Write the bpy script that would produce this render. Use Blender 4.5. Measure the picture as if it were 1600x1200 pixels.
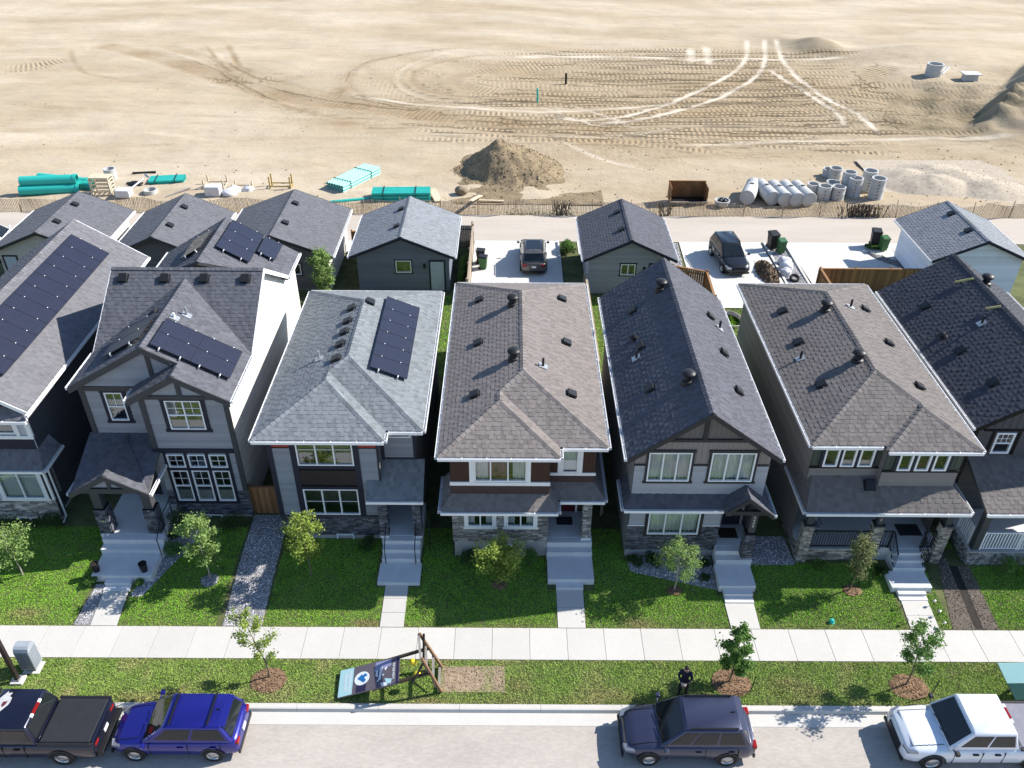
import bpy, bmesh, math, random
import numpy as np
from mathutils import Vector, Matrix, noise
random.seed(7)
rnd = random.Random(11)
SC = bpy.context.scene
COL = SC.collection
for _o in list(bpy.data.objects):
    bpy.data.objects.remove(_o)

# ------------------------------------------------------------------ camera
CAM_H = 27.6
def make_camera():
    th, yaw, roll, fpx = math.radians(35.051), math.radians(0.168), math.radians(0.432), 1325.6
    f = Vector((math.sin(yaw)*math.cos(th), math.cos(yaw)*math.cos(th), -math.sin(th)))
    r = Vector((math.cos(yaw), -math.sin(yaw), 0)); u = r.cross(f)
    r2 = r*math.cos(roll)+u*math.sin(roll); u2 = -r*math.sin(roll)+u*math.cos(roll)
    cd = bpy.data.cameras.new('camera'); co = bpy.data.objects.new('camera', cd); COL.objects.link(co)
    m = Matrix(((r2.x, u2.x, -f.x, 0), (r2.y, u2.y, -f.y, 0), (r2.z, u2.z, -f.z, CAM_H), (0, 0, 0, 1)))
    co.matrix_world = m
    cd.sensor_fit = 'HORIZONTAL'; cd.sensor_width = 36.0; cd.lens = 36.0*fpx/1600.0
    cd.clip_start = 0.5; cd.clip_end = 2500
    SC.camera = co
make_camera()

# ------------------------------------------------------------------ sky, sun, exposure
SUN = Vector((0.763, 0.228, 0.605)).normalized()      # direction towards the sun
wd = bpy.data.worlds.new('World'); SC.world = wd; wd.use_nodes = True
_nt = wd.node_tree; _nt.nodes.clear()
_sky = _nt.nodes.new('ShaderNodeTexSky'); _sky.sky_type = 'NISHITA'; _sky.sun_disc = False
_sky.sun_elevation = math.asin(SUN.z); _sky.sun_rotation = math.atan2(SUN.x, SUN.y)
_sky.air_density = 1.0; _sky.dust_density = 0.3; _sky.ozone_density = 3.5
_bg = _nt.nodes.new('ShaderNodeBackground'); _bg.inputs['Strength'].default_value = 0.108
_out = _nt.nodes.new('ShaderNodeOutputWorld')
_nt.links.new(_sky.outputs[0], _bg.inputs[0]); _nt.links.new(_bg.outputs[0], _out.inputs[0])
_sl = bpy.data.lights.new('sun', 'SUN'); _sl.energy = 4.6; _sl.angle = math.radians(0.53); _sl.color = (1.0, 0.955, 0.88)
_so = bpy.data.objects.new('sun', _sl); COL.objects.link(_so); _so.location = (60, 20, 60)
_so.rotation_euler = (-SUN).to_track_quat('-Z', 'Y').to_euler()
SC.view_settings.view_transform = 'Standard'; SC.view_settings.look = 'None'
SC.view_settings.gamma = 1.0; SC.view_settings.use_curve_mapping = False
SC.view_settings.exposure = 0.88
try:
    SC.cycles.max_bounces = 4; SC.cycles.diffuse_bounces = 2; SC.cycles.glossy_bounces = 2; SC.cycles.transparent_max_bounces = 6
except Exception:
    pass

# ------------------------------------------------------------------ materials
MATS = {}
def mat(name, col, rough=0.8, var=0.12, vscale=3.0, bump=0.0, bscale=60.0, metallic=0.0, tint=False, spec=0.3,
        fine=0.0, fscale=120.0, col2=None, coat=0.0, stretch=None, objvar=0.0):
    if name in MATS: return MATS[name]
    m = bpy.data.materials.new(name); m.use_nodes = True; MATS[name] = m
    nt = m.node_tree; N = nt.nodes; L = nt.links
    b = N['Principled BSDF']
    b.inputs['Roughness'].default_value = rough; b.inputs['Metallic'].default_value = metallic
    b.inputs['Specular IOR Level'].default_value = spec
    if coat: b.inputs['Coat Weight'].default_value = coat; b.inputs['Coat Roughness'].default_value = 0.05
    if var == 0 and not tint and not bump:
        b.inputs['Base Color'].default_value = (*col, 1); return m
    g = N.new('ShaderNodeNewGeometry'); pos = g.outputs['Position']
    if stretch:
        mp = N.new('ShaderNodeMapping'); mp.inputs['Scale'].default_value = stretch
        L.new(pos, mp.inputs['Vector']); pos = mp.outputs[0]
    n1 = N.new('ShaderNodeTexNoise'); n1.inputs['Scale'].default_value = vscale; n1.inputs['Detail'].default_value = 5
    n1.inputs['Roughness'].default_value = 0.65
    L.new(pos, n1.inputs['Vector'])
    r = N.new('ShaderNodeMapRange'); r.inputs['From Min'].default_value = 0.3; r.inputs['From Max'].default_value = 0.7
    r.inputs['To Min'].default_value = 0.0; r.inputs['To Max'].default_value = 1.0
    L.new(n1.outputs['Fac'], r.inputs['Value'])
    mx = N.new('ShaderNodeMix'); mx.data_type = 'RGBA'
    ca = tuple(c*(1-var) for c in col); cb = tuple(min(1, c*(1+var)) for c in col) if col2 is None else col2
    mx.inputs[6].default_value = (*ca, 1); mx.inputs[7].default_value = (*cb, 1)
    L.new(r.outputs[0], mx.inputs[0]); cur = mx.outputs[2]
    if fine:
        n2 = N.new('ShaderNodeTexNoise'); n2.inputs['Scale'].default_value = fscale; n2.inputs['Detail'].default_value = 3
        L.new(pos, n2.inputs['Vector'])
        r2 = N.new('ShaderNodeMapRange'); r2.inputs['From Min'].default_value = 0.3; r2.inputs['From Max'].default_value = 0.7
        r2.inputs['To Min'].default_value = 1-fine; r2.inputs['To Max'].default_value = 1+fine
        L.new(n2.outputs['Fac'], r2.inputs['Value'])
        v = N.new('ShaderNodeVectorMath'); v.operation = 'SCALE'
        L.new(cur, v.inputs[0]); L.new(r2.outputs[0], v.inputs['Scale']); cur = v.outputs[0]
    if objvar:
        oi = N.new('ShaderNodeObjectInfo'); r4 = N.new('ShaderNodeMapRange'); r4.inputs['To Min'].default_value = 1-objvar; r4.inputs['To Max'].default_value = 1+objvar
        L.new(oi.outputs['Random'], r4.inputs['Value']); v = N.new('ShaderNodeVectorMath'); v.operation = 'SCALE'; L.new(cur, v.inputs[0]); L.new(r4.outputs[0], v.inputs['Scale']); cur = v.outputs[0]
    if tint:
        a = N.new('ShaderNodeAttribute'); a.attribute_name = 'tint'
        v = N.new('ShaderNodeVectorMath'); v.operation = 'SCALE'
        L.new(cur, v.inputs[0]); L.new(a.outputs['Fac'], v.inputs['Scale']); cur = v.outputs[0]
    L.new(cur, b.inputs['Base Color'])
    if bump:
        n3 = N.new('ShaderNodeTexNoise'); n3.inputs['Scale'].default_value = bscale; n3.inputs['Detail'].default_value = 4
        L.new(pos, n3.inputs['Vector'])
        bp = N.new('ShaderNodeBump'); bp.inputs['Strength'].default_value = bump; bp.inputs['Distance'].default_value = 0.02
        L.new(n3.outputs['Fac'], bp.inputs['Height']); L.new(bp.outputs[0], b.inputs['Normal'])
    return m

def glass_mat(name, tintc=(0.75, 0.82, 0.8), refl=0.30, gcol=(0.9, 0.95, 1.0)):
    m = bpy.data.materials.new(name); m.use_nodes = True; MATS[name] = m
    nt = m.node_tree; N = nt.nodes; L = nt.links; N.clear()
    o = N.new('ShaderNodeOutputMaterial'); t = N.new('ShaderNodeBsdfTransparent'); t.inputs[0].default_value = (*tintc, 1)
    g = N.new('ShaderNodeBsdfGlossy'); g.inputs['Roughness'].default_value = 0.02; g.inputs['Color'].default_value = (*gcol, 1)
    lw = N.new('ShaderNodeLayerWeight'); lw.inputs['Blend'].default_value = 0.35
    mr = N.new('ShaderNodeMapRange'); mr.inputs['To Min'].default_value = refl; mr.inputs['To Max'].default_value = 0.95
    L.new(lw.outputs['Fresnel'], mr.inputs['Value'])
    mx = N.new('ShaderNodeMixShader'); L.new(mr.outputs[0], mx.inputs[0]); L.new(t.outputs[0], mx.inputs[1]); L.new(g.outputs[0], mx.inputs[2])
    L.new(mx.outputs[0], o.inputs[0]); return m

GLASS = glass_mat('window_glass', (0.86, 0.92, 0.92), 0.13)
CARGLASS = glass_mat('car_glass', (0.12, 0.14, 0.15), 0.10)

# ------------------------------------------------------------------ mesh builder
WM = {}          # object -> world matrix at build time
def vsub(a, b): return (a[0]-b[0], a[1]-b[1], a[2]-b[2])
class MB:
    def __init__(s): s.v = []; s.f = []; s.t = []; s.m = []
    def add(s, vs, fs, t=1.0, m=0):
        k = len(s.v); s.v += [tuple(p) for p in vs]; s.f += [tuple(i+k for i in q) for q in fs]
        s.t += [t]*len(fs); s.m += [m]*len(fs); return s
    def box(s, x0, x1, y0, y1, z0, z1, t=1.0, m=0):
        vs = [(x0,y0,z0),(x1,y0,z0),(x1,y1,z0),(x0,y1,z0),(x0,y0,z1),(x1,y0,z1),(x1,y1,z1),(x0,y1,z1)]
        return s.add(vs, [(0,3,2,1),(4,5,6,7),(0,1,5,4),(1,2,6,5),(2,3,7,6),(3,0,4,7)], t, m)
    def poly(s, pts, t=1.0, m=0): return s.add(pts, [tuple(range(len(pts)))], t, m)
    def prism(s, pts, d, t=1.0, m=0):
        n = len(pts); q = [(p[0]+d[0], p[1]+d[1], p[2]+d[2]) for p in pts]
        fs = [tuple(range(n))[::-1], tuple(range(n, 2*n))]+[(i, (i+1) % n, n+(i+1) % n, n+i) for i in range(n)]
        return s.add(list(pts)+q, fs, t, m)
    def bar(s, p, q, w, h, t=1.0, m=0, up=(0,0,1)):
        p = Vector(p); q = Vector(q); d = (q-p).normalized(); u = Vector(up)
        if abs(d.dot(u)) > 0.98: u = Vector((0,1,0))
        a = d.cross(u).normalized(); b = a.cross(d).normalized(); a *= w/2; b *= h/2
        vs = [p-a-b, p+a-b, p+a+b, p-a+b, q-a-b, q+a-b, q+a+b, q-a+b]
        return s.add(vs, [(0,1,2,3),(7,6,5,4),(0,4,5,1),(1,5,6,2),(2,6,7,3),(3,7,4,0)], t, m)
    def tube(s, pts, rad, n=8, cap=True, t=1.0, m=0):
        pts = [Vector(p) for p in pts]; k = len(s.v)
        rs = rad if isinstance(rad, (list, tuple)) else [rad]*len(pts)
        for i, p in enumerate(pts):
            d = (pts[min(i+1, len(pts)-1)]-pts[max(i-1, 0)]).normalized()
            u = Vector((0,0,1)) if abs(d.z) < 0.9 else Vector((1,0,0))
            a = d.cross(u).normalized(); b = a.cross(d)
            for j in range(n):
                c = math.cos(2*math.pi*j/n)*rs[i]; e = math.sin(2*math.pi*j/n)*rs[i]
                s.v.append(tuple(p+a*c+b*e))
        nf = 0
        for i in range(len(pts)-1):
            for j in range(n):
                s.f.append((k+i*n+j, k+i*n+(j+1) % n, k+(i+1)*n+(j+1) % n, k+(i+1)*n+j)); nf += 1
        if cap:
            s.f.append(tuple(k+j for j in range(n))[::-1]); s.f.append(tuple(k+(len(pts)-1)*n+j for j in range(n))); nf += 2
        s.t += [t]*nf; s.m += [m]*nf; return s
    def lathe(s, prof, c, n=16, t=1.0, m=0, M=None):
        k = len(s.v)
        for r, z in prof:
            for j in range(n):
                a = 2*math.pi*j/n; p = Vector((r*math.cos(a), r*math.sin(a), z))
                if M is not None: p = M @ p
                s.v.append((p.x+c[0], p.y+c[1], p.z+c[2]))
        nf = 0
        for i in range(len(prof)-1):
            for j in range(n):
                s.f.append((k+i*n+j, k+i*n+(j+1) % n, k+(i+1)*n+(j+1) % n, k+(i+1)*n+j)); nf += 1
        s.t += [t]*nf; s.m += [m]*nf; return s
    def build(s, name, material, parent=None, smooth=False, bevel=0.0, tint=False, auto=None, sub=0):
        if not s.v: return None
        vs = np.array(s.v, dtype=float); lo = vs.min(0); hi = vs.max(0)
        c = ((lo[0]+hi[0])/2, (lo[1]+hi[1])/2, lo[2])
        vs = vs-np.array(c)
        me = bpy.data.meshes.new(name); me.from_pydata(vs.tolist(), [], s.f)
        if isinstance(material, (list, tuple)):
            for q in material: me.materials.append(q)
            me.polygons.foreach_set('material_index', s.m)
        else: me.materials.append(material)
        if tint:
            at = me.attributes.new('tint', 'FLOAT', 'FACE'); at.data.foreach_set('value', s.t)
        if smooth: me.polygons.foreach_set('use_smooth', [True]*len(me.polygons))
        me.update()
        o = bpy.data.objects.new(name, me); COL.objects.link(o)
        place(o, Matrix.Translation(c), parent)
        if bevel:
            md = o.modifiers.new('bevel', 'BEVEL'); md.width = bevel; md.segments = 2; md.limit_method = 'ANGLE'; md.angle_limit = 0.6
        if sub:
            md = o.modifiers.new('sub', 'SUBSURF'); md.levels = sub; md.render_levels = sub
        if auto: 
            me.polygons.foreach_set('use_smooth', [True]*len(me.polygons)); me.set_sharp_from_angle(angle=auto)
        return o
def place(o, w, parent=None):
    if parent is not None:
        o.parent = parent; o.matrix_basis = WM[parent].inverted() @ w
    else: o.matrix_basis = w
    WM[o] = w.copy()
def tag(o, label, cat, group=None):
    o['label'] = label; o['category'] = cat
    if group: o['group'] = group
    return o
def struct(o, kind='structure'): o['kind'] = kind; return o
def thing(name, label, cat, loc=(0,0,0), group=None):
    o = bpy.data.objects.new(name, None); COL.objects.link(o); o.empty_display_size = 0.3
    place(o, Matrix.Translation(loc)); return tag(o, label, cat, group)
def copy_tree(o, w=None, parent=None, **kw):
    c = o.copy(); COL.objects.link(c); c.parent = parent
    if w is not None: c.matrix_basis = w
    WM[c] = c.matrix_basis.copy()
    for k, v in kw.items(): c[k] = v
    for ch in o.children: copy_tree(ch, None, c)
    return c
def moved(o, loc, rz=0.0, rx=0.0, ry=0.0, sc=1.0):
    o.matrix_basis = Matrix.Translation(loc) @ Matrix.Rotation(rz, 4, 'Z') @ Matrix.Rotation(ry, 4, 'Y') @ Matrix.Rotation(rx, 4, 'X') @ Matrix.Scale(sc, 4)
    WM[o] = o.matrix_basis.copy(); return o
def text_part(s, name, size, material, parent, M, align='CENTER', depth=0.004):
    cu = bpy.data.curves.new('t', 'FONT'); cu.body = s; cu.size = size; cu.align_x = align; cu.align_y = 'CENTER'; cu.extrude = depth
    t = bpy.data.objects.new('t', cu); COL.objects.link(t)
    dg = bpy.context.evaluated_depsgraph_get(); me = bpy.data.meshes.new_from_object(t.evaluated_get(dg))
    bpy.data.objects.remove(t)
    me.materials.clear(); me.materials.append(material)
    o = bpy.data.objects.new(name, me); COL.objects.link(o); place(o, M, parent); return o

# ------------------------------------------------------------------ shared materials
white = mat('white_paint', (0.78, 0.78, 0.77), 0.45, 0.04)
gutterm = mat('white_gutter_metal', (0.80, 0.80, 0.80), 0.4, 0.05)
vinyl = mat('white_vinyl', (0.80, 0.81, 0.82), 0.35, 0.02)
black_plastic = mat('black_plastic', (0.018, 0.018, 0.02), 0.45, 0.1)
black_metal = mat('black_metal', (0.02, 0.02, 0.022), 0.4, 0.1, metallic=0.3)
galv = mat('galvanised_metal', (0.45, 0.46, 0.47), 0.4, 0.15, metallic=0.6)
concrete = mat('concrete', (0.52, 0.50, 0.465), 0.9, 0.035, 0.7, 0.12, 90, fine=0.04, fscale=14, objvar=0.03)
concrete_new = mat('driveway_concrete', (0.58, 0.565, 0.53), 0.9, 0.08, 0.5, 0.12, 80, fine=0.05, fscale=9)
precast = mat('precast_concrete', (0.47, 0.47, 0.46), 0.85, 0.12, 2.0, 0.2, 60, fine=0.06)
found = mat('foundation_parging', (0.36, 0.355, 0.35), 0.9, 0.08, 2.0, 0.2, 60)
steps_m = mat('step_concrete', (0.63, 0.63, 0.63), 0.9, 0.06, 2.0, 0.15, 90, fine=0.06, fscale=60)
lane_m = mat('lane_surface', (0.46, 0.405, 0.345), 0.95, 0.08, 0.35, 0.2, 40, fine=0.05, fscale=12, stretch=(0.3, 1.6, 1))
road_m = mat('road_asphalt_dusty', (0.41, 0.37, 0.33), 0.95, 0.10, 0.45, 0.2, 60, fine=0.09, fscale=11, stretch=(0.5, 1.3, 1))
cedar = mat('cedar_boards', (0.28, 0.145, 0.065), 0.8, 0.2, 4.0, 0.1, 60, tint=True, fine=0.1, fscale=40, stretch=(6, 6, 0.6))
weathered = mat('weathered_boards', (0.36, 0.29, 0.21), 0.85, 0.2, 4.0, 0.1, 60, tint=True, fine=0.1, fscale=40, stretch=(6, 6, 0.6))
greywood = mat('grey_stained_boards', (0.12, 0.115, 0.11), 0.85, 0.2, 4.0, tint=True, fine=0.1, fscale=40, stretch=(6, 6, 0.6))
lumber = mat('lumber', (0.50, 0.37, 0.22), 0.8, 0.15, 4.0, fine=0.1, fscale=30)
paletree = mat('pale_lumber', (0.60, 0.50, 0.36), 0.8, 0.15, 4.0, fine=0.1, fscale=30)
rust = mat('rusty_steel', (0.22, 0.11, 0.045), 0.8, 0.35, 1.6, 0.2, 40, fine=0.15, fscale=12)
pvc = mat('teal_pvc', (0.03, 0.42, 0.36), 0.4, 0.06, 1.0)
pvc_pale = mat('pale_teal_pvc', (0.26, 0.60, 0.55), 0.4, 0.08, 1.0)
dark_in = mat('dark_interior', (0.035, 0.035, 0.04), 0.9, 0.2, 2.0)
room_m = mat('room_interior', (0.16, 0.15, 0.14), 0.9, 0.25, 1.2)
curtain_m = mat('curtain_fabric', (0.80, 0.80, 0.78), 0.9, 0.1, 3.0)
blind_m = mat('blind_slats', (0.80, 0.80, 0.80), 0.6, 0.05)
gravel_m = mat('grey_gravel', (0.32, 0.31, 0.315), 0.9, 0.35, 16.0, 0.6, 60, tint=True, fine=0.4, fscale=45)
numm = mat('number_metal', (0.7, 0.7, 0.7), 0.3, 0.02, metallic=0.5)
# ================================================================== building helpers
def clip_rect(poly, a0, a1, b0, b1):
    def half(pts, f):
        out = []
        for i in range(len(pts)):
            p = pts[i]; q = pts[(i+1) % len(pts)]; dp = f(p); dq = f(q)
            if dp >= 0: out.append(p)
            if (dp >= 0) != (dq >= 0):
                t = dp/(dp-dq); out.append((p[0]+(q[0]-p[0])*t, p[1]+(q[1]-p[1])*t))
        return out
    for f in (lambda p: p[0]-a0, lambda p: a1-p[0], lambda p: p[1]-b0, lambda p: b1-p[1]):
        if len(poly) < 3: return []
        poly = half(poly, f)
    return poly
def parea(p): return abs(sum(p[i][0]*p[(i+1) % len(p)][1]-p[(i+1) % len(p)][0]*p[i][1] for i in range(len(p))))/2
def plane_basis(pts):
    P = [Vector(p) for p in pts]; n = Vector((0,0,0))
    for i in range(len(P)): n += (P[i]-P[0]).cross(P[(i+1) % len(P)]-P[0])
    n.normalize()
    if n.z < 0: n = -n
    u = Vector((0,0,1)).cross(n).normalized(); v = n.cross(u).normalized()
    return P[0], u, v, n
TAB_MESH = {}; TINTS = (0.84, 0.94, 1.0, 1.04, 1.10)
def tab_mesh(material, w, e, hb, ti):
    key = (material.name, w, e, hb, ti)
    if key in TAB_MESH: return TAB_MESH[key]
    h2 = hb*0.2
    vs = [(0,0,0),(w,0,0),(w,e,0),(0,e,0),(0,0,hb),(w,0,hb),(w,e,h2),(0,e,h2)]
    fs = [(4,5,6,7),(0,1,5,4),(1,2,6,5),(2,3,7,6),(3,0,4,7)]
    me = bpy.data.meshes.new('shingle'); me.from_pydata(vs, [], fs); me.materials.append(material)
    at = me.attributes.new('tint', 'FLOAT', 'FACE'); at.data.foreach_set('value', [TINTS[ti]]*len(fs))
    TAB_MESH[key] = me; return me
def shingles(par, polys, material, expo=0.20, single=0, widths=(0.15, 0.17, 0.20), contrast=1.0):
    mb = MB(); cand = []; camp = Vector((0, 0, CAM_H)); pid = 0
    for pts in polys:
        o, u, v, n = plane_basis(pts); pid += 1
        p2 = [((Vector(p)-o).dot(u), (Vector(p)-o).dot(v)) for p in pts]
        u0 = min(p[0] for p in p2); u1 = max(p[0] for p in p2); v0 = min(p[1] for p in p2); v1 = max(p[1] for p in p2)
        nr = int(math.ceil((v1-v0)/expo))
        for k in range(nr):
            va = v0+k*expo; vb = va+expo; uu = u0-rnd.random()*0.4; par_ = k
            while uu < u1:
                w = rnd.choice(widths); par_ += 1 if rnd.random() > 0.12 else 2; hb = 0.016 if par_ % 2 else 0.005; ti = rnd.randrange(5)
                q = clip_rect(p2, uu, uu+w, va, vb)
                if len(q) >= 3 and parea(q) > 0.0008:
                    full = parea(q) > w*expo*0.999
                    c = o+u*(uu+w/2)+v*(va+expo/2)
                    vd = camp-c; score = max(0, n.dot(vd.normalized()))/vd.length_squared
                    cand.append((score if full else -1, uu, va, w, hb, ti, q, o, u, v, n))
                uu += w
    cand.sort(key=lambda c: -c[0])
    for i, (sc_, uu, va, w, hb, ti, q, o, u, v, n) in enumerate(cand):
        if i < single and sc_ > 0:
            ob = bpy.data.objects.new('shingle', tab_mesh(material, w, expo, hb, ti)); COL.objects.link(ob)
            p = o+u*uu+v*va+n*0.002
            place(ob, Matrix(((u.x, v.x, n.x, p.x), (u.y, v.y, n.y, p.y), (u.z, v.z, n.z, p.z), (0, 0, 0, 1))), par)
        else:
            m = len(q); bot = [o+u*a+v*b+n*0.002 for a, b in q]
            top = [o+u*a+v*b+n*(0.002+hb*(1-0.8*(b-va)/expo)) for a, b in q]
            fs = [tuple(range(m, 2*m))]+[(j, (j+1) % m, m+(j+1) % m, m+j) for j in range(m)]
            mb.add(bot+top, fs, 1+(TINTS[ti]-1)*contrast)
    so = mb.build('shingles', material, par, tint=True); so['kind'] = 'stuff'
    return so
def deck(par, polys, material, th=0.16, name='roof'):
    mb = MB()
    for pts in polys:
        o, u, v, n = plane_basis(pts)
        P = [Vector(p) for p in pts]
        nn = (P[1]-P[0]).cross(P[2]-P[1])
        if nn.z < 0: P = P[::-1]
        mb.prism([tuple(p-Vector((0,0,th))) for p in P], (0, 0, th-0.001))
    return mb.build(name, material, par)
def caps(par, lines, material, k=0.45, w=0.14, step=0.24):
    mb = MB()
    for p, q in lines:
        p = Vector(p); q = Vector(q)
        if p.z > q.z: p, q = q, p
        d = q-p; ln = d.length; d.normalize(); a = d.cross(Vector((0,0,1))).normalized(); n = max(1, int(ln/step))
        for i in range(n):
            c0 = p+d*(ln*i/n); c1 = p+d*(ln*(i+1.15)/n if i < n-1 else ln); up = Vector((0,0,1)); t = 0.80+0.4*rnd.random()
            l0 = c0+a*w+up*(0.045-w*k); r0 = c0-a*w+up*(0.045-w*k); m0 = c0+up*0.05
            l1 = c1+a*w+up*(0.028-w*k); r1 = c1-a*w+up*(0.028-w*k); m1 = c1+up*0.033
            dn = up*-0.03
            mb.add([l0, m0, r0, l1, m1, r1, l0+dn, m0+dn, r0+dn], [(0,1,4,3),(1,2,5,4),(0,6,7,1),(1,7,8,2)], t)
    o = mb.build('ridge_caps', material, par, tint=True); o['kind'] = 'stuff'; return o
def gutter(par, p, q, out, material=None):
    """open gutter along an eave; out = outward unit vector (x,y)"""
    p = Vector(p); q = Vector(q); o = Vector((out[0], out[1], 0)); mb = MB(); up = Vector((0,0,1))
    def slab(a, b, h0, h1):
        pts = [p+o*a+up*h0, p+o*b+up*h0, p+o*b+up*h1, p+o*a+up*h1]
        mb.prism([tuple(x) for x in pts], tuple(q-p))
    slab(0.004, 0.10, -0.13, -0.115); slab(0.10, 0.122, -0.13, -0.005); slab(0.004, 0.016, -0.115, -0.02)
    n = max(1, int((q-p).length/0.9))
    for i in range(n+1):
        c = p+(q-p)*(i/n if n else 0); d = (q-p).normalized()*0.02
        c = c+d if i == 0 else (c-d if i == n else c)
        mb.bar(c+o*0.012+up*-0.012, c+o*0.112+up*-0.012, 0.03, 0.012)
    return mb.build('gutter', material or gutterm, par)
def free_intervals(x0, x1, z0, z1, holes):
    zm = (z0+z1)/2; iv = [(x0, x1)]
    for h in holes:
        if h[2] < zm < h[3]:
            nv = []
            for a, b in iv:
                if h[1] <= a or h[0] >= b: nv.append((a, b)); continue
                if h[0] > a: nv.append((a, h[0]))
                if h[1] < b: nv.append((h[1], b))
            iv = nv
    return iv
def wall(par, material, face, c, a0, a1, z0, z1, holes=(), pitch=0.17, style='lap', name='wall', top=None, part=True, off=0.0):
    """vertical wall: face '-Y','+Y','+X','-X' at constant coordinate c, running a0..a1; top(a)->z optional gable limit"""
    s = {'-Y': -1, '+X': 1, '-X': -1, '+Y': 1}[face]
    def P(a, z, d):
        return (a, c+s*d, z) if face in ('-Y', '+Y') else (c+s*d, a, z)
    mb = MB(); flip = (face in ('-X', '+Y'))
    def quad(a, b, za, zb, da, db, t):
        if top:
            pts = clip_rect(top, a, b, za, zb)
            if len(pts) < 3: return
            pts = [P(x, z, da+(db-da)*(z-za)/max(1e-6, zb-za)) for x, z in pts]
        else: pts = [P(a, za, da), P(b, za, da), P(b, zb, db), P(a, zb, db)]
        mb.poly(pts[::-1] if flip else pts, t)
    cuts = sorted(set([z0, z1]+[h[2] for h in holes if z0 < h[2] < z1]+[h[3] for h in holes if z0 < h[3] < z1]))
    if style == 'lap':
        k = int(math.floor(z0/pitch))
        while k*pitch < z1:
            za = max(z0, k*pitch); zb = min(z1, (k+1)*pitch)
            zs = [za]+[q for q in cuts if za < q < zb]+[zb]; t = 0.90+0.20*rnd.random()
            for i in range(len(zs)-1):
                for a, b in free_intervals(a0, a1, zs[i], zs[i+1], holes):
                    f = lambda z: off+0.03*(1-(z-k*pitch)/pitch)
                    quad(a, b, zs[i], zs[i+1], f(zs[i]), f(zs[i+1]), t)
                    if i == 0 and not top:
                        pts = [P(a, za, off+0.0), P(b, za, off+0.0), P(b, za, f(za)), P(a, za, f(za))]; mb.poly(pts[::-1] if flip else pts, t)
            k += 1
    else:
        for i in range(len(cuts)-1):
            for a, b in free_intervals(a0, a1, cuts[i], cuts[i+1], holes):
                quad(a, b, cuts[i], cuts[i+1], off, off, 1.0)
        if style == 'batten':
            x = a0+0.02
            while x < a1:
                for i in range(len(cuts)-1):
                    for a, b in free_intervals(a0, a1, cuts[i], cuts[i+1], holes):
                        if a <= x and x+0.03 <= b:
                            quad(x, x+0.03, cuts[i], cuts[i+1], off+0.02, off+0.02, 1.1)
                            for e, g in ((x, -1), (x+0.03, 1)):
                                zt = cuts[i+1]
                                if top:
                                    pp = clip_rect(top, e-0.001, e+0.001, cuts[i], cuts[i+1])
                                    if len(pp) < 3: continue
                                    zt = max(q[1] for q in pp)
                                mb.poly([P(e, cuts[i], off), P(e, cuts[i], off+0.02), P(e, zt, off+0.02), P(e, zt, off)], 1.0)
                x += pitch
    return mb.build(name, material, par, tint=True)
def trim(par, material, boxes, name='trim'):
    for b in boxes: o = MB().box(*b).build(name, material, par)
    return o
def stones(par, material, face, c, a0, a1, z0, z1, holes=(), hmin=0.05, hmax=0.11, lmin=0.12, lmax=0.42, name='stone_cladding', proud=0.05):
    s = {'-Y': -1, '+X': 1, '-X': -1, '+Y': 1}[face]; mb = MB(); z = z0
    def bx(a, b, za, zb, d, t):
        if face in ('-Y', '+Y'): mb.box(a, b, min(c, c+s*d), max(c, c+s*d), za, zb, t)
        else: mb.box(min(c, c+s*d), max(c, c+s*d), a, b, za, zb, t)
    while z < z1-0.01:
        h = min(z1-z, rnd.uniform(hmin, hmax))
        for a, b in free_intervals(a0, a1, z, z+h, holes):
            x = a
            while x < b-0.005:
                l = min(b-x, rnd.uniform(lmin, lmax))
                if b-x-l < 0.06: l = b-x
                bx(x+0.004, x+l-0.004, z+0.004, z+h-0.004, rnd.uniform(0.02, proud), rnd.choice((0.5, 0.7, 0.85, 1.0, 1.15, 1.4, 1.75))*rnd.uniform(0.9, 1.1))
                x += l
        z += h
    o = mb.build(name, material, par, tint=True); o['kind'] = 'stuff'; return o
def curtain(par, x0, x1, z0, z1, Y, material=None, name='curtain'):
    mb = MB(); n = max(6, int((x1-x0)/0.05)); pts = []
    for i in range(n+1):
        x = x0+(x1-x0)*i/n; y = Y+0.035*math.sin(i*1.9)+0.01*math.sin(i*0.7); pts.append((x, y))
    vs = [(x, y, z0) for x, y in pts]+[(x, y, z1) for x, y in pts]
    mb.add(vs, [(i, i+1, n+2+i, n+1+i) for i in range(n)])
    return mb.build(name, material or curtain_m, par, smooth=True)
def blind(par, x0, x1, z0, z1, Y):
    mb = MB(); z = z0
    while z < z1: mb.add([(x0,Y,z),(x1,Y,z),(x1,Y+0.03,z+0.045),(x0,Y+0.03,z+0.045)], [(0,1,2,3)]); z += 0.055
    return mb.build('blind', blind_m, par)
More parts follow.
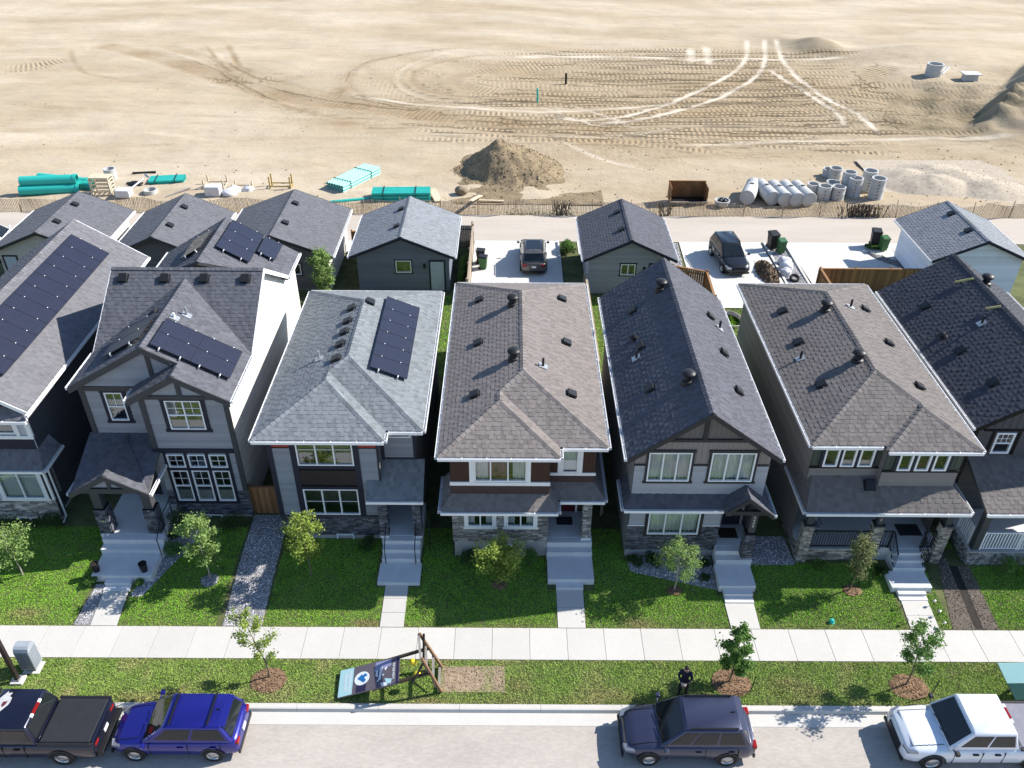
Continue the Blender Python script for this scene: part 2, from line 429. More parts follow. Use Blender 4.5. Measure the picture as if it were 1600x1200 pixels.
def window(par, x0, x1, z0, z1, Y, cols=1, split=None, grid=None, gridm=None, fr=0.055, framem=None, tr=0.0, trm=None,
           head=None, sill=None, shade=None, depth=0.8, ratios=None):
    """window in a wall facing -Y. split: fraction of height for a horizontal meeting rail; grid=(nx,nz,zlo,zhi)"""
    framem = framem or vinyl; mb = MB(); ya, yb = Y-0.05, Y+0.06
    mb.box(x0, x0+fr, ya, yb, z0, z1); mb.box(x1-fr, x1, ya, yb, z0, z1)
    mb.box(x0+fr, x1-fr, ya, yb, z0, z0+fr); mb.box(x0+fr, x1-fr, ya, yb, z1-fr, z1)
    ix0, ix1, iz0, iz1 = x0+fr, x1-fr, z0+fr, z1-fr
    edges = [ix0+(ix1-ix0)*i/cols for i in range(cols+1)] if not ratios else [ix0+(ix1-ix0)*r for r in [0]+list(ratios)+[1]]
    cols = len(edges)-1
    for e in edges[1:-1]: mb.box(e-fr*0.5, e+fr*0.5, ya+0.004, yb-0.004, iz0, iz1)
    zs = [iz0, iz1]
    if split:
        zm = iz0+(iz1-iz0)*split; zs = [iz0, zm, iz1]
        for i in range(cols):
            a = edges[i]+(fr*0.5 if i else 0); b = edges[i+1]-(fr*0.5 if i < cols-1 else 0)
            mb.box(a, b, ya+0.008, yb-0.008, zm-0.03, zm+0.03)
    w = mb.build('window', framem, par)
    for i in range(cols):
        for j in range(len(zs)-1):
            a = edges[i]+(fr*0.5 if i else 0); b = edges[i+1]-(fr*0.5 if i < cols-1 else 0)
            za = zs[j]+(0.03 if j else 0); zb = zs[j+1]-(0.03 if j < len(zs)-2 else 0)
            g = MB(); yg = Y+(0.0 if j else 0.012); g.poly([(a, yg, za), (b, yg, za), (b, yg, zb), (a, yg, zb)]); g.build('pane', GLASS, w)
    if grid:
        nx, nz, lo, hi = grid; g = MB(); zl = iz0+(iz1-iz0)*lo; zh = iz0+(iz1-iz0)*hi
        for i in range(cols):
            a, b = edges[i], edges[i+1]
            for k in range(1, nx): x = a+(b-a)*k/nx; g.box(x-0.011, x+0.011, Y-0.018, Y-0.006, zl, zh)
            for k in range(1, nz+(0 if hi >= 0.99 else 0)): z = zl+(zh-zl)*k/nz; g.box(a+fr*0.5, b-fr*0.5, Y-0.016, Y-0.004, z-0.011, z+0.011)
            if nz == 1: g.box(a+fr*0.5, b-fr*0.5, Y-0.016, Y-0.004, zl-0.011, zl+0.011)
        g.build('muntin', gridm or vinyl, w)
    r = MB(); y0, y1 = Y+0.062, Y+depth; o = 0.25
    A = [(x0, y0, z0), (x1, y0, z0), (x1, y0, z1), (x0, y0, z1)]; B = [(x0-o, y1, z0-o), (x1+o, y1, z0-o), (x1+o, y1, z1), (x0-o, y1, z1)]
    r.add(A+B, [(4,5,6,7), (0,1,5,4), (1,2,6,5), (2,3,7,6), (3,0,4,7)]); r.build('interior', room_m, w)
    if shade == 'curtain': curtain(w, x0+fr, x1-fr, z0+0.02, z1-0.02, Y+0.16)
    elif shade == 'sides':
        d = (x1-x0)*0.24; curtain(w, x0+fr, x0+fr+d, z0+0.02, z1-0.02, Y+0.16); curtain(w, x1-fr-d, x1-fr, z0+0.02, z1-0.02, Y+0.16)
    elif shade == 'blind': blind(w, x0+fr, x1-fr, z0+0.03, z1-0.02, Y+0.10)
    elif shade == 'half': blind(w, x0+fr, x1-fr, z0+(z1-z0)*0.55, z1-0.02, Y+0.10)
    if tr:
        t = MB(); h = head or tr; sl = sill or tr
        t.box(x0-tr, x0, Y-0.035, Y+0.03, z0-0.001, z1+0.001); t.box(x1, x1+tr, Y-0.035, Y+0.03, z0-0.001, z1+0.001)
        t.box(x0-tr-0.03, x1+tr+0.03, Y-0.045, Y+0.03, z1, z1+h); t.box(x0-tr-0.05, x1+tr+0.05, Y-0.055, Y+0.03, z0-sl, z0)
        t.build('window_trim', trm, w)
    return w
def door(par, x0, x1, z0, z1, Y, dm, fm, panels=True, lite=False):
    f = MB(); f.box(x0-0.09, x0, Y-0.05, Y+0.03, z0, z1+0.09); f.box(x1, x1+0.09, Y-0.05, Y+0.03, z0, z1+0.09); f.box(x0, x1, Y-0.05, Y+0.03, z1, z1+0.09)
    d = MB(); d.box(x0, x1, Y-0.015, Y+0.03, z0, z1); o = d.build('door', dm, par)
    f.build('door_frame', fm, o)
    if panels:
        p = MB(); w = x1-x0
        for i in range(2):
            for a, b in ((0.08, 0.36), (0.42, 0.70), (0.76, 0.93)):
                p.box(x0+w*(0.12+0.42*i), x0+w*(0.46+0.42*i), Y-0.028, Y-0.014, z0+(z1-z0)*a, z0+(z1-z0)*b)
        p.build('door_panel', dm, o)
    if lite:
        p = MB(); p.box(x0+(x1-x0)*0.2, x0+(x1-x0)*0.5, Y-0.03, Y-0.014, z0+(z1-z0)*0.25, z0+(z1-z0)*0.9); p.build('door_lite', fm, o)
        p = MB(); p.box(x0+(x1-x0)*0.25, x0+(x1-x0)*0.45, Y-0.036, Y-0.029, z0+(z1-z0)*0.28, z0+(z1-z0)*0.87); p.build('pane', dark_in, o)
    h = MB(); h.lathe([(0, -0.03), (0.03, -0.02), (0.03, 0.02), (0, 0.03)], (x0+0.08, Y-0.06, z0+(z1-z0)*0.47), 8); h.build('handle', galv, o)
    return o
# ---- roof fittings (built on the slope point p, slope normal n)
def frame_at(p, n, down=None):
    n = Vector(n).normalized(); u = Vector((0,0,1)).cross(n).normalized(); v = n.cross(u)
    return Matrix(((u.x, v.x, n.x, p[0]), (u.y, v.y, n.y, p[1]), (u.z, v.z, n.z, p[2]), (0,0,0,1)))
VM = {}
def fitting(kind):
    if kind in VM: return VM[kind]
    mb = MB()
    if kind == 'box':
        mb.box(-0.24, 0.24, -0.24, 0.24, 0.03, 0.045); mb.box(-0.15, 0.15, -0.13, 0.13, 0.04, 0.12)
        mb.add([(-0.21,-0.21,0.10),(0.21,-0.21,0.10),(0.21,0.2,0.10),(-0.21,0.2,0.10),(-0.21,-0.21,0.155),(0.21,-0.21,0.155),(0.17,0.19,0.19),(-0.17,0.19,0.19)],
               [(0,3,2,1),(4,5,6,7),(0,1,5,4),(1,2,6,5),(2,3,7,6),(3,0,4,7)])
    elif kind == 'round':
        mb.lathe([(0.22,0.03),(0.20,0.06),(0.12,0.10),(0.12,0.2),(0.19,0.2),(0.19,0.25),(0.1,0.31),(0,0.32)], (0,0,0), 14)
    me = mb.build('tmp', black_plastic); d = me.data; bpy.data.objects.remove(me); d.name = kind+'_vent'
    VM[kind] = d; return d
def box_vent(par, x, y, z, n, kind='box'):
    o = bpy.data.objects.new('roof_vent', fitting(kind)); COL.objects.link(o); place(o, frame_at((x, y, z), n), par); return o
def pot_vent(par, x, y, z):
    mb = MB(); mb.lathe([(0.27,-0.25),(0.24,0.1),(0.17,0.14),(0.17,0.36),(0.26,0.36),(0.28,0.40),(0.28,0.46),(0.22,0.52),(0.1,0.555),(0,0.56)], (x, y, z), 20)
    return mb.build('roof_vent', black_plastic, par, auto=0.6)
def stack(par, x, y, z, n, m=None, h=0.42):
    mb = MB(); mb.tube([(x, y, z-0.1), (x, y, z+h)], 0.055, 10); o = mb.build('vent_pipe', m or black_plastic, par, auto=0.6)
    f = MB(); M = frame_at((x, y, z), n)
    vs = [M @ Vector(p) for p in ((-0.17,-0.2,0.03),(0.17,-0.2,0.03),(0.17,0.2,0.03),(-0.17,0.2,0.03),(-0.17,-0.2,0.042),(0.17,-0.2,0.042),(0.17,0.2,0.042),(-0.17,0.2,0.042))]
    f.add(vs, [(0,3,2,1),(4,5,6,7),(0,1,5,4),(1,2,6,5),(2,3,7,6),(3,0,4,7)]); f.build('flashing', galv, o); return o
def gable_polys(xl, xr, yf, yb, e, r):
    xc = (xl+xr)/2
    return [[(xl,yf,e),(xl,yb,e),(xc,yb,r),(xc,yf,r)], [(xr,yf,e),(xc,yf,r),(xc,yb,r),(xr,yb,e)]]
def slope_z(side, x, x0, e, p): return e+p*((x-x0) if side == 'L' else (x0-x))
def slope_n(side, p): return (-p, 0, 1) if side == 'L' else (p, 0, 1)
def hip_polys(xl, xr, xm, yf1, yf2, yb, e, p, proj='L'):
    """hip roof, ridge along Y; the front steps forward (yf1) on one side of xm"""
    hm = (xr-xl)/2; xc = (xl+xr)/2
    A = (xc, yf2+hm, e+p*hm); B = (xc, yb-hm, e+p*hm)
    if proj == 'L':
        h1 = (xm-xl)/2; xs = xl+h1; S = (xs, yf1+h1, e+p*h1); T = (xs, yf2+h1, e+p*h1)
        polys = [[(xl,yf1,e), S, T, A, B, (xl,yb,e)], [(xl,yf1,e),(xm,yf1,e),S], [(xm,yf1,e),(xm,yf2,e),T,S], [(xm,yf2,e),(xr,yf2,e),A,T],
                 [(xr,yf2,e),(xr,yb,e),B,A], [(xl,yb,e),B,(xr,yb,e)]]
        lines = [((xl,yf1,e),S),((xm,yf1,e),S),(S,T),(T,A),((xr,yf2,e),A),(A,B),((xl,yb,e),B),((xr,yb,e),B)]
    else:
        h1 = (xr-xm)/2; xs = xr-h1; S = (xs, yf1+h1, e+p*h1); T = (xs, yf2+h1, e+p*h1)
        polys = [[(xl,yf2,e), A, B, (xl,yb,e)], [(xl,yf2,e),(xm,yf2,e),T,A], [(xm,yf1,e),S,T,(xm,yf2,e)], [(xm,yf1,e),(xr,yf1,e),S],
                 [(xr,yf1,e),(xr,yb,e),B,A,T,S], [(xl,yb,e),B,(xr,yb,e)]]
        lines = [((xr,yf1,e),S),((xm,yf1,e),S),(S,T),(T,A),((xl,yf2,e),A),(A,B),((xl,yb,e),B),((xr,yb,e),B)]
    return polys, lines
def solar(name, label, side, x0, e, p, xa, xb, ya, yb, ny, nx=1, group='rooftop solar arrays', skip=()):
    """array on a roof slope between plan x xa..xb and ya..yb, split into nx by ny panels"""
    t = thing(name, label, 'solar array', ((xa+xb)/2, (ya+yb)/2, slope_z(side, (xa+xb)/2, x0, e, p)), group)
    n = Vector(slope_n(side, p)).normalized()
    def P(x, y, h): return Vector((x, y, slope_z(side, x, x0, e, p)))+n*h
    for i in range(nx):
        for j in range(ny):
            if (i, j) in skip: continue
            a = xa+(xb-xa)*i/nx+0.008; b = xa+(xb-xa)*(i+1)/nx-0.008; c = ya+(yb-ya)*j/ny+0.010; d = ya+(yb-ya)*(j+1)/ny-0.010
            mb = MB(); q = [P(a,c,0.17), P(b,c,0.17), P(b,d,0.17), P(a,d,0.17)]; lo = [v-n*0.035 for v in q]
            mb.add(lo+q, [(4,5,6,7),(0,3,2,1),(0,1,5,4),(1,2,6,5),(2,3,7,6),(3,0,4,7)])
            po = mb.build('solar_panel', solar_m, t)
            fr = MB()
            for v, w in ((q[0],q[1]),(q[1],q[2]),(q[2],q[3]),(q[3],q[0])): fr.bar(v+n*0.0, w+n*0.0, 0.022, 0.012, up=n)
            fr.build('frame', panel_frame, po)
    for i in range(nx):
        for fx in (0.24, 0.76):
            x = xa+(xb-xa)*(i+fx)/nx
            MB().bar(P(x, ya-0.04, 0.09), P(x, yb+0.04, 0.09), 0.04, 0.08, up=n).build('rail', black_metal, t)
            for j in range(ny+1):
                y = ya+(yb-ya)*j/ny; MB().bar(P(x, y-0.022, 0.182), P(x, y+0.022, 0.182), 0.036, 0.018, up=n).build('clamp', white, t)
            MB().bar(P(x, ya-0.05, 0.04), P(x, ya-0.05, 0.17), 0.06, 0.05).build('clamp', white, t)
    return t
def solar_material():
    m = bpy.data.materials.new('solar_cells'); m.use_nodes = True; nt = m.node_tree; N = nt.nodes; L = nt.links
    b = N['Principled BSDF']; b.inputs['Roughness'].default_value = 0.35; b.inputs['Specular IOR Level'].default_value = 0.5
    tc = N.new('ShaderNodeTexCoord'); br = N.new('ShaderNodeTexBrick'); br.offset = 0.0
    br.inputs['Color1'].default_value = (0.014, 0.016, 0.032, 1); br.inputs['Color2'].default_value = (0.017, 0.019, 0.037, 1)
    br.inputs['Mortar'].default_value = (0.026, 0.027, 0.045, 1); br.inputs['Scale'].default_value = 1.0
    br.inputs['Mortar Size'].default_value = 0.006; br.inputs['Brick Width'].default_value = 0.17; br.inputs['Row Height'].default_value = 0.17
    L.new(tc.outputs['Object'], br.inputs['Vector']); L.new(br.outputs['Color'], b.inputs['Base Color']); return m
solar_m = solar_material(); panel_frame = mat('panel_frame', (0.03, 0.03, 0.04), 0.4, 0.05, metallic=0.5)
# ================================================================== the setting
def G(y):
    """height of the lots above the sidewalk"""
    if y < 22.3: return 0.0
    if y < 25.6: return 0.25*(y-22.3)/3.3
    if y < 50: return 0.25
    return 0.25-0.12*min(1, (y-50)/7.6)
TRACKS = [
    ([(-54.5, 116.6), (-50.2, 114.1), (-38.4, 105.2), (-28.6, 96.6), (-22.1, 92.7), (-16.2, 90.6), (-6.5, 86.5), (3.3, 84.3), (12.7, 82.9)], 1.60, 0.75, 0.40),
    ([(-46.2, 116.9), (-37.0, 108.1), (-26.9, 98.7), (-18.0, 92.8), (-10.7, 89.6)], 1.00, 0.50, 0.40),
    ([(-40.4, 117.0), (-35.0, 105.3), (-30.2, 97.3), (-25.3, 91.5), (-19.7, 87.3), (-15.5, 85.3)], 0.24, 0.90, 0.10),
    ([(-37.5, 117.1), (-34.6, 109.7), (-32.1, 103.9), (-29.4, 99.9)], 0.35, 0.90, 0.20),
    ([(-61.1, 104.6), (-57.3, 106.1), (-54.4, 108.6)], 1.20, 0.35, 0.80),
    ([(-60.2, 102.7), (-57.0, 103.9), (-54.6, 106.2)], 0.35, 0.45, 0.80),
    ([(-56.7, 113.9), (-53.9, 107.7), (-50.2, 102.1), (-44.0, 99.6)], 0.28, 0.52, 0.20),
    ([(0.0, 117.1), (-8.2, 112.9), (-13.1, 105.8), (-13.3, 99.0), (-9.7, 93.0), (-2.7, 90.2), (6.8, 89.5), (17.0, 90.2)], 0.33, -0.16, 0.10),
    ([(-1.6, 112.2), (-8.7, 108.9), (-12.1, 103.0), (-10.7, 96.6), (-5.5, 93.1), (2.8, 92.1)], 0.42, 0.45, 0.35),
    ([(-3.3, 115.4), (-12.3, 113.5), (-17.9, 107.1), (-19.2, 100.2), (-16.8, 94.0), (-10.8, 90.0)], 0.42, 0.42, 0.30),
    ([(-8.2, 113.6), (-16.1, 110.8), (-18.9, 105.7), (-19.7, 98.9)], 0.32, 0.52, 0.30),
    ([(7.9, 107.8), (0.0, 106.1), (-6.0, 103.2), (-7.3, 99.2), (-2.8, 95.5), (5.7, 94.5), (14.2, 95.2)], 0.90, 0.30, 0.60),
    ([(32.0, 121.5), (29.2, 108.9), (23.7, 100.4), (18.2, 93.6), (13.3, 88.0), (7.8, 85.4), (4.0, 86.7)], 0.30, -0.83, 0.10),
    ([(34.4, 121.6), (30.8, 106.1), (25.2, 96.9), (19.1, 90.7), (13.1, 85.9), (8.4, 84.8)], 0.30, -0.83, 0.10),
    ([(35.9, 121.6), (33.7, 110.0), (33.5, 98.8), (34.7, 92.8), (36.0, 87.4), (36.2, 82.5)], 0.33, -0.83, 0.15),
    ([(31.0, 106.9), (32.2, 98.8), (33.7, 91.7), (33.8, 87.4), (33.4, 84.3)], 0.28, -0.75, 0.15),
    ([(20.7, 109.6), (26.5, 110.4), (36.3, 111.0), (43.0, 111.8)], 0.33, -0.75, 0.00),
    ([(23.3, 116.1), (22.2, 108.2)], 0.50, -0.90, 0.00),
    ([(25.6, 117.2), (24.2, 107.6)], 0.50, -0.90, 0.00),
    ([(0.0, 110.6), (12.1, 111.6), (20.9, 110.6)], 0.50, -0.75, 0.00),
    ([(39.5, 97.7), (42.4, 103.0), (46.4, 107.9)], 1.60, 0.40, 1.00),
    ([(-11.5, 84.4), (0.1, 82.7), (12.4, 80.5), (24.4, 78.9), (35.8, 77.1)], 0.35, 0.38, 0.90),
    ([(-10.0, 82.5), (1.3, 80.8), (12.2, 78.7), (19.7, 76.8)], 0.35, 0.38, 0.90),
    ([(3.8, 80.9), (6.0, 77.4), (8.7, 74.1), (12.5, 71.8)], 0.22, -0.52, 0.00),
    ([(15.8, 78.4), (24.6, 80.0), (37.5, 81.5), (50.1, 81.8)], 0.28, -0.52, 0.10),
    ([(11.7, 75.0), (23.9, 76.9), (36.6, 79.2), (49.5, 80.5)], 0.32, 0.45, 0.10),
    ([(2.8, 91.0), (6.5, 85.8), (9.6, 83.8)], 0.22, -0.60, 0.00),
    ([(5.6, 92.2), (10.5, 86.3), (12.7, 82.9)], 0.22, -0.60, 0.00),
    ([(-53.8, 89.8), (-39.7, 87.9), (-26.0, 86.1), (-15.5, 85.3)], 0.42, 0.22, 0.08),
    ([(-47.2, 76.4), (-33.1, 78.4), (-18.4, 80.5), (-6.0, 78.9)], 0.42, 0.18, 0.05),
    ([(-16.8, 94.0), (-6.7, 89.7), (4.0, 88.2), (14.3, 90.6), (18.2, 93.6)], 0.28, -0.60, 0.10),
    ([(38.1, 88.5), (38.9, 85.4), (39.3, 82.9)], 0.56, 0.75, 1.00),
    ([(41.5, 85.5), (43.7, 84.5), (46.1, 84.0)], 0.28, 0.90, 0.40),
]
def dirt_material():
    m = bpy.data.materials.new('bare_dirt'); m.use_nodes = True; nt = m.node_tree; N = nt.nodes; L = nt.links
    b = N['Principled BSDF']; b.inputs['Roughness'].default_value = 0.95; b.inputs['Specular IOR Level'].default_value = 0.15
    g = N.new('ShaderNodeNewGeometry'); pos = g.outputs['Position']
    def nz(scale, detail, stretch=None, rough=0.6):
        n = N.new('ShaderNodeTexNoise'); n.inputs['Scale'].default_value = scale; n.inputs['Detail'].default_value = detail; n.inputs['Roughness'].default_value = rough
        if stretch:
            mp = N.new('ShaderNodeMapping'); mp.inputs['Scale'].default_value = stretch; L.new(pos, mp.inputs['Vector']); L.new(mp.outputs[0], n.inputs['Vector'])
        else: L.new(pos, n.inputs['Vector'])
        return n.outputs['Fac']
    def rng(v, a, b_, c, d):
        r = N.new('ShaderNodeMapRange'); r.inputs['From Min'].default_value = a; r.inputs['From Max'].default_value = b_
        r.inputs['To Min'].default_value = c; r.inputs['To Max'].default_value = d; L.new(v, r.inputs['Value']); return r.outputs[0]
    def math_(op, a, b_=None, v=None):
        q = N.new('ShaderNodeMath'); q.operation = op; L.new(a, q.inputs[0])
        if b_ is not None: L.new(b_, q.inputs[1])
        elif v is not None: q.inputs[1].default_value = v
        return q.outputs[0]
    def mix(f, a, b_):
        q = N.new('ShaderNodeMix'); q.data_type = 'RGBA'; L.new(f, q.inputs[0])
        for i, c in ((6, a), (7, b_)):
            if isinstance(c, tuple): q.inputs[i].default_value = (*c, 1)
            else: L.new(c, q.inputs[i])
        return q.outputs[2]
    def attr(n):
        a = N.new('ShaderNodeAttribute'); a.attribute_name = n; return a.outputs['Fac']
    pale = mix(rng(nz(0.10, 6, (0.5, 1.4, 1)), 0.35, 0.65, 0, 1), (0.430, 0.345, 0.238), (0.530, 0.450, 0.338))
    tan = mix(rng(nz(0.6, 6, (0.35, 1.6, 1), 0.7), 0.35, 0.7, 0, 1), pale, (0.355, 0.265, 0.165))
    col = mix(math_('MULTIPLY', rng(nz(0.6, 6, (0.35, 1.6, 1), 0.7), 0.48, 0.72, 0, 0.75), None, 0.8), pale, tan)
    col = mix(attr('dark'), col, mix(rng(nz(1.2, 4), 0.3, 0.7, 0, 1), (0.230, 0.158, 0.082), (0.335, 0.245, 0.142)))
    col = mix(attr('olive'), col, mix(rng(nz(0.8, 5), 0.35, 0.65, 0, 1), (0.105, 0.088, 0.048), (0.20, 0.160, 0.095)))
    col = mix(attr('light'), col, (0.66, 0.585, 0.475))
    sp = rng(nz(9.0, 5, None, 0.75), 0.25, 0.75, 0.85, 1.15)
    v = N.new('ShaderNodeVectorMath'); v.operation = 'SCALE'; L.new(col, v.inputs[0]); L.new(sp, v.inputs['Scale'])
    L.new(v.outputs[0], b.inputs['Base Color'])
    # relief: tread bars across the tracks plus clods
    s = math_('SINE', math_('MULTIPLY', attr('along'), None, 2*math.pi/0.55))
    tr = math_('MULTIPLY', s, attr('tread'))
    h = math_('ADD', math_('MULTIPLY', tr, None, 0.048), math_('MULTIPLY', nz(3.0, 6, (0.6, 1.3, 1), 0.7), None, 0.085))
    bp = N.new('ShaderNodeBump'); bp.inputs['Strength'].default_value = 1.0; bp.inputs['Distance'].default_value = 1.0
    L.new(h, bp.inputs['Height']); L.new(bp.outputs[0], b.inputs['Normal'])
    return m
dirt_m = dirt_material()
def build_ground():
    rs = np.random.RandomState(3)
    xs = np.concatenate(([-1500, -700, -300, -160], np.arange(-93, 93.01, 0.30), [160, 300, 700, 1500]))
    ys = np.concatenate(([-1500, -300, -60, 10, 40, 58, 60.5, 61.8], np.arange(62.3, 150, 0.30), [158, 170, 200, 300, 600, 1500]))
    nx, ny = len(xs), len(ys); X, Y = np.meshgrid(xs, ys); Z = np.zeros_like(X)
    dark = np.zeros_like(X); light = np.zeros_like(X); tread = np.zeros_like(X); along = X.copy(); olive = np.zeros_like(X)
    best = np.full(X.shape, 1e9)
    tr = list(TRACKS)
    for k in range(46):          # rows of machine tracks criss-crossing the right half of the site
        y0 = 79.5+k*0.78+rs.uniform(-.3, .3); x0 = rs.uniform(-12, 24); x1 = rs.uniform(30, 48)
        if y0 > 99: x0 = rs.uniform(-4, 10)
        bend = rs.uniform(-1.2, 1.2)
        tr.append(([(x0, y0), ((x0+x1)/2, y0+bend), (x1, y0+rs.uniform(-.6, .6))], 0.42, rs.uniform(0.15, 0.5), rs.uniform(0.6, 1.0)))
    for k in range(16):
        y0 = rs.uniform(66, 118); x0 = rs.uniform(-60, 20); ln = rs.uniform(8, 30)
        tr.append(([(x0, y0), (x0+ln/2, y0+rs.uniform(-1.5, 1.5)), (x0+ln, y0+rs.uniform(-3, 3))], 0.4, rs.uniform(-0.2, 0.2), rs.uniform(0.0, 0.12)))
    for pts, w, dk, td in tr:
        # smooth the polyline
        P = np.array(pts, float)
        for _ in range(3):
            Q = [P[0]]
            for i in range(len(P)-1): Q += [P[i]*.75+P[i+1]*.25, P[i]*.25+P[i+1]*.75]
            Q.append(P[-1]); P = np.array(Q)
        sel = (X > P[:, 0].min()-4) & (X < P[:, 0].max()+4) & (Y > P[:, 1].min()-4) & (Y < P[:, 1].max()+4)
        xx, yy = X[sel], Y[sel]; bd = np.full(xx.shape, 1e9); bs = np.zeros(xx.shape); acc = 0
        for i in range(len(P)-1):
            d = P[i+1]-P[i]; l = np.hypot(*d)
            if l < 1e-6: continue
            t = np.clip(((xx-P[i, 0])*d[0]+(yy-P[i, 1])*d[1])/l/l, 0, 1)
            dd = np.hypot(xx-P[i, 0]-t*d[0], yy-P[i, 1]-t*d[1]); q = dd < bd
            bd = np.where(q, dd, bd); bs = np.where(q, acc+t*l, bs); acc += l
        m = np.clip(1.3-bd/w, 0, 1); m = np.clip(m*1.6, 0, 1)
        m = m*np.clip(np.minimum(bs, acc-bs)/2.0, 0, 1)*(0.75+0.25*np.sin(bs*0.7+w*40))
        if dk > 0: dark[sel] = np.maximum(dark[sel], m*dk)
        else: light[sel] = np.maximum(light[sel], m*-dk); dark[sel] *= 1-m
        q = (m*td) > tread[sel]*0.9
        tt = tread[sel]; aa = along[sel]
        tt = np.where(q & (m > 0.05), m*td, tt); aa = np.where((bd < w*2.2) & (bd < best[sel]), bs, aa)
        best[sel] = np.minimum(best[sel], np.where(m > 0, bd, 1e9)); tread[sel] = tt; along[sel] = aa
        Z[sel] += -0.03*m+0.02*np.exp(-((bd-w*1.5)/0.4)**2)*np.clip(np.minimum(bs, acc-bs)/2.0, 0, 1)
    # broad disturbed zone on the right, excavation and berm
    def blob(cx, cy, rx, ry, a=0.0):
        c, s = math.cos(a), math.sin(a); dx, dy = X-cx, Y-cy
        return np.exp(-(((dx*c+dy*s)/rx)**2+((-dx*s+dy*c)/ry)**2))
    nzv = np.sin(X*0.31+np.sin(Y*0.23)*2)*np.sin(Y*0.41+X*0.12)
    dark = np.clip(dark, 0, 1); zone = np.clip(1.25*blob(20, 96, 34, 15)+0.12*nzv*blob(18, 95, 40, 18), 0, 1); dark = dark+(1-dark)*0.62*zone*(1-light)
    hat = (np.sin(Y*2*np.pi/1.1+np.sin(X*.13)*2.2) > 0.1)*zone*(np.sin(X*.37+Y*.9)+np.sin(X*.11-Y*.31) > -0.5); tread = np.maximum(tread, 0.6*hat*(best > 1.0))*np.clip(1-1.6*light, 0, 1)
    tone = 0.22*np.clip((X+10)/35, 0, 1)*np.clip((92-Y)/10, 0, 1)+0.30*np.clip(blob(-20, 92, 26, 6, -.35), 0, 1)+0.12*np.clip(nzv, 0, 1)*np.clip((X+50)/50, 0, 1)+0.35*blob(4.5, 76, 6, 4)+0.8*blob(-19, 96, 1.0, 1.4)+0.7*blob(-16.4, 84.6, 1.6, .7)+0.5*blob(-48, 82, 2.2, .8)+0.4*blob(22, 82, 7, 1.6)+0.25*np.clip(np.sin(Y*.55+np.sin(X*.07)*3)*np.sin(X*.05+1.3), 0, 1)
    dark = dark+(1-dark)*tone*(1-light)
    olive += np.clip(1.2*blob(46, 92, 9, 8)+0.55*blob(44, 85, 9, 3)+0.8*blob(40, 113, 3, 4)+0.6*blob(36, 119, 4, 4)+0.30*blob(57, 93, 9, 8, 0.9), 0, 1)*(0.75+0.25*nzv)*(0.75+0.25*np.sin(X*1.1+Y*.7)*np.sin(Y*1.3-X*.4))
    Z += -1.0*np.clip(1.5*blob(46, 93, 8, 7)-0.4, 0, 1)
    # berm: crest line (46.5,83.5)-(62,104)
    p0 = np.array([47.5, 84.0]); p1 = np.array([64, 106.0]); d = p1-p0; l = np.hypot(*d)
    t = ((X-p0[0])*d[0]+(Y-p0[1])*d[1])/l/l; off = ((X-p0[0])*d[1]-(Y-p0[1])*d[0])/l
    ridge = np.where(off < 0, np.clip(1+off/2.2, 0, 1), np.clip(1-off/9.0, 0, 1))*np.clip(t*5+0.4, 0, 1)*np.clip((1.25-t)*4, 0, 1)
    Z += 2.4*ridge**1.1*(0.8+0.2*np.sin(t*9)+0.15*np.sin(t*31+X))
    Z += 1.2*blob(53, 113, 9, 5)+1.3*blob(40, 117, 3, 3)
    lane_edge = np.clip((Y-62.2)/3, 0, 1)
    for sc, am in ((0.07, 0.35), (0.22, 0.16), (0.6, 0.07), (1.7, 0.035)):
        nn = np.array([noise.noise(Vector((x*sc*0.6, y*sc*1.3, sc*9))) for x, y in zip(X.ravel(), Y.ravel())]).reshape(X.shape)
        Z += am*nn*lane_edge*(1+3.0*(sc > 0.2)*np.clip(blob(50, 92, 13, 10), 0, 1))
    Z = np.where(Y < 62.2, np.where(Y < 57, -0.5, 0.0), Z)
    Z = np.where((np.abs(X) > 110) | (Y > 160), np.where(Y > 60, 0.0, -0.5), Z)
    vs = np.stack([X, Y, Z], -1).reshape(-1, 3)
    idx = np.arange(nx*ny).reshape(ny, nx)
    fs = np.stack([idx[:-1, :-1], idx[:-1, 1:], idx[1:, 1:], idx[1:, :-1]], -1).reshape(-1, 4)
    me = bpy.data.meshes.new('ground'); me.vertices.add(len(vs)); me.vertices.foreach_set('co', vs.ravel())
    me.loops.add(fs.size); me.loops.foreach_set('vertex_index', fs.ravel())
    me.polygons.add(len(fs)); me.polygons.foreach_set('loop_start', np.arange(0, fs.size, 4)); me.polygons.foreach_set('loop_total', np.full(len(fs), 4))
    me.polygons.foreach_set('use_smooth', np.ones(len(fs), bool))
    for n, a in (('dark', np.clip(dark, 0, 1)), ('light', np.clip(light, 0, 1)), ('tread', np.clip(tread, 0, 1)), ('along', along), ('olive', np.clip(olive, 0, 1))):
        at = me.attributes.new(n, 'FLOAT', 'POINT'); at.data.foreach_set('value', a.ravel())
    me.update(); me.validate(); me.materials.append(dirt_m)
    o = bpy.data.objects.new('ground', me); COL.objects.link(o); WM[o] = Matrix(); struct(o)
    return o
GROUND = build_ground()
XL, XR = -34.0, 34.0
def sheet(name, mt, x0, x1, y0, y1, dz=0.0, h=None, n=24, kind='structure'):
    mb = MB(); ys = [y0+(y1-y0)*i/n for i in range(n+1)]
    vs = [(x, y, (G(y) if h is None else h)+dz) for y in ys for x in (x0, x1)]
    mb.add(vs, [(2*i, 2*i+1, 2*i+3, 2*i+2) for i in range(n)])
    o = mb.build(name, mt); return struct(o, kind)
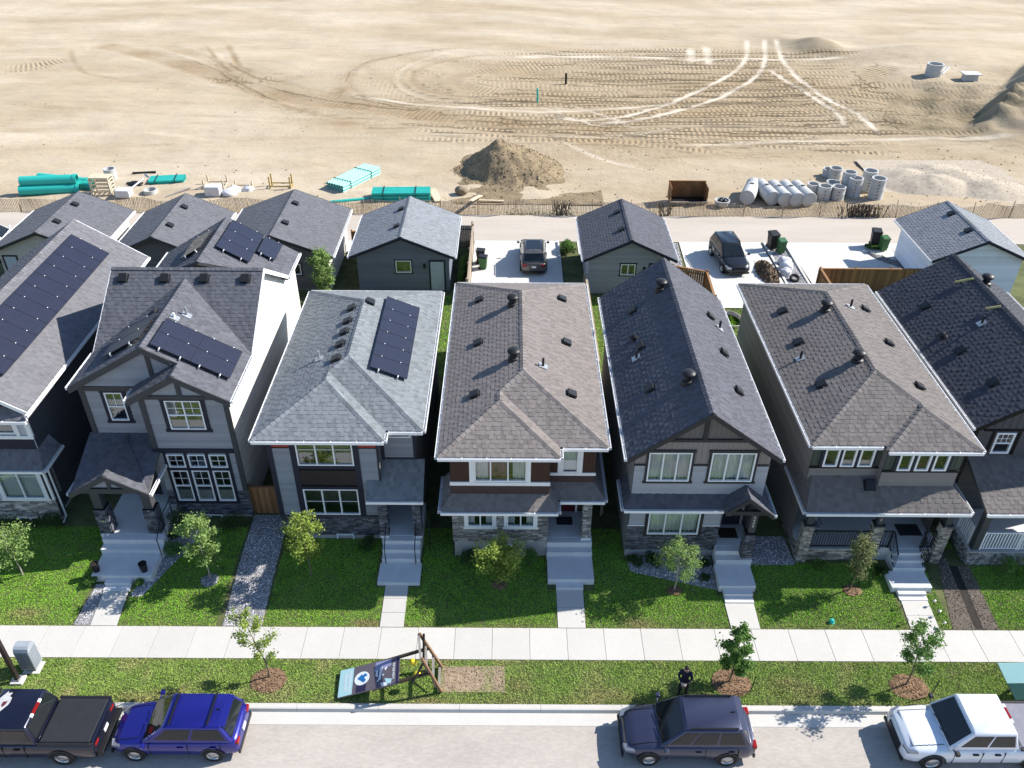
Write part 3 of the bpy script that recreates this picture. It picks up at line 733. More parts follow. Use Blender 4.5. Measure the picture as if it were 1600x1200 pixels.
def quadsheet(name, mt, pts, dz=0.02, n=10, tint=False):
    """bilinear patch from 4 plan points following the lot height"""
    mb = MB(); a, b, c, d = [Vector((p[0], p[1])) for p in pts]; vs = []
    for i in range(n+1):
        p = a.lerp(d, i/n); q = b.lerp(c, i/n)
        for e in (p, q): vs.append((e.x, e.y, G(e.y)+dz))
    mb.add(vs, [(2*i, 2*i+1, 2*i+3, 2*i+2) for i in range(n)]); return struct(mb.build(name, mt, tint=tint))
# road, gutter, kerb
struct(MB().box(-400, 400, -8, 18.02, -0.40, -0.14).build('road', road_m))
struct(MB().box(-400, 400, 18.02, 18.53, -0.40, -0.13).build('gutter_pan', concrete))
kb = struct(MB().box(-400, 400, 18.56, 18.80, -0.40, -0.06).build('kerb', concrete))
ksec = None
for i in range(-14, 14):
    x = i*2.98+1.2
    if ksec is None:
        mb = MB(); prof = [(18.53, -0.3), (18.80, -0.3), (18.80, 0.012), (18.63, 0.012), (18.58, -0.004), (18.54, -0.11)]
        mb.prism([(0.006, a, b) for a, b in prof][::-1], (2.968, 0, 0)); ksec = mb.build('kerb_section', concrete, kb)
        kbase = WM[ksec].copy(); place(ksec, Matrix.Translation((x, 0, 0)) @ kbase, kb)
    else:
        c = ksec.copy(); COL.objects.link(c); place(c, Matrix.Translation((x, 0, 0)) @ kbase, kb)
# lawns (soil sheets carrying the turf)
def lawn_mat(name, c1, c2, dry):
    m = bpy.data.materials.new(name); m.use_nodes = True; nt = m.node_tree; N = nt.nodes; L = nt.links; b = N['Principled BSDF']
    b.inputs['Roughness'].default_value = 0.9; b.inputs['Specular IOR Level'].default_value = 0.1
    g = N.new('ShaderNodeNewGeometry')
    def nz(s, d, a, b_):
        n = N.new('ShaderNodeTexNoise'); n.inputs['Scale'].default_value = s; n.inputs['Detail'].default_value = d; L.new(g.outputs['Position'], n.inputs['Vector'])
        r = N.new('ShaderNodeMapRange'); r.inputs['From Min'].default_value = a; r.inputs['From Max'].default_value = b_; L.new(n.outputs['Fac'], r.inputs['Value']); return r.outputs[0]
    def mix(f, a, b_):
        q = N.new('ShaderNodeMix'); q.data_type = 'RGBA'; L.new(f, q.inputs[0])
        for i, c in ((6, a), (7, b_)):
            if isinstance(c, tuple): q.inputs[i].default_value = (*c, 1)
            else: L.new(c, q.inputs[i])
        return q.outputs[2]
    col = mix(nz(1.3, 5, 0.3, 0.7), c1, c2); col = mix(nz(0.75, 6, 0.52, 0.78), col, dry)
    ad = N.new('ShaderNodeAttribute'); ad.attribute_name = 'dry'; col = mix(ad.outputs['Fac'], col, (0.36, 0.31, 0.13))
    a = N.new('ShaderNodeAttribute'); a.attribute_name = 'tint'; v = N.new('ShaderNodeVectorMath'); v.operation = 'SCALE'
    L.new(col, v.inputs[0]); L.new(a.outputs['Fac'], v.inputs['Scale']); L.new(v.outputs[0], b.inputs['Base Color']); return m
turf = lawn_mat('lawn_turf', (0.165, 0.370, 0.030), (0.225, 0.450, 0.045), (0.30, 0.45, 0.070))
turf_bv = lawn_mat('boulevard_turf', (0.200, 0.345, 0.055), (0.280, 0.400, 0.090), (0.46, 0.41, 0.18))
yard_m = mat('yard_soil', (0.085, 0.105, 0.036), 0.95, 0.35, 1.2, 0.3, 40, col2=(0.14, 0.15, 0.06))
lawn = sheet('lawn', yard_m, -120, 120, 22.25, 57.7, 0.0, n=60)
blv = sheet('boulevard', yard_m, -120, 120, 18.78, 20.76, 0.0, h=-0.01, n=2)
sheet('lane', lane_m, -400, 400, 57.55, 62.2, 0.16, h=0.0, n=4)
# sidewalk: base with separate slabs
sw = struct(MB().box(-120, 120, 20.76, 22.25, -0.2, -0.02).build('sidewalk', concrete))
slab = None; k0 = -20
for i in range(-20, 19):
    x = 0.84+1.482*i
    if slab is None:
        mb = MB(); mb.box(0.007, 1.475, 20.75, 22.26, -0.1, 0.022); slab = mb.build('slab', concrete, sw, bevel=0.006); sbase = WM[slab].copy(); place(slab, Matrix.Translation((x, 0, 0)) @ sbase, sw)
    else:
        c = slab.copy(); COL.objects.link(c); place(c, Matrix.Translation((x, 0, rnd.uniform(-0.003, 0.003))) @ sbase, sw)
# front walks
def walk(pts, n):
    base = None
    a, b, c, d = [Vector((*p, 0)) for p in pts]
    r = MB(); r.poly([(p[0], p[1], G(p[1])-0.002) for p in pts]); base = struct(r.build('path', concrete))
    for i in range(n):
        q = [a.lerp(d, i/n+0.004), b.lerp(c, i/n+0.004), b.lerp(c, (i+1)/n-0.004), a.lerp(d, (i+1)/n-0.004)]
        mb = MB(); vs = [(p.x, p.y, G(p.y)-0.06) for p in q]+[(p.x, p.y, G(p.y)+0.03) for p in q]
        mb.add(vs, [(4,5,6,7),(0,1,5,4),(1,2,6,5),(2,3,7,6),(3,0,4,7)]); mb.build('slab', concrete, base)
walk([(-16.78, 22.27), (-15.73, 22.27), (-15.85, 24.05), (-16.88, 24.05)], 2)
walk([(-5.17, 22.27), (-4.22, 22.27), (-4.22, 24.35), (-5.17, 24.35)], 3)
walk([(1.99, 22.27), (3.10, 22.27), (3.10, 24.25), (1.99, 24.25)], 2)
walk([(8.96, 22.27), (10.12, 22.27), (10.12, 23.55), (8.92, 23.55)], 1)
walk([(16.18, 22.20), (17.33, 22.20), (17.38, 23.7), (16.28, 23.7)], 2)
# driveways
for nm, pts in (('driveway', [(-2.68, 44.0), (3.42, 44.0), (3.5, 57.56), (-2.68, 57.56)]), ('driveway', [(12.1, 47.6), (18.55, 47.6), (18.5, 57.56), (12.45, 57.56)]),
                ('driveway', [(20.45, 50.6), (27.6, 50.6), (27.9, 57.56), (20.3, 57.56)])):
    quadsheet(nm, concrete_new, pts, 0.05)
for x0, x1 in ((-10.2, -3.8), (-18.0, -11.7), (-25.6, -19.8), (-33, -27.2), (4.9, 10.5), (27.9, 33.2)):
    quadsheet('driveway', concrete_new, [(x0, 55.4), (x1, 55.4), (x1, 57.56), (x0, 57.56)], 0.035)
# ================================================================== houses
def roofm(name, c, v=0.07): return mat(name, c, 0.92, v, 1.4, 0.25, 120, tint=True, fine=0.12, fscale=38)
sh_h0 = roofm('shingles_warm_grey', (0.150, 0.148, 0.160)); sh_h1 = roofm('shingles_slate_grey', (0.105, 0.107, 0.122)); sh_h2 = roofm('shingles_blue_grey', (0.185, 0.200, 0.212))
sh_h3 = roofm('shingles_taupe', (0.192, 0.170, 0.158)); sh_h4 = roofm('shingles_charcoal', (0.090, 0.092, 0.108)); sh_h5 = roofm('shingles_brown_grey', (0.158, 0.142, 0.133))
sh_h6 = roofm('shingles_black', (0.058, 0.060, 0.072)); sh_g4 = roofm('shingles_silver', (0.215, 0.228, 0.245)); sh_g1 = roofm('shingles_graphite', (0.125, 0.127, 0.140))
dk = mat('dark_trim', (0.030, 0.030, 0.033), 0.6, 0.08); navy = mat('navy_trim', (0.018, 0.020, 0.036), 0.6, 0.08); char = mat('charcoal_trim', (0.055, 0.056, 0.060), 0.6, 0.08)
soff = mat('roof_deck', (0.09, 0.09, 0.09), 0.9, 0.05)
def sid(name, c): return mat(name, c, 0.6, 0.05, 1.0, tint=True)
def steps(par, x0, x1, ya, yb, z0, z1, n, base=0.0, name='step'):
    for i in range(n):
        y0 = ya+(yb-ya)*i/n; y1 = ya+(yb-ya)*(i+1)/n; z = z0+(z1-z0)*(i+1)/n
        MB().box(x0, x1, y0, y1, base, z).build(name, steps_m, par, bevel=0.012)
def slabpart(par, x0, x1, y0, y1, z0, z1, name='landing', m=None): return MB().box(x0, x1, y0, y1, z0, z1).build(name, m or steps_m, par, bevel=0.012)
def handrail(par, pts, posts, m=None, name='handrail'):
    mb = MB(); mb.tube(pts, 0.022, 8)
    for p, h in posts: mb.tube([p, (p[0], p[1], p[2]+h)], 0.02, 8)
    return mb.build(name, m or black_metal, par, auto=0.7)
def railing(par, p, q, h, m, step=0.11, w=0.02, top=0.05):
    p = Vector(p); q = Vector(q); mb = MB(); up = Vector((0,0,h)); mb.bar(p+up, q+up, top, 0.04); mb.bar(p+Vector((0,0,0.08)), q+Vector((0,0,0.08)), top*0.8, 0.03)
    n = int((q-p).length/step)
    for i in range(n+1): c = p+(q-p)*(i/n); mb.bar(c+Vector((0,0,0.08)), c+up, w, w)
    for c in (p, q): mb.bar(c, c+up*1.04, 0.06, 0.06)
    return mb.build('railing', m, par)
def downspout(par, x, y, z0, z1, m=None, kick=-1):
    mb = MB(); mb.tube([(x, y, z1), (x, y, z0+0.15), (x, y-0.35, z0+0.05)], 0.045, 6); return mb.build('downspout', m or gutterm, par)
def rake(par, p, q, material, h=0.2, t=0.04):
    mb = MB(); p = Vector(p); q = Vector(q); d = Vector((0, 0, -h))
    mb.prism([tuple(p), tuple(q), tuple(q+d), tuple(p+d)], (0, -t, 0)); return mb.build('fascia', material, par)
def shell(par, m, xl, xr, yf, yb, z0, z1, left=True, right=True, back=True):
    if left: wall(par, m, '-X', xl, yf, yb, z0, z1, name='side_wall')
    if right: wall(par, m, '+X', xr, yf, yb, z0, z1, name='side_wall')
    if back: wall(par, m, '+Y', yb, xl, xr, z0, z1, name='rear_wall')
    MB().box(xl+0.04, xr-0.04, yf+0.06, yb-0.04, -0.3, z0+0.002).build('foundation', found, par)

# ---------------------------------------------------------------- house 2: blue grey hip roof
h = thing('house', 'grey house with blue-grey hip roof and two red panels under the front eave', 'house', (-6.95, 33, 0), 'two-storey houses in the row')
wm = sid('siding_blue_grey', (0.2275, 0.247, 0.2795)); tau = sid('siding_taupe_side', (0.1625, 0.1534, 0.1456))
polys, lines = hip_polys(-10.35, -3.54, -5.05, 26.48, 27.14, 38.78, 6.2, 0.415, 'L')
deck(h, polys, soff); shingles(h, polys, sh_h2, single=300); caps(h, lines, sh_h2)
for p, q, o in (((-10.35,26.48,6.2),(-10.35,38.78,6.2),(-1,0)), ((-10.35,26.48,6.2),(-5.05,26.48,6.2),(0,-1)), ((-5.05,26.48,6.2),(-5.05,27.02,6.2),(1,0)), ((-4.93,27.14,6.2),(-3.54,27.14,6.2),(0,-1)), ((-3.54,27.14,6.2),(-3.54,38.78,6.2),(1,0)), ((-10.35,38.78,6.2),(-3.54,38.78,6.2),(0,1))): gutter(h, p, q, o)
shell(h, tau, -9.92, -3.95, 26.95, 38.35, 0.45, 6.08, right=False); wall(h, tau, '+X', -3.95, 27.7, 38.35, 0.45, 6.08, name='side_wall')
H2H = [(-8.78,-6.45,4.52,6.0), (-8.78,-6.45,1.73,3.20), (-7.64,-6.87,0.12,0.55)]
wall(h, wm, '-Y', 26.95, -9.92, -5.45, 1.63, 6.08, H2H, name='front_wall')
stm_d = mat('slate_ledgestone', (0.095, 0.097, 0.112), 0.85, 0.2, 6, 0.3, 60, tint=True)
stm_g = mat('grey_ledgestone', (0.235, 0.225, 0.215), 0.85, 0.2, 6, 0.3, 60, tint=True)
stm_t = mat('tan_ledgestone', (0.28, 0.25, 0.215), 0.85, 0.2, 6, 0.3, 60, tint=True)
MB().box(-9.90, -5.47, 26.96, 27.1, 0.1, 1.63).build('front_wall', found, h)
stones(h, stm_d, '-Y', 26.955, -9.94, -5.44, 0.50, 1.62, H2H)
trim(h, char, [(-9.97,-5.42,26.88,26.97,1.625,1.68)], 'ledge')
trim(h, navy, [(-9.03,-8.785,26.90,26.96,1.685,6.05), (-6.445,-6.20,26.90,26.96,1.685,6.05), (-8.78,-6.45,26.905,26.96,4.31,4.515), (-8.78,-6.45,26.905,26.96,3.205,3.385), (-9.96,-9.755,26.895,26.96,1.685,6.05), (-5.475,-5.41,26.895,26.96,1.685,6.05)])
trim(h, mat('espresso_panel', (0.028,0.020,0.020), 0.6, 0.1), [(-8.78,-6.45,26.915,26.96,3.42,4.27)], 'panel')
trim(h, wm, [(-8.80,-6.43,26.87,26.94,4.275,4.305), (-8.80,-6.43,26.87,26.94,3.39,3.415)], 'drip_cap')
redm = mat('red_panel', (0.30, 0.045, 0.030), 0.5, 0.08); trim(h, redm, [(-9.75,-9.035,26.905,26.96,5.50,6.05)], 'panel'); trim(h, redm, [(-6.195,-5.48,26.905,26.96,5.50,6.05)], 'panel')
trim(h, wm, [(-9.75,-9.035,26.89,26.95,5.455,5.495), (-6.195,-5.48,26.89,26.95,5.455,5.495)], 'drip_cap')
window(h, -8.78, -6.45, 4.52, 6.0, 26.95, 3, grid=(1, 2, 0.35, 0.78), shade=None)
window(h, -8.78, -6.45, 1.73, 3.20, 26.95, 3, grid=(1, 2, 0.33, 0.7))
window(h, -7.64, -6.87, 0.12, 0.55, 26.95, 1)
wall(h, wm, '-Y', 27.7, -5.45, -3.95, 4.2, 6.08, [(-5.16,-4.13,5.43,6.0)], name='front_wall'); wall(h, tau, '+X', -5.45, 26.95, 27.7, 3.6, 6.08, name='side_wall')
window(h, -5.16, -4.13, 5.43, 6.0, 27.7, 1); trim(h, navy, [(-5.42,-5.28,27.65,27.71,4.25,6.05), (-4.06,-3.92,27.65,27.71,4.25,6.05), (-5.28,-4.06,27.66,27.71,4.25,4.34)])
pr = [[(-6.0,26.25,3.2),(-3.6,26.25,3.2),(-3.6,27.7,4.25),(-5.45,27.7,4.25),(-5.45,26.95,3.71),(-6.0,26.95,3.71)]]
deck(h, pr, soff, 0.12, 'porch_roof'); shingles(h, pr, sh_h2); gutter(h, (-6.0,26.25,3.2), (-3.6,26.25,3.2), (0,-1))
wall(h, wm, '-Y', 28.5, -5.45, -3.95, 0.9, 3.6, name='porch_wall'); wall(h, wm, '+X', -5.45, 26.95, 28.5, 0.9, 3.6, name='porch_wall'); wall(h, wm, '-X', -4.02, 27.4, 28.5, 0.9, 3.6, name='porch_wall')
door(h, -5.1, -4.2, 1.0, 3.05, 28.48, navy, white)
slabpart(h, -5.55, -3.8, 26.42, 28.5, 0.0, 1.0, 'porch_floor')
for a in (-5.56, -4.12):
    slabpart(h, a-0.02, a+0.37, 26.27, 26.68, 0.99, 1.07, 'column_base', white); stones(h, stm_d, '-Y', 26.34, a, a+0.34, 1.07, 3.05, name='column', hmin=0.06, hmax=0.12, lmin=0.1, lmax=0.22); MB().box(a+0.01, a+0.33, 26.34, 26.64, 1.06, 3.08).build('column', stm_d, h)
    stones(h, stm_d, '+X', a+0.33, 26.33, 26.64, 1.07, 3.05, name='column', lmin=0.1, lmax=0.2)
steps(h, -5.45, -3.82, 25.45, 26.42, 0.35, 0.98, 3); slabpart(h, -5.52, -3.74, 24.32, 25.45, -0.1, 0.33)
for a in (-5.28, -4.0):
    handrail(h, [(a,25.35,1.2),(a,26.5,1.95)], [((a,25.40,0.33),0.9), ((a,26.45,1.0),0.92)])
MB().box(-3.45+0.0-0.02, -3.43, 26.3, 26.32, 0.2, 2.2).build('downspout', black_metal, h)
text_part('1402', 'house_number', 0.17, numm, h, Matrix.Translation((-6.02, 26.88, 1.42)) @ Matrix.Rotation(math.pi/2, 4, 'X'))
for y in (34.95, 33.77, 32.80, 31.77, 30.60): box_vent(h, -7.51, y, slope_z('L', -7.51, -10.35, 6.2, .415), slope_n('L', .415))
box_vent(h, -6.7, 35.35, slope_z('R', -6.7, -3.54, 6.2, .415), slope_n('R', .415)); stack(h, -8.40, 31.16, slope_z('L', -8.40, -10.35, 6.2, .415), slope_n('L', .415), galv)
solar('solar_array', 'single column of six solar panels on the blue-grey hip roof', 'R', -3.54, 6.2, .415, -6.05, -4.5, 30.05, 36.15, 6)

# ---------------------------------------------------------------- house 3: taupe hip roof, brown and white front
h = thing('house', 'house with taupe hip roof, brown cladding, white window trim and grey stone below', 'house', (0.55, 33, 0), 'two-storey houses in the row')
brown = mat('brown_panel_boards', (0.052, 0.024, 0.016), 0.6, 0.2, 3, tint=True, stretch=(8, 8, 0.5)); brl = sid('siding_brown', (0.0585, 0.0351, 0.0312)); t3 = sid('siding_side_brown', (0.143, 0.13, 0.1235))
polys, lines = hip_polys(-2.82, 3.93, 2.0, 25.5, 26.15, 39.75, 6.2, 0.415, 'L')
deck(h, polys, soff); shingles(h, polys, sh_h3, single=300, contrast=0.8); caps(h, lines, sh_h3)
for p, q, o in (((-2.82,25.5,6.2),(-2.82,39.75,6.2),(-1,0)), ((-2.82,25.5,6.2),(2.0,25.5,6.2),(0,-1)), ((2.0,25.5,6.2),(2.0,26.03,6.2),(1,0)), ((2.12,26.15,6.2),(3.93,26.15,6.2),(0,-1)), ((3.93,26.15,6.2),(3.93,39.75,6.2),(1,0)), ((-2.82,39.75,6.2),(3.93,39.75,6.2),(0,1))): gutter(h, p, q, o)
shell(h, t3, -2.38, 3.55, 25.95, 39.35, 0.45, 6.08, right=False); wall(h, t3, '+X', 3.55, 26.7, 39.35, 0.45, 6.08, name='side_wall')
wall(h, brown, '-Y', 25.95, -2.38, 1.62, 4.55, 6.08, [(-1.42,0.70,4.62,6.0)], 0.16, 'batten', 'front_wall'); wall(h, brl, '-Y', 25.95, -2.38, 1.62, 3.8, 4.37, name='front_wall')
trim(h, white, [(-2.42,1.66,25.89,25.96,4.37,4.55), (-1.62,-1.425,25.895,25.95,4.552,6.05), (0.705,0.86,25.895,25.95,4.552,6.05)])
window(h, -1.42, 0.70, 4.57, 6.0, 25.95, 3, ratios=(0.30, 0.65), shade='sides')
wall(h, brown, '-Y', 26.7, 1.62, 3.55, 4.42, 6.08, [(2.17,2.83,4.5,6.0)], 0.16, 'batten', 'front_wall'); wall(h, brl, '-Y', 26.7, 1.62, 3.55, 3.6, 4.3, name='front_wall'); wall(h, brl, '+X', 1.62, 25.95, 26.7, 3.6, 6.08, name='side_wall')
trim(h, white, [(1.64,3.58,26.64,26.71,4.28,4.42), (1.99,2.165,26.645,26.70,4.422,6.05), (2.835,3.01,26.645,26.70,4.422,6.05)]); window(h, 2.17, 2.83, 4.43, 6.0, 26.7, 1, shade='blind')
e = 3.45; w2 = 3.88
pr = [[(-2.80,25.35,e),(2.0,25.35,e),(1.62,25.95,w2),(-2.38,25.95,w2)], [(-2.80,25.35,e),(-2.38,25.95,w2),(-2.38,27.5,w2),(-2.80,27.5,e)],
      [(2.0,25.35,e),(2.0,26.05,e),(1.62,26.7,w2),(1.62,25.95,w2)], [(2.0,26.05,e),(3.97,26.05,e),(3.55,26.7,w2),(1.62,26.7,w2)], [(3.97,26.05,e),(3.97,29.3,e),(3.55,29.3,w2),(3.55,26.7,w2)]]
deck(h, pr, soff, 0.12, 'porch_roof'); shingles(h, pr, sh_h3, contrast=0.8)
for p, q, o in ((pr[0][0], pr[0][1], (0,-1)), ((-2.80,25.35,e),(-2.80,27.5,e),(-1,0)), ((2.0,25.35,e),(2.0,25.93,e),(1,0)), ((2.12,26.05,e),(3.97,26.05,e),(0,-1)), ((3.97,26.05,e),(3.97,29.3,e),(1,0))): gutter(h, p, q, o)
H3H = [(-1.77,-0.66,2.05,2.86), (-0.10,1.07,2.05,2.86), (-1.0,0.30,0.55,0.95)]
MB().box(-2.34, 1.60, 25.97, 26.1, 0.0, 1.16).build('front_wall', found, h)
stones(h, stm_g, '-Y', 25.955, -2.40, 1.63, 1.16, 3.4, H3H, lmax=0.36); wall(h, stm_g, '-Y', 25.97, -2.38, 1.62, 1.14, 3.4, H3H, style='flat', name='front_wall')
stones(h, stm_g, '+X', 1.615, 25.95, 27.0, 1.16, 3.4, lmax=0.36)
for a, b in ((-1.77,-0.66), (-0.10,1.07)): window(h, a, b, 2.05, 2.86, 25.93, 2, shade='sides', tr=0.12, trm=white)
window(h, -1.0, 0.30, 0.52, 0.95, 25.95, 2)
wall(h, brl, '-Y', 28.0, 1.62, 3.55, 0.9, 3.7, name='porch_wall'); wall(h, stm_g, '-X', 3.5, 26.9, 28.0, 0.9, 3.7, style='flat', name='porch_wall')
door(h, 2.05, 2.95, 1.0, 3.05, 27.98, mat('maroon_door', (0.09,0.012,0.018), 0.5, 0.1), white); slabpart(h, 2.1, 2.8, 27.1, 27.6, 1.001, 1.03, 'door_mat', dark_in)
slabpart(h, 1.64, 3.58, 26.35, 28.0, 0.0, 1.0, 'porch_floor'); stones(h, stm_g, '-Y', 26.25, 3.14, 3.5, 1.1, 3.3, name='column', lmax=0.3); stones(h, stm_g, '-X', 3.14, 26.24, 26.55, 1.1, 3.3, name='column', lmax=0.3)
slabpart(h, 3.15, 3.5, 26.25, 26.55, 1.08, 3.35, 'column', stm_g); slabpart(h, 3.1, 3.54, 26.18, 26.6, 0.99, 1.1, 'column_base', white)
steps(h, 1.62, 3.58, 25.72, 26.35, 0.45, 0.99, 2); slabpart(h, 1.64, 3.58, 24.42, 25.72, -0.1, 0.47); steps(h, 1.98, 3.12, 24.12, 24.42, 0.1, 0.3, 1)
for x, y in ((-1.54, 36.98), (-1.46, 32.92), (-1.47, 28.88)): box_vent(h, x, y, slope_z('L', x, -2.82, 6.2, .415), slope_n('L', .415))
for x, y in ((2.56, 37.08), (2.58, 33.01), (2.58, 28.96)): box_vent(h, x, y, slope_z('R', x, 3.93, 6.2, .415), slope_n('R', .415))
for x, y in ((0.10, 35.36), (0.15, 30.61)): pot_vent(h, x, y, slope_z('L', x, -2.82, 6.2, .415))
stack(h, 1.42, 30.35, slope_z('R', 1.42, 3.93, 6.2, .415), slope_n('R', .415))

# ---------------------------------------------------------------- house 4: charcoal gable roof
h = thing('house', 'house with steep charcoal gable roof facing the street and light grey siding', 'house', (7.65, 32, 0), 'two-storey houses in the row')
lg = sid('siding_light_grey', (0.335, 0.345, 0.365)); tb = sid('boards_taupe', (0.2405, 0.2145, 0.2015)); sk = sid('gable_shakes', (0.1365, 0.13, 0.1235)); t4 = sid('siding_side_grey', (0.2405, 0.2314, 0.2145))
xl, xr, e, r = 4.62, 10.70, 6.15, 8.42; q4 = (r-e)/((xr-xl)/2); polys = gable_polys(xl, xr, 25.5, 38.4, e, r)
deck(h, polys, soff); shingles(h, polys, sh_h4, single=300); caps(h, [((7.66,25.5,r),(7.66,38.4,r))], sh_h4, 0.6)
gutter(h, (xl,25.5,e), (xl,38.4,e), (-1,0)); gutter(h, (xr,25.5,e), (xr,38.4,e), (1,0))
for s in (xl, xr): rake(h, (s,25.49,e+0.01), (7.66,25.49,r+0.01), dk, 0.24); rake(h, (s,38.45,e+0.01), (7.66,38.45,r+0.01), dk, 0.24)
z4 = lambda x: e-0.2+q4*min(x-xl, xr-x)
top = [(5.02,0.2),(10.42,0.2),(10.42,z4(10.42)),(7.66,z4(7.66)),(5.02,z4(5.02))]
H4H = [(5.55,7.27,4.62,6.12), (8.05,9.82,4.62,6.12)]
wall(h, lg, '-Y', 26.0, 5.02, 10.42, 3.8, 5.42, H4H, name='front_wall'); wall(h, tb, '-Y', 26.0, 5.02, 10.42, 5.5, 6.66, H4H, 0.2, 'batten', 'front_wall', top=top); wall(h, sk, '-Y', 26.0, 5.02, 10.42, 6.8, 8.4, (), 0.2, 'batten', 'gable', top=top)
trim(h, dk, [(5.0,5.55-0.1,25.95,26.01,5.42,5.5), (7.37,7.95,25.95,26.01,5.42,5.5), (9.92,10.44,25.95,26.01,5.42,5.5), (5.85,9.5,25.93,26.0,6.66,6.80), (7.57,7.75,25.94,26.0,6.80,8.05)])
for a, b, c in ((5.55,7.27,(0.33,0.68)), (8.05,9.82,(0.35,0.68))): window(h, a, b, 4.62, 6.12, 25.98, 3, ratios=c, tr=0.1, trm=dk, head=0.12, shade='curtain')
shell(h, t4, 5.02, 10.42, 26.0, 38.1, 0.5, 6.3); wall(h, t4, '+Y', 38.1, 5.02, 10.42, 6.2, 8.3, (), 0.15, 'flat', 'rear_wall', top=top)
MB().box(5.03, 8.9, 26.02, 26.2, 0.0, 0.66).build('front_wall', found, h)
L4H = [(5.86,8.03,1.62,3.12)]
stones(h, stm_d, '-Y', 26.0, 5.0, 8.9, 0.66, 2.10, L4H); wall(h, lg, '-Y', 26.0, 5.02, 8.9, 2.14, 3.9, L4H, name='front_wall'); trim(h, white, [(5.0,5.72,25.94,26.0,2.10,2.15), (8.17,8.92,25.94,26.0,2.10,2.15)], 'ledge')
trim(h, dk, [(5.72,5.855,25.95,26.0,1.5,3.5), (8.035,8.17,25.95,26.0,1.5,3.5), (5.855,8.035,25.955,26.0,1.5,1.615), (5.0,5.04,25.955,26.0,2.15,3.5)]); window(h, 5.86, 8.03, 1.62, 3.12, 25.98, 3, grid=(1, 1, 0.8, 1.0), shade='curtain', ratios=(0.32, 0.66))
e2 = 3.5
pr = [[(4.70,25.5,e2),(9.0,25.5,e2),(9.0,26.0,3.93),(5.02,26.0,3.93)], [(4.70,25.5,e2),(5.02,26.0,3.93),(5.02,27.3,3.93),(4.70,27.3,e2)],
      [(8.78,25.15,3.68),(9.66,25.15,4.42),(9.66,26.0,4.42),(8.78,26.0,3.68)], [(10.78,25.15,3.48),(9.66,25.15,4.42),(9.66,26.0,4.42),(10.78,26.0,3.48)], [(10.42,26.0,3.78),(10.78,26.0,3.48),(10.78,27.3,3.48),(10.42,27.3,3.78)]]
deck(h, pr, soff, 0.12, 'porch_roof'); shingles(h, pr, sh_h4); gutter(h, (4.70,25.5,e2), (8.78,25.5,e2), (0,-1)); gutter(h, (4.70,25.5,e2), (4.70,27.3,e2), (-1,0)); gutter(h, (10.78,25.15,3.48), (10.78,27.3,3.48), (1,0))
rake(h, (8.78,25.14,3.69), (9.66,25.14,4.43), dk, 0.22); rake(h, (10.78,25.14,3.49), (9.66,25.14,4.43), dk, 0.22); trim(h, dk, [(8.95,10.5,25.2,25.3,3.45,3.66)])
for a in ((9.9, 25.25),): slabpart(h, a[0], a[0]+0.28, a[1], a[1]+0.28, 2.4, 3.5, 'column', char); slabpart(h, a[0]-0.06, a[0]+0.34, a[1]-0.05, a[1]+0.33, 1.0, 2.4, 'column', stm_d); stones(h, stm_d, '-Y', a[1]-0.05, a[0]-0.06, a[0]+0.34, 1.0, 2.36, name='column', lmax=0.25); stones(h, stm_d, '-X', a[0]-0.06, a[1]-0.05, a[1]+0.33, 1.0, 2.36, name='column', lmax=0.25)
for i, ch in enumerate('2408'): text_part(ch, 'house_number', 0.16, numm, h, Matrix.Translation((10.04, 25.245, 3.28-i*0.16)) @ Matrix.Rotation(math.pi/2, 4, 'X'))
wall(h, char, '-Y', 27.2, 8.9, 10.42, 1.0, 3.9, name='porch_wall', style='flat'); wall(h, t4, '+X', 8.9, 26.0, 27.2, 1.0, 3.9, name='porch_wall')
door(h, 9.35, 10.15, 1.05, 3.1, 27.18, navy, mat('pink_grey_trim', (0.42,0.38,0.40), 0.5, 0.05), False, True); slabpart(h, 9.15, 9.95, 26.35, 26.95, 1.001, 1.03, 'door_mat', mat('brown_mat', (0.05,0.03,0.02), 0.95, 0.2))
slabpart(h, 8.86, 10.34, 25.9, 27.2, 0.0, 1.0, 'porch_floor'); steps(h, 8.84, 10.36, 25.3, 25.9, 0.5, 0.99, 2); slabpart(h, 8.77, 10.3, 24.1, 25.3, -0.1, 0.48); steps(h, 8.94, 10.14, 23.5, 24.1, 0.02, 0.32, 2)
for x, y in ((5.89, 35.39), (5.86, 32.17), (5.87, 28.94)): box_vent(h, x, y, slope_z('L', x, xl, e, q4), slope_n('L', q4))
for x, y in ((9.51, 34.96), (9.5, 31.76), (9.53, 28.85)): box_vent(h, x, y, slope_z('R', x, xr, e, q4), slope_n('R', q4))
for y in (35.78, 28.07): pot_vent(h, 7.17, y, slope_z('L', 7.17, xl, e, q4))
box_vent(h, 5.72, 33.05, slope_z('L', 5.72, xl, e, q4), slope_n('L', q4), 'round'); stack(h, 5.61, 31.57, slope_z('L', 5.61, xl, e, q4), slope_n('L', q4)); stack(h, 9.9, 34.38, slope_z('R', 9.9, xr, e, q4), slope_n('R', q4))

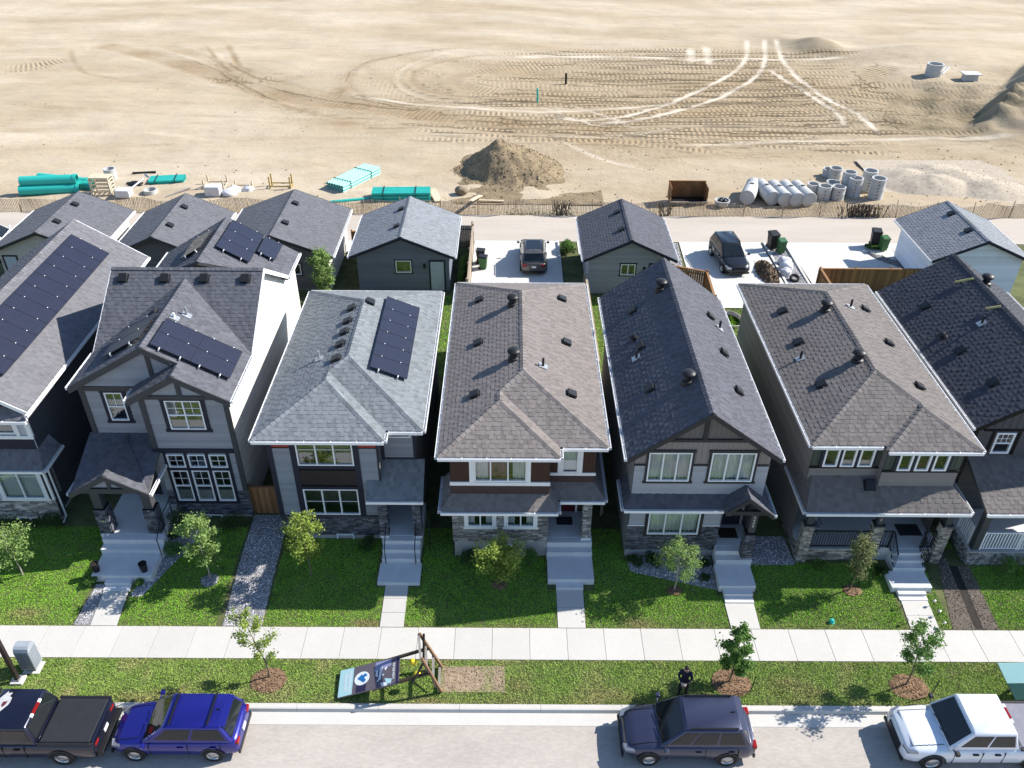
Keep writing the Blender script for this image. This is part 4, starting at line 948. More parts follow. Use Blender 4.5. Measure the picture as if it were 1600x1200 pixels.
# ---------------------------------------------------------------- house 5: brown grey hip roof, deep porch
h = thing('house', 'house with brown-grey hip roof, dark green boards and a stone-columned porch', 'house', (15.4, 33, 0), 'two-storey houses in the row')
grn = sid('boards_dark_green', (0.0546, 0.0715, 0.0585)); tp = sid('siding_taupe', (0.2145, 0.195, 0.1846)); t5 = sid('siding_side_taupe', (0.2145, 0.1976, 0.1794))
polys, lines = hip_polys(12.1, 18.8, 15.05, 26.03, 26.36, 39.85, 6.2, 0.415, 'R')
deck(h, polys, soff); shingles(h, polys, sh_h5, single=300, contrast=0.8); caps(h, lines, sh_h5)
for p, q, o in (((12.1,26.36,6.2),(12.1,39.85,6.2),(-1,0)), ((12.1,26.36,6.2),(14.93,26.36,6.2),(0,-1)), ((15.05,26.03,6.2),(18.8,26.03,6.2),(0,-1)), ((18.8,26.03,6.2),(18.8,39.85,6.2),(1,0)), ((12.1,39.85,6.2),(18.8,39.85,6.2),(0,1))): gutter(h, p, q, o)
shell(h, t5, 12.42, 18.4, 26.8, 39.45, 0.5, 6.08)
wl = [(12.90,13.50,4.76,6.0), (13.62,14.20,4.76,6.0), (14.34,14.94,4.76,6.0)]; wr = [(15.80,16.36,4.86,6.0), (16.52,17.10,4.86,6.0), (17.24,17.84,4.86,6.0)]
wall(h, grn, '-Y', 26.8, 12.42, 15.28, 4.76, 6.08, wl, 0.22, 'batten', 'front_wall'); wall(h, tp, '-Y', 26.8, 12.42, 15.28, 3.6, 4.66, name='front_wall'); trim(h, grn, [(12.4,15.26,26.75,26.81,4.66,4.76)])
wall(h, grn, '-Y', 26.45, 15.28, 18.4, 4.86, 6.08, wr, 0.22, 'batten', 'front_wall'); wall(h, tp, '-Y', 26.45, 15.28, 18.4, 3.7, 4.76, name='front_wall'); trim(h, grn, [(15.26,18.42,26.40,26.46,4.76,4.86)]); wall(h, tp, '-X', 15.28, 26.45, 26.8, 3.6, 6.08, name='side_wall')
wall(h, t5, '+X', 18.4, 26.45, 26.8, 3.6, 6.08, name='side_wall')
for a, b, c, d in wl: window(h, a, b, c, d, 26.78, 1, fr=0.075, grid=(1, 1, 0.72, 1.0))
for a, b, c, d in wr: window(h, a, b, c, d, 26.43, 1, fr=0.075, grid=(1, 1, 0.72, 1.0))
trim(h, navy, [(13.505,13.615,26.74,26.80,4.76,6.05), (14.205,14.335,26.74,26.80,4.76,6.05), (12.76,12.895,26.74,26.8,4.76,6.05), (14.945,15.05,26.74,26.8,4.76,6.05), (16.365,16.515,26.39,26.45,4.86,6.05), (17.105,17.235,26.39,26.45,4.86,6.05), (15.66,15.795,26.39,26.45,4.86,6.05), (17.845,17.98,26.39,26.45,4.86,6.05)])
e = 3.3
pr = [[(12.22,25.58,e),(19.05,25.58,e),(18.42,26.45,4.0),(15.28,26.45,4.0),(15.28,26.8,4.28),(13.4,26.8,4.28),(12.42,26.2,3.80)], [(12.22,25.58,e),(12.42,26.2,3.80),(12.42,28.5,3.80),(12.22,28.5,e)], [(19.05,25.58,e),(19.05,27.6,e),(18.42,27.6,4.0),(18.42,26.45,4.0)]]
pr[0] = [(12.22,25.58,e),(19.05,25.58,e),(18.42,26.45,4.0),(15.28,26.45,4.0),(15.28,26.8,4.28),(12.6,26.8,4.28)]; pr[1] = [(12.22,25.58,e),(12.6,26.8,4.28),(12.42,28.5,3.9),(12.22,28.5,e)]
deck(h, pr, soff, 0.12, 'porch_roof'); shingles(h, pr, sh_h5, contrast=0.8); gutter(h, (12.22,25.58,e), (19.05,25.58,e), (0,-1)); gutter(h, (12.22,25.58,e), (12.22,28.5,e), (-1,0)); gutter(h, (19.05,25.58,e), (19.05,27.6,e), (1,0))
box_vent(h, 14.95, 26.45, 4.02, (0, -0.8, 1))
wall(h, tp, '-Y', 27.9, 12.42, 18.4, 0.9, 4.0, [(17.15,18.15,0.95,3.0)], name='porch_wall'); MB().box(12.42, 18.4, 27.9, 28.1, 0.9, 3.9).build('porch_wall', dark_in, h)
door(h, 17.2, 18.1, 1.0, 3.0, 27.88, navy, white); slabpart(h, 17.1, 18.1, 26.6, 27.3, 0.953, 0.98, 'door_mat', dark_in)
slabpart(h, 12.45, 18.55, 25.85, 27.9, 0.0, 0.95, 'porch_floor'); stones(h, stm_t, '-Y', 25.85, 12.42, 15.9, 0.15, 0.94, name='stone_cladding'); stones(h, stm_t, '-X', 12.45, 25.85, 27.9, 0.15, 0.94); stones(h, stm_t, '-Y', 25.85, 17.75, 18.6, 0.15, 0.94); trim(h, found, [(12.40,15.95,25.76,25.86,0.945,0.99)], 'ledge')
for x0 in (12.40, 15.34, 18.2):
    MB().box(x0+0.02, x0+0.40, 25.70, 26.04, 0.2, 2.36).build('column', stm_t, h); stones(h, stm_t, '-Y', 25.70, x0, x0+0.42, 0.2, 2.36, name='column', lmax=0.26); stones(h, stm_t, '-X', x0+0.02, 25.68, 26.05, 0.2, 2.36, name='column', lmax=0.26)
    slabpart(h, x0-0.02, x0+0.44, 25.64, 26.08, 2.36, 2.43, 'column_cap', char); slabpart(h, x0+0.07, x0+0.35, 25.74, 26.02, 2.43, 3.2, 'column', tp if False else char)
text_part('9', 'house_number', 0.2, numm, h, Matrix.Translation((15.56, 25.73, 2.95)) @ Matrix.Rotation(math.pi/2, 4, 'X')); text_part('1', 'house_number', 0.2, numm, h, Matrix.Translation((15.52, 25.73, 2.72)) @ Matrix.Rotation(math.pi/2, 4, 'X'))
railing(h, (12.86,25.9,0.95), (15.32,25.9,0.95), 0.95, black_metal); railing(h, (15.8,25.9,0.95), (16.3,25.9,0.95), 0.95, black_metal); railing(h, (17.75,25.9,0.95), (18.2,25.9,0.95), 0.95, black_metal)
steps(h, 16.35, 17.72, 25.05, 25.85, 0.4, 0.93, 3); slabpart(h, 16.0, 17.68, 24.12, 25.05, -0.1, 0.42); steps(h, 16.22, 17.4, 23.68, 24.12, 0.05, 0.28, 2)
for x in (16.38, 17.66):
    mb = MB(); mb.bar((x,25.1,1.32), (x,25.9,1.9), 0.05, 0.04); mb.bar((x,25.1,0.52), (x,25.9,1.05), 0.04, 0.03)
    for k in range(8): y = 25.1+0.8*k/7; mb.bar((x,y,0.52+0.66*(y-25.1)), (x,y,1.32+0.72*(y-25.1)), 0.02, 0.02)
    mb.build('railing', black_metal, h)
for x, y in ((13.34, 36.08), (13.33, 33.23), (13.37, 29.83)): box_vent(h, x, y, slope_z('L', x, 12.1, 6.2, .415), slope_n('L', .415))
for x, y in ((17.39, 36.2), (17.44, 33.11), (17.51, 29.69)): box_vent(h, x, y, slope_z('R', x, 18.8, 6.2, .415), slope_n('R', .415))
for x, y in ((14.97, 35.04), (15.04, 30.67)): pot_vent(h, x, y, slope_z('L', x, 12.1, 6.2, .415))
stack(h, 13.10, 32.02, slope_z('L', 13.10, 12.1, 6.2, .415), slope_n('L', .415)); stack(h, 16.45, 35.75, slope_z('R', 16.45, 18.8, 6.2, .415), slope_n('R', .415))

# ---------------------------------------------------------------- house 1: grey gables with solar panels on three slopes
h = thing('house', 'tall grey house with two stepped front gables and a pale sunlit side wall', 'house', (-14.95, 33, 0), 'two-storey houses in the row')
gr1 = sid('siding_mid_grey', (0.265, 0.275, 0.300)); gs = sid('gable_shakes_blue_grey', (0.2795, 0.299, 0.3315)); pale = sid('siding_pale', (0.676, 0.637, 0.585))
xl, xr, xc, e, q1, r = -18.45, -11.45, -14.95, 7.05, 0.575, 9.06
L1 = [(xl,28.85,e),(xl,31.5,e),(xc,34.73,r),(xc,28.85,r)]; R1 = [(xr,27.95,e),(-13.57,27.95,8.27),(-13.57,28.85,8.27),(xc,28.85,r),(xc,34.73,r),(xr,31.5,e)]
S1 = [(-13.57,27.95,8.27),(-15.69,27.95,7.05),(-15.69,29.1,7.05),(-13.57,29.1,8.27)]
MF = [(xl,31.5,e),(xc,34.73,r),(xr,31.5,e),(xr,35.2,9.35),(xl,35.2,9.35)]; MBk = [(xl,35.2,9.35),(xr,35.2,9.35),(xr,38.9,7.05),(xl,38.9,7.05)]
RW1 = [(xr,38.75,7.0),(xr,41.6,7.0),(xc,41.6,9.06),(xc,36.1,9.06),(xc,38.75,9.06)]; RW1 = [(xr,38.75,7.0),(xr,41.6,7.0),(xc,41.6,9.06),(xc,36.4,9.06)]; RW2 = [(xl,38.75,7.0),(xc,36.4,9.06),(xc,41.6,9.06),(xl,41.6,7.0)]
polys = [L1, R1, S1, MF, MBk, RW1, RW2]
deck(h, polys, soff); shingles(h, polys, sh_h1, single=300, expo=0.20, contrast=1.1); caps(h, [((xc,28.85,r),(xc,34.6,r)), ((-13.57,27.95,8.27),(-13.57,28.85,8.27)), ((xl,35.2,9.35),(xr,35.2,9.35)), ((xc,36.4,9.06),(xc,41.6,9.06))], sh_h1, 0.55)
for p, q, o in (((xl,28.85,e),(xl,31.5,e),(-1,0)), ((xr,27.95,e),(xr,31.5,e),(1,0)), ((-15.69,27.95,e),(-15.69,28.8,e),(-1,0)), ((xr,38.8,7.0),(xr,41.6,7.0),(1,0)), ((xl,38.8,7.0),(xl,41.6,7.0),(-1,0))): gutter(h, p, q, o)
for p, q in (((xl,28.84,e+.01),(xc,28.84,r+.01)), ((-13.9,28.84,8.46),(xc,28.84,r+.01)), ((xr,27.94,e+.01),(-13.57,27.94,8.28)), ((-15.69,27.94,e+.01),(-13.57,27.94,8.28))): rake(h, p, q, char, 0.3)
for x in (xl, xr):
    mb = MB(); s = 0.03 if x == xr else -0.03
    mb.prism([(x,31.5,e+0.01),(x,35.2,9.36),(x,35.2,9.12),(x,31.5,e-0.22)], (s,0,0)); mb.prism([(x,35.2,9.36),(x,38.9,7.06),(x,38.9,6.84),(x,35.2,9.12)], (s,0,0)); mb.build('fascia', white, h)
top = [(-18.15,0),(-11.72,0),(-11.72,6.98),(xc,8.85),(-18.15,6.98)]
wall(h, gr1, '-Y', 29.15, -18.15, -15.28, 4.0, 6.72, [(-17.18,-16.42,5.15,6.62)], name='front_wall'); wall(h, gs, '-Y', 29.12, -18.15, -12.2, 6.95, 8.9, (), 0.16, 'lap', 'gable', top=top)
trim(h, char, [(-18.2,-15.2,29.06,29.14,6.72,6.95), (-14.99,-14.81,29.05,29.1,6.95,8.7), (-18.2,-17.98,29.09,29.15,4.4,6.72)])
window(h, -17.18, -16.42, 5.15, 6.62, 29.13, 1, split=0.5, grid=(2, 2, 0.5, 1.0), tr=0.16, trm=navy, head=0.12, sill=0.14)
BH = [(-14.3,-12.81,5.34,6.84), (-14.86,-14.11,3.23,3.95), (-13.95,-13.19,3.23,3.95), (-13.03,-12.28,3.23,3.95), (-14.86,-14.11,1.27,3.05), (-13.95,-13.19,1.27,3.05), (-13.03,-12.28,1.27,3.05), (-14.2,-13.1,0.1,0.4)]
top2 = [(-15.3,0),(-11.72,0),(-11.72,6.98),(-13.57,8.05),(-15.3,7.03)]
wall(h, gr1, '-Y', 28.3, -15.3, -11.72, 4.28, 6.92, BH, name='front_wall'); wall(h, gr1, '-Y', 28.3, -15.3, -11.72, 1.85, 4.05, BH, name='front_wall'); wall(h, gs, '-Y', 28.28, -15.3, -11.72, 7.1, 8.1, (), 0.16, 'lap', 'gable', top=top2)
trim(h, char, [(-15.36,-11.68,28.2,28.3,6.92,7.1), (-13.66,-13.48,28.2,28.26,7.1,7.95), (-15.36,-15.12,28.24,28.31,4.28,6.92), (-11.88,-11.66,28.24,28.31,1.9,6.92)])
trim(h, navy, [(-15.36,-11.9,28.22,28.31,4.05,4.28), (-14.11,-13.95,28.25,28.3,1.1,4.05), (-13.19,-13.03,28.25,28.3,1.1,4.05), (-15.0,-14.865,28.25,28.3,1.1,4.05), (-12.275,-12.14,28.25,28.3,1.1,4.05), (-14.86,-12.28,28.245,28.3,3.06,3.22), (-14.86,-12.28,28.24,28.3,1.1,1.26)])
window(h, -14.3, -12.81, 5.34, 6.84, 28.28, 2, split=0.5, grid=(2, 2, 0.5, 1.0), tr=0.18, trm=navy, head=0.05, sill=0.14)
for a, b in ((-14.86,-14.11), (-13.95,-13.19), (-13.03,-12.28)):
    window(h, a, b, 3.23, 3.95, 28.28, 1, grid=(2, 2, 0, 1.0)); window(h, a, b, 1.27, 3.05, 28.28, 1, split=0.5, grid=(2, 2, 0.5, 1.0))
stones(h, stm_d, '-Y', 28.3, -15.32, -11.68, 0.4, 1.85, BH); MB().box(-15.28, -11.74, 28.32, 28.5, 0, 1.86).build('front_wall', found, h); window(h, -14.2, -13.1, 0.12, 0.4, 28.3, 2)
wall(h, gr1, '-X', -15.3, 28.3, 29.15, 1.0, 7.0, name='side_wall')
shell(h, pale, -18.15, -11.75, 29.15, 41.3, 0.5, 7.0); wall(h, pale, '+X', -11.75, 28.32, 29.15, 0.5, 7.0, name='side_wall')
ya = [(28.3,0),(41.3,0),(41.3,6.9),(38.9,6.9),(35.2,9.15),(31.5,6.9)]
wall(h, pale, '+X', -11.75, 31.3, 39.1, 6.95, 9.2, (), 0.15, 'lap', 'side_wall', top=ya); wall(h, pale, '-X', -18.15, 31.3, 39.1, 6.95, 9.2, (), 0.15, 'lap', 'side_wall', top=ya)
pr = [[(-18.35,26.45,3.42),(-15.1,26.45,3.42),(-15.1,28.3,4.12),(-15.3,28.3,4.12),(-15.3,29.15,4.45),(-18.35,29.15,4.45)], [(-18.38,26.3,3.43),(-16.68,26.3,4.42),(-16.68,28.95,4.42)], [(-15.02,26.3,3.43),(-16.68,26.3,4.42),(-16.68,28.95,4.42)]]
deck(h, pr, soff, 0.12, 'porch_roof'); shingles(h, pr, sh_h1); caps(h, [((-16.68,26.3,4.42),(-16.68,28.9,4.42))], sh_h1, 0.55)
rake(h, (-18.38,26.29,3.44), (-16.68,26.29,4.43), char, 0.26); rake(h, (-15.02,26.29,3.44), (-16.68,26.29,4.43), char, 0.26); gutter(h, (-18.36,26.3,3.42), (-18.36,28.9,3.44), (-1,0), white); gutter(h, (-15.04,26.3,3.42), (-15.04,28.2,3.44), (1,0), white)
tp3 = [(-18.1,0),(-15.3,0),(-15.3,3.5),(-16.68,4.2),(-18.1,3.5)]; wall(h, gs, '-Y', 26.5, -17.9, -15.4, 3.62, 4.3, (), 0.16, 'lap', 'gable', top=tp3); trim(h, char, [(-18.1,-15.3,26.40,26.5,3.36,3.6), (-16.75,-16.61,26.42,26.47,3.6,4.15)])
for a in (-17.72, -15.62):
    MB().box(a+0.06, a+0.44, 26.5, 26.9, 2.4, 3.4).build('column', char, h); MB().box(a+0.01, a+0.5, 26.46, 26.94, 1.0, 2.4).build('column', stm_d, h); stones(h, stm_d, '-Y', 26.45, a, a+0.5, 0.95, 2.36, name='column', lmax=0.26); stones(h, stm_d, '+X', a+0.5, 26.45, 26.95, 0.95, 2.36, name='column', lmax=0.26)
text_part('1394', 'house_number', 0.17, numm, h, Matrix.Translation((-17.46, 26.385, 1.75)) @ Matrix.Rotation(math.pi/2, 4, 'X'))
wall(h, gr1, '-Y', 29.0, -18.1, -15.3, 1.0, 4.2, name='porch_wall'); door(h, -16.9, -16.0, 1.0, 3.05, 28.97, navy, dk); slabpart(h, -17.75, -15.05, 26.4, 29.0, 0.0, 1.0, 'porch_floor')
steps(h, -17.55, -14.92, 25.72, 26.4, 0.5, 0.99, 2); slabpart(h, -17.5, -14.98, 24.45, 25.72, -0.1, 0.52); steps(h, -16.9, -15.8, 23.95, 24.45, 0.04, 0.34, 2)
handrail(h, [(-14.95,25.6,1.4),(-14.95,26.5,1.95),(-14.95,27.6,1.95)], [((-14.95,25.65,0.5),0.95), ((-14.95,27.5,1.0),0.95), ((-14.95,26.5,1.0),0.95)])
for x in (-17.82, -15.9, -14.09, -12.2): box_vent(h, x, 34.72, e+0.622*(34.72-31.5), (0, -0.622, 1))
for x, y in ((-14.18, 32.14),): stack(h, x, y, slope_z('R', x, xr, e, q1), slope_n('R', q1), galv)
stack(h, -14.5, 31.6, slope_z('R', -14.5, xr, e, q1), slope_n('R', q1), white, 0.25); box_vent(h, -15.6, 32.2, slope_z('L', -15.6, xl, e, q1), slope_n('L', q1))
solar('solar_array', 'two large solar panels on the right slope above the front gables', 'R', xr, e, q1, -14.72, -11.78, 29.1, 31.15, 2, 2)
solar('solar_array', 'solar panels on the shaded left slope above the front gables', 'L', xl, e, q1, -17.0, -15.2, 29.6, 31.7, 2, 1)
solar('solar_array', 'two by two solar panels on the rear right slope behind the wide ridge', 'R', xr, 7.0, .5886, -14.66, -13.15, 38.2, 41.3, 3, 1)
solar('solar_array', 'single solar panel nearest the eave on the rear right slope', 'R', xr, 7.0, .5886, -13.1, -12.25, 39.5, 41.3, 1, 1)
solar('solar_array', 'pale solar panel glinting on the rear left slope', 'L', xl, 7.0, .5886, -16.3, -15.2, 38.0, 40.2, 2, 1)

# ---------------------------------------------------------------- house 0: left edge
h = thing('house', 'house cut off by the left edge with white trim and long solar array', 'house', (-23.5, 35, 0), 'two-storey houses in the row')
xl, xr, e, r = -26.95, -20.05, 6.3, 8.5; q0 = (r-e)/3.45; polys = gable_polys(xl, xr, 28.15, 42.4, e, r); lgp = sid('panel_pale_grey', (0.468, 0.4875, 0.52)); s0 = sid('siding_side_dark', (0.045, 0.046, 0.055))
polys.append([(xl,27.9,6.02),(xr,27.9,6.02),(-21.2,29.0,7.0),(-25.8,29.0,7.0)])
deck(h, polys[:2], soff); shingles(h, polys, sh_h0, single=200, contrast=0.7); caps(h, [((-23.5,28.15,r),(-23.5,42.4,r))], sh_h0, 0.6); deck(h, polys[2:], soff, 0.1, 'front_roof'); gutter(h, (xl,27.9,6.02), (xr,27.9,6.02), (0,-1))
gutter(h, (xr,27.9,e), (xr,42.4,e), (1,0)); rake(h, (xr,42.45,e), (-23.5,42.45,r), white); MB().prism([(-20.95,28.14,6.6),(-26.05,28.14,6.6),(-23.5,28.14,8.25)], (0,-0.05,0)).build('gable', lgp, h); rake(h, (xr,28.13,e+.01), (-23.5,28.13,r+.01), white, 0.2)
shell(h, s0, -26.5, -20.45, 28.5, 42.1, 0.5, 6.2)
wall(h, lgp, '-Y', 28.5, -26.5, -20.45, 4.0, 6.2, [(-22.1,-21.1,4.9,5.95)], name='front_wall', style='flat'); window(h, -22.1, -21.1, 4.9, 5.95, 28.48, 1, split=0.5, grid=(2, 2, 0.5, 1)); trim(h, white, [(-21.1,-20.95,28.42,28.49,4.75,6.1), (-22.4,-20.4,28.41,28.49,4.62,4.78), (-20.62,-20.4,28.42,28.5,4.62,6.1)]); trim(h, navy, [(-26.4,-20.5,28.44,28.5,4.05,4.6)], 'panel')
pr = [[(-26.6,27.75,3.45),(-20.08,27.75,3.45),(-20.45,28.5,4.05),(-26.5,28.5,4.05)], [(-20.08,27.75,3.45),(-20.08,29.5,3.45),(-20.45,29.5,4.05),(-20.45,28.5,4.05)]]
deck(h, pr, soff, 0.12, 'porch_roof'); shingles(h, pr, sh_h0); gutter(h, (-26.6,27.75,3.45), (-20.08,27.75,3.45), (0,-1), white); gutter(h, (-20.08,27.75,3.45), (-20.08,29.5,3.45), (1,0), white)
wall(h, white if False else lgp, '-Y', 28.05, -26.5, -20.3, 1.5, 3.5, [(-22.45,-20.62,1.56,3.17)], style='flat', name='front_wall'); window(h, -22.45, -20.62, 1.56, 3.17, 28.03, 2, grid=(1, 1, 0.82, 1.0), shade='blind', tr=0.12, trm=white); trim(h, navy, [(-20.46,-20.38,27.99,28.05,1.55,3.3)]); trim(h, white, [(-20.37,-20.26,27.98,28.06,1.5,3.4)])
stones(h, mat('pale_ledgestone', (0.33,0.31,0.28), 0.85, 0.2, 6, 0.3, 60, tint=True), '-Y', 28.05, -26.5, -20.28, 0.42, 1.48, [(-22.4,-21.2,0.0,0.3)]); MB().box(-26.4, -20.32, 28.07, 28.3, 0, 1.5).build('front_wall', found, h); wall(h, s0, '+X', -20.3, 28.05, 28.5, 0.4, 3.5, name='side_wall'); window(h, -22.3, -21.2, 0.1, 0.42, 28.05, 2)
downspout(h, -20.2, 28.2, 0.2, 3.4)
solar('solar_array', 'long column of solar panels on the roof at the left edge', 'R', xr, e, q0, -23.1, -21.38, 29.4, 40.8, 11)

# ---------------------------------------------------------------- house 6: right edge
h = thing('house', 'house cut off by the right edge, near-black gable roof, white porch railing', 'house', (22.7, 33, 0), 'two-storey houses in the row')
xl, xr, e, r = 19.42, 26.22, 5.95, 8.15; q6 = (r-e)/3.4; polys = gable_polys(xl, xr, 27.85, 39.6, e, r); cs = sid('siding_charcoal', (0.0676, 0.0689, 0.0754))
deck(h, polys, soff); shingles(h, polys, sh_h6, single=250); caps(h, [((22.82,27.85,r),(22.82,39.6,r))], sh_h6, 0.6); gutter(h, (xl,27.85,e), (xl,39.6,e), (-1,0)); gutter(h, (xr,27.85,e), (xr,39.6,e), (1,0)); rake(h, (xl,27.84,e+.01), (22.82,27.84,r+.01), cs, 0.2); rake(h, (xr,27.84,e+.01), (22.82,27.84,r+.01), cs, 0.2)
shell(h, cs, 19.8, 25.8, 28.2, 39.2, 0.5, 5.95); z6 = lambda x: e-0.2+q6*min(x-xl, xr-x)
wall(h, cs, '-Y', 28.2, 19.8, 25.8, 5.6, 8.1, (), 0.3, 'batten', 'gable', top=[(19.8,0),(25.8,0),(25.8,z6(25.8)),(22.82,z6(22.82)),(19.8,z6(19.8))]); wall(h, cs, '-Y', 28.2, 19.8, 25.8, 4.0, 5.6, [(20.6,21.40,4.36,5.48), (22.2,23.0,4.36,5.48)], name='front_wall')
for a, b in ((20.6,21.40), (22.2,23.0)): window(h, a, b, 4.36, 5.48, 28.18, 1, split=0.5, grid=(3, 2, 0.5, 1.0), fr=0.08)
trim(h, cs, [(20.0,23.6,28.14,28.2,5.56,5.64), (20.4,20.52,28.15,28.2,4.3,5.55), (21.5,21.62,28.15,28.2,4.3,5.55)])
pr = [[(19.68,25.55,3.3),(26.2,25.55,3.3),(26.2,28.2,4.28),(19.68,28.2,4.28)]]; deck(h, pr, soff, 0.14, 'porch_roof'); shingles(h, pr, sh_h5); gutter(h, (19.68,25.55,3.3), (26.2,25.55,3.3), (0,-1))
wall(h, cs, '-X', 19.75, 26.0, 28.0, 0.9, 3.8, name='porch_wall', top=[(25.6,0),(28.0,0),(28.0,4.05),(25.6,3.15)]) if False else None
wall(h, cs, '-Y', 28.3, 19.7, 25.7, 0.9, 4.0, name='porch_wall'); slabpart(h, 19.75, 25.7, 25.65, 28.3, 0.0, 1.0, 'porch_floor'); trim(h, found, [(19.7,25.7,25.56,25.68,0.99,1.05)], 'ledge')
peb = mat('river_stone', (0.20,0.195,0.185), 0.8, 0.25, 8, 0.3, 40, tint=True)
def pebbles(par, face, c, a0, a1, z0, z1):
    mb = MB(); s = -1
    n = int((a1-a0)*(z1-z0)/0.022)
    for i in range(n):
        a = rnd.uniform(a0, a1); z = rnd.uniform(z0+0.05, z1-0.05); rr = rnd.uniform(0.05, 0.12); k = rnd.uniform(0.7, 1.3); t = rnd.choice((0.5, 0.8, 1.0, 1.3, 1.8)); vs = []
        for j in range(7): vs.append((rr*k*math.cos(j*0.8976), rr/k*math.sin(j*0.8976), 0))
        P = lambda u, w, d: (a+u, c-d, z+w) if face == '-Y' else (c-d, a+u, z+w)
        pts = [P(x, y, 0.0) for x, y, _ in vs]+[P(x*0.75, y*0.75, 0.04) for x, y, _ in vs]+[P(0, 0, 0.055)]
        mb.add(pts, [(j, (j+1) % 7, 7+(j+1) % 7, 7+j) for j in range(7)]+[(7+j, 7+(j+1) % 7, 14) for j in range(7)], t)
    o = mb.build('stone_cladding', peb, par, tint=True); o['kind'] = 'stuff'
MB().box(19.72, 25.7, 25.62, 25.66, 0.05, 0.99).build('front_wall', found, h); pebbles(h, '-Y', 25.62, 19.72, 24.0, 0.05, 1.0); pebbles(h, '-X', 19.72, 25.62, 27.6, 0.05, 1.0)
for a in (19.8, 24.6): slabpart(h, a, a+0.3, 25.68, 25.98, 1.05, 3.2, 'column', char)
railing(h, (20.14,25.72,1.05), (21.7,25.72,1.05), 0.98, vinyl, 0.13, 0.035, 0.07); railing(h, (21.8,25.72,1.05), (24.6,25.72,1.05), 0.98, vinyl, 0.13, 0.035, 0.07); railing(h, (19.8,26.1,1.05), (19.8,27.1,1.05), 0.98, vinyl, 0.13, 0.035, 0.07)
for x, y in ((20.59, 36.66), (20.6, 32.62), (20.77, 29.9)): box_vent(h, x, y, slope_z('L', x, xl, e, q6), slope_n('L', q6))
box_vent(h, 20.39, 34.03, slope_z('L', 20.39, xl, e, q6), slope_n('L', q6), 'round'); stack(h, 21.8, 33.76, slope_z('L', 21.8, xl, e, q6), slope_n('L', q6)); pot_vent(h, 23.35, 37.0, slope_z('R', 23.35, xr, e, q6))
for (x0, y0), (x1, y1), lb in (((22.0,37.33),(22.62,36.95),'yellow lumber strip nailed near the back of the black roof'), ((22.2,34.5),(22.65,34.2),'yellow lumber strip beside the black roof ridge, nearer the street')):
    mb = MB(); mb.bar((x0, y0, slope_z('L', x0, xl, e, q6)+0.12), (x1, y1, slope_z('L', x1, xl, e, q6)+0.12), 0.05, 0.09); tag(mb.build('roof_batten', mat('yellow_lumber', (0.42,0.40,0.18), 0.8, 0.1)), lb, 'batten', 'lumber strips on the black roof')

# ================================================================== garages along the lane
def garage(xl, xr, yf, yb, label, shm, wallm, fas, e=2.9, r=4.3, gut=None, win=None, dr=None, vents='R', lside=None):
    g = thing('garage', label, 'garage', ((xl+xr)/2, (yf+yb)/2, 0), 'detached garages along the lane')
    polys = gable_polys(xl, xr, yf, yb, e, r); xc = (xl+xr)/2; q = (r-e)/(xc-xl)
    deck(g, polys, soff, 0.14); shingles(g, polys, shm, expo=0.2, contrast=0.8); caps(g, [((xc,yf,r),(xc,yb,r))], shm, 0.42)
    for a, b, o in (((xl,yf,e),(xl,yb,e),(-1,0)), ((xr,yf,e),(xr,yb,e),(1,0))): gutter(g, a, b, o, gut)
    for s in (xl, xr): rake(g, (s,yf-0.01,e+.01), (xc,yf-0.01,r+.01), fas, 0.2); rake(g, (s,yb+0.05,e+.01), (xc,yb+0.05,r+.01), fas, 0.2)
    a, b, c, d = xl+0.42, xr-0.42, yf+0.38, yb-0.38; zt = lambda x: e-0.16+q*min(x-xl, xr-x)
    top = [(a,0),(b,0),(b,zt(b)),(xc,zt(xc)),(a,zt(a))]; holes = []
    if win: holes.append((win[0], win[1], win[2], win[3]))
    wall(g, wallm, '-Y', c, a, b, 0.3, 2.7, holes, 0.17, name='front_wall'); wall(g, wallm, '-Y', c, a, b, 2.7, r, (), 0.17, 'lap', 'gable', top=top); wall(g, wallm, '+Y', d, a, b, 0.3, r, (), 0.2, 'flat', 'rear_wall', top=top)
    wall(g, lside or wallm, '-X', a, c, d, 0.3, e, name='side_wall', pitch=0.17); wall(g, lside or wallm, '+X', b, c, d, 0.3, e, name='side_wall', pitch=0.17)
    MB().box(a+0.02, b-0.02, c+0.02, d-0.02, 0.0, 0.31).build('foundation', found, g)
    od = MB(); od.box(a+0.5, b-0.5, d-0.01, d+0.03, 0.15, 2.4); od.build('garage_door', white, g)
    if win: window(g, *win[:4], c-0.01, 2 if len(win) > 4 else 1, tr=0.07, trm=win[5] if len(win) > 5 else dk, fr=0.06)
    if dr: door(g, dr[0], dr[1], 0.3, 2.42, c-0.02, mat('pale_blue_door', (0.42,0.47,0.52), 0.5, 0.04), fas); MB().box(dr[0]-0.45, dr[0]-0.3, c-0.12, c-0.02, 1.95, 2.25).build('wall_lamp', black_metal, g)
    s = vents; x0 = xl if s == 'L' else xr; xv = xc-0.45 if s == 'L' else xc+0.45
    for f in (0.3, 0.72): box_vent(g, xv, yf+(yb-yf)*f, slope_z(s, xv, x0, e, q), slope_n(s, q))
    return g
gw = sid('garage_charcoal_grey', (0.150, 0.168, 0.205)); gl = sid('garage_pale_grey', (0.300, 0.315, 0.335)); gwh = sid('garage_white', (0.78, 0.806, 0.858)); gb = sid('garage_beige', (0.468, 0.442, 0.39)); gdk = sid('garage_dark', (0.1105, 0.1105, 0.1196))
garage(-10.42, -3.6, 49.35, 55.9, 'dark grey garage with silver-grey roof, window and pale blue door', sh_g4, gw, navy, win=(-7.5,-6.48,1.6,2.48), dr=(-5.24,-4.36), vents='L')
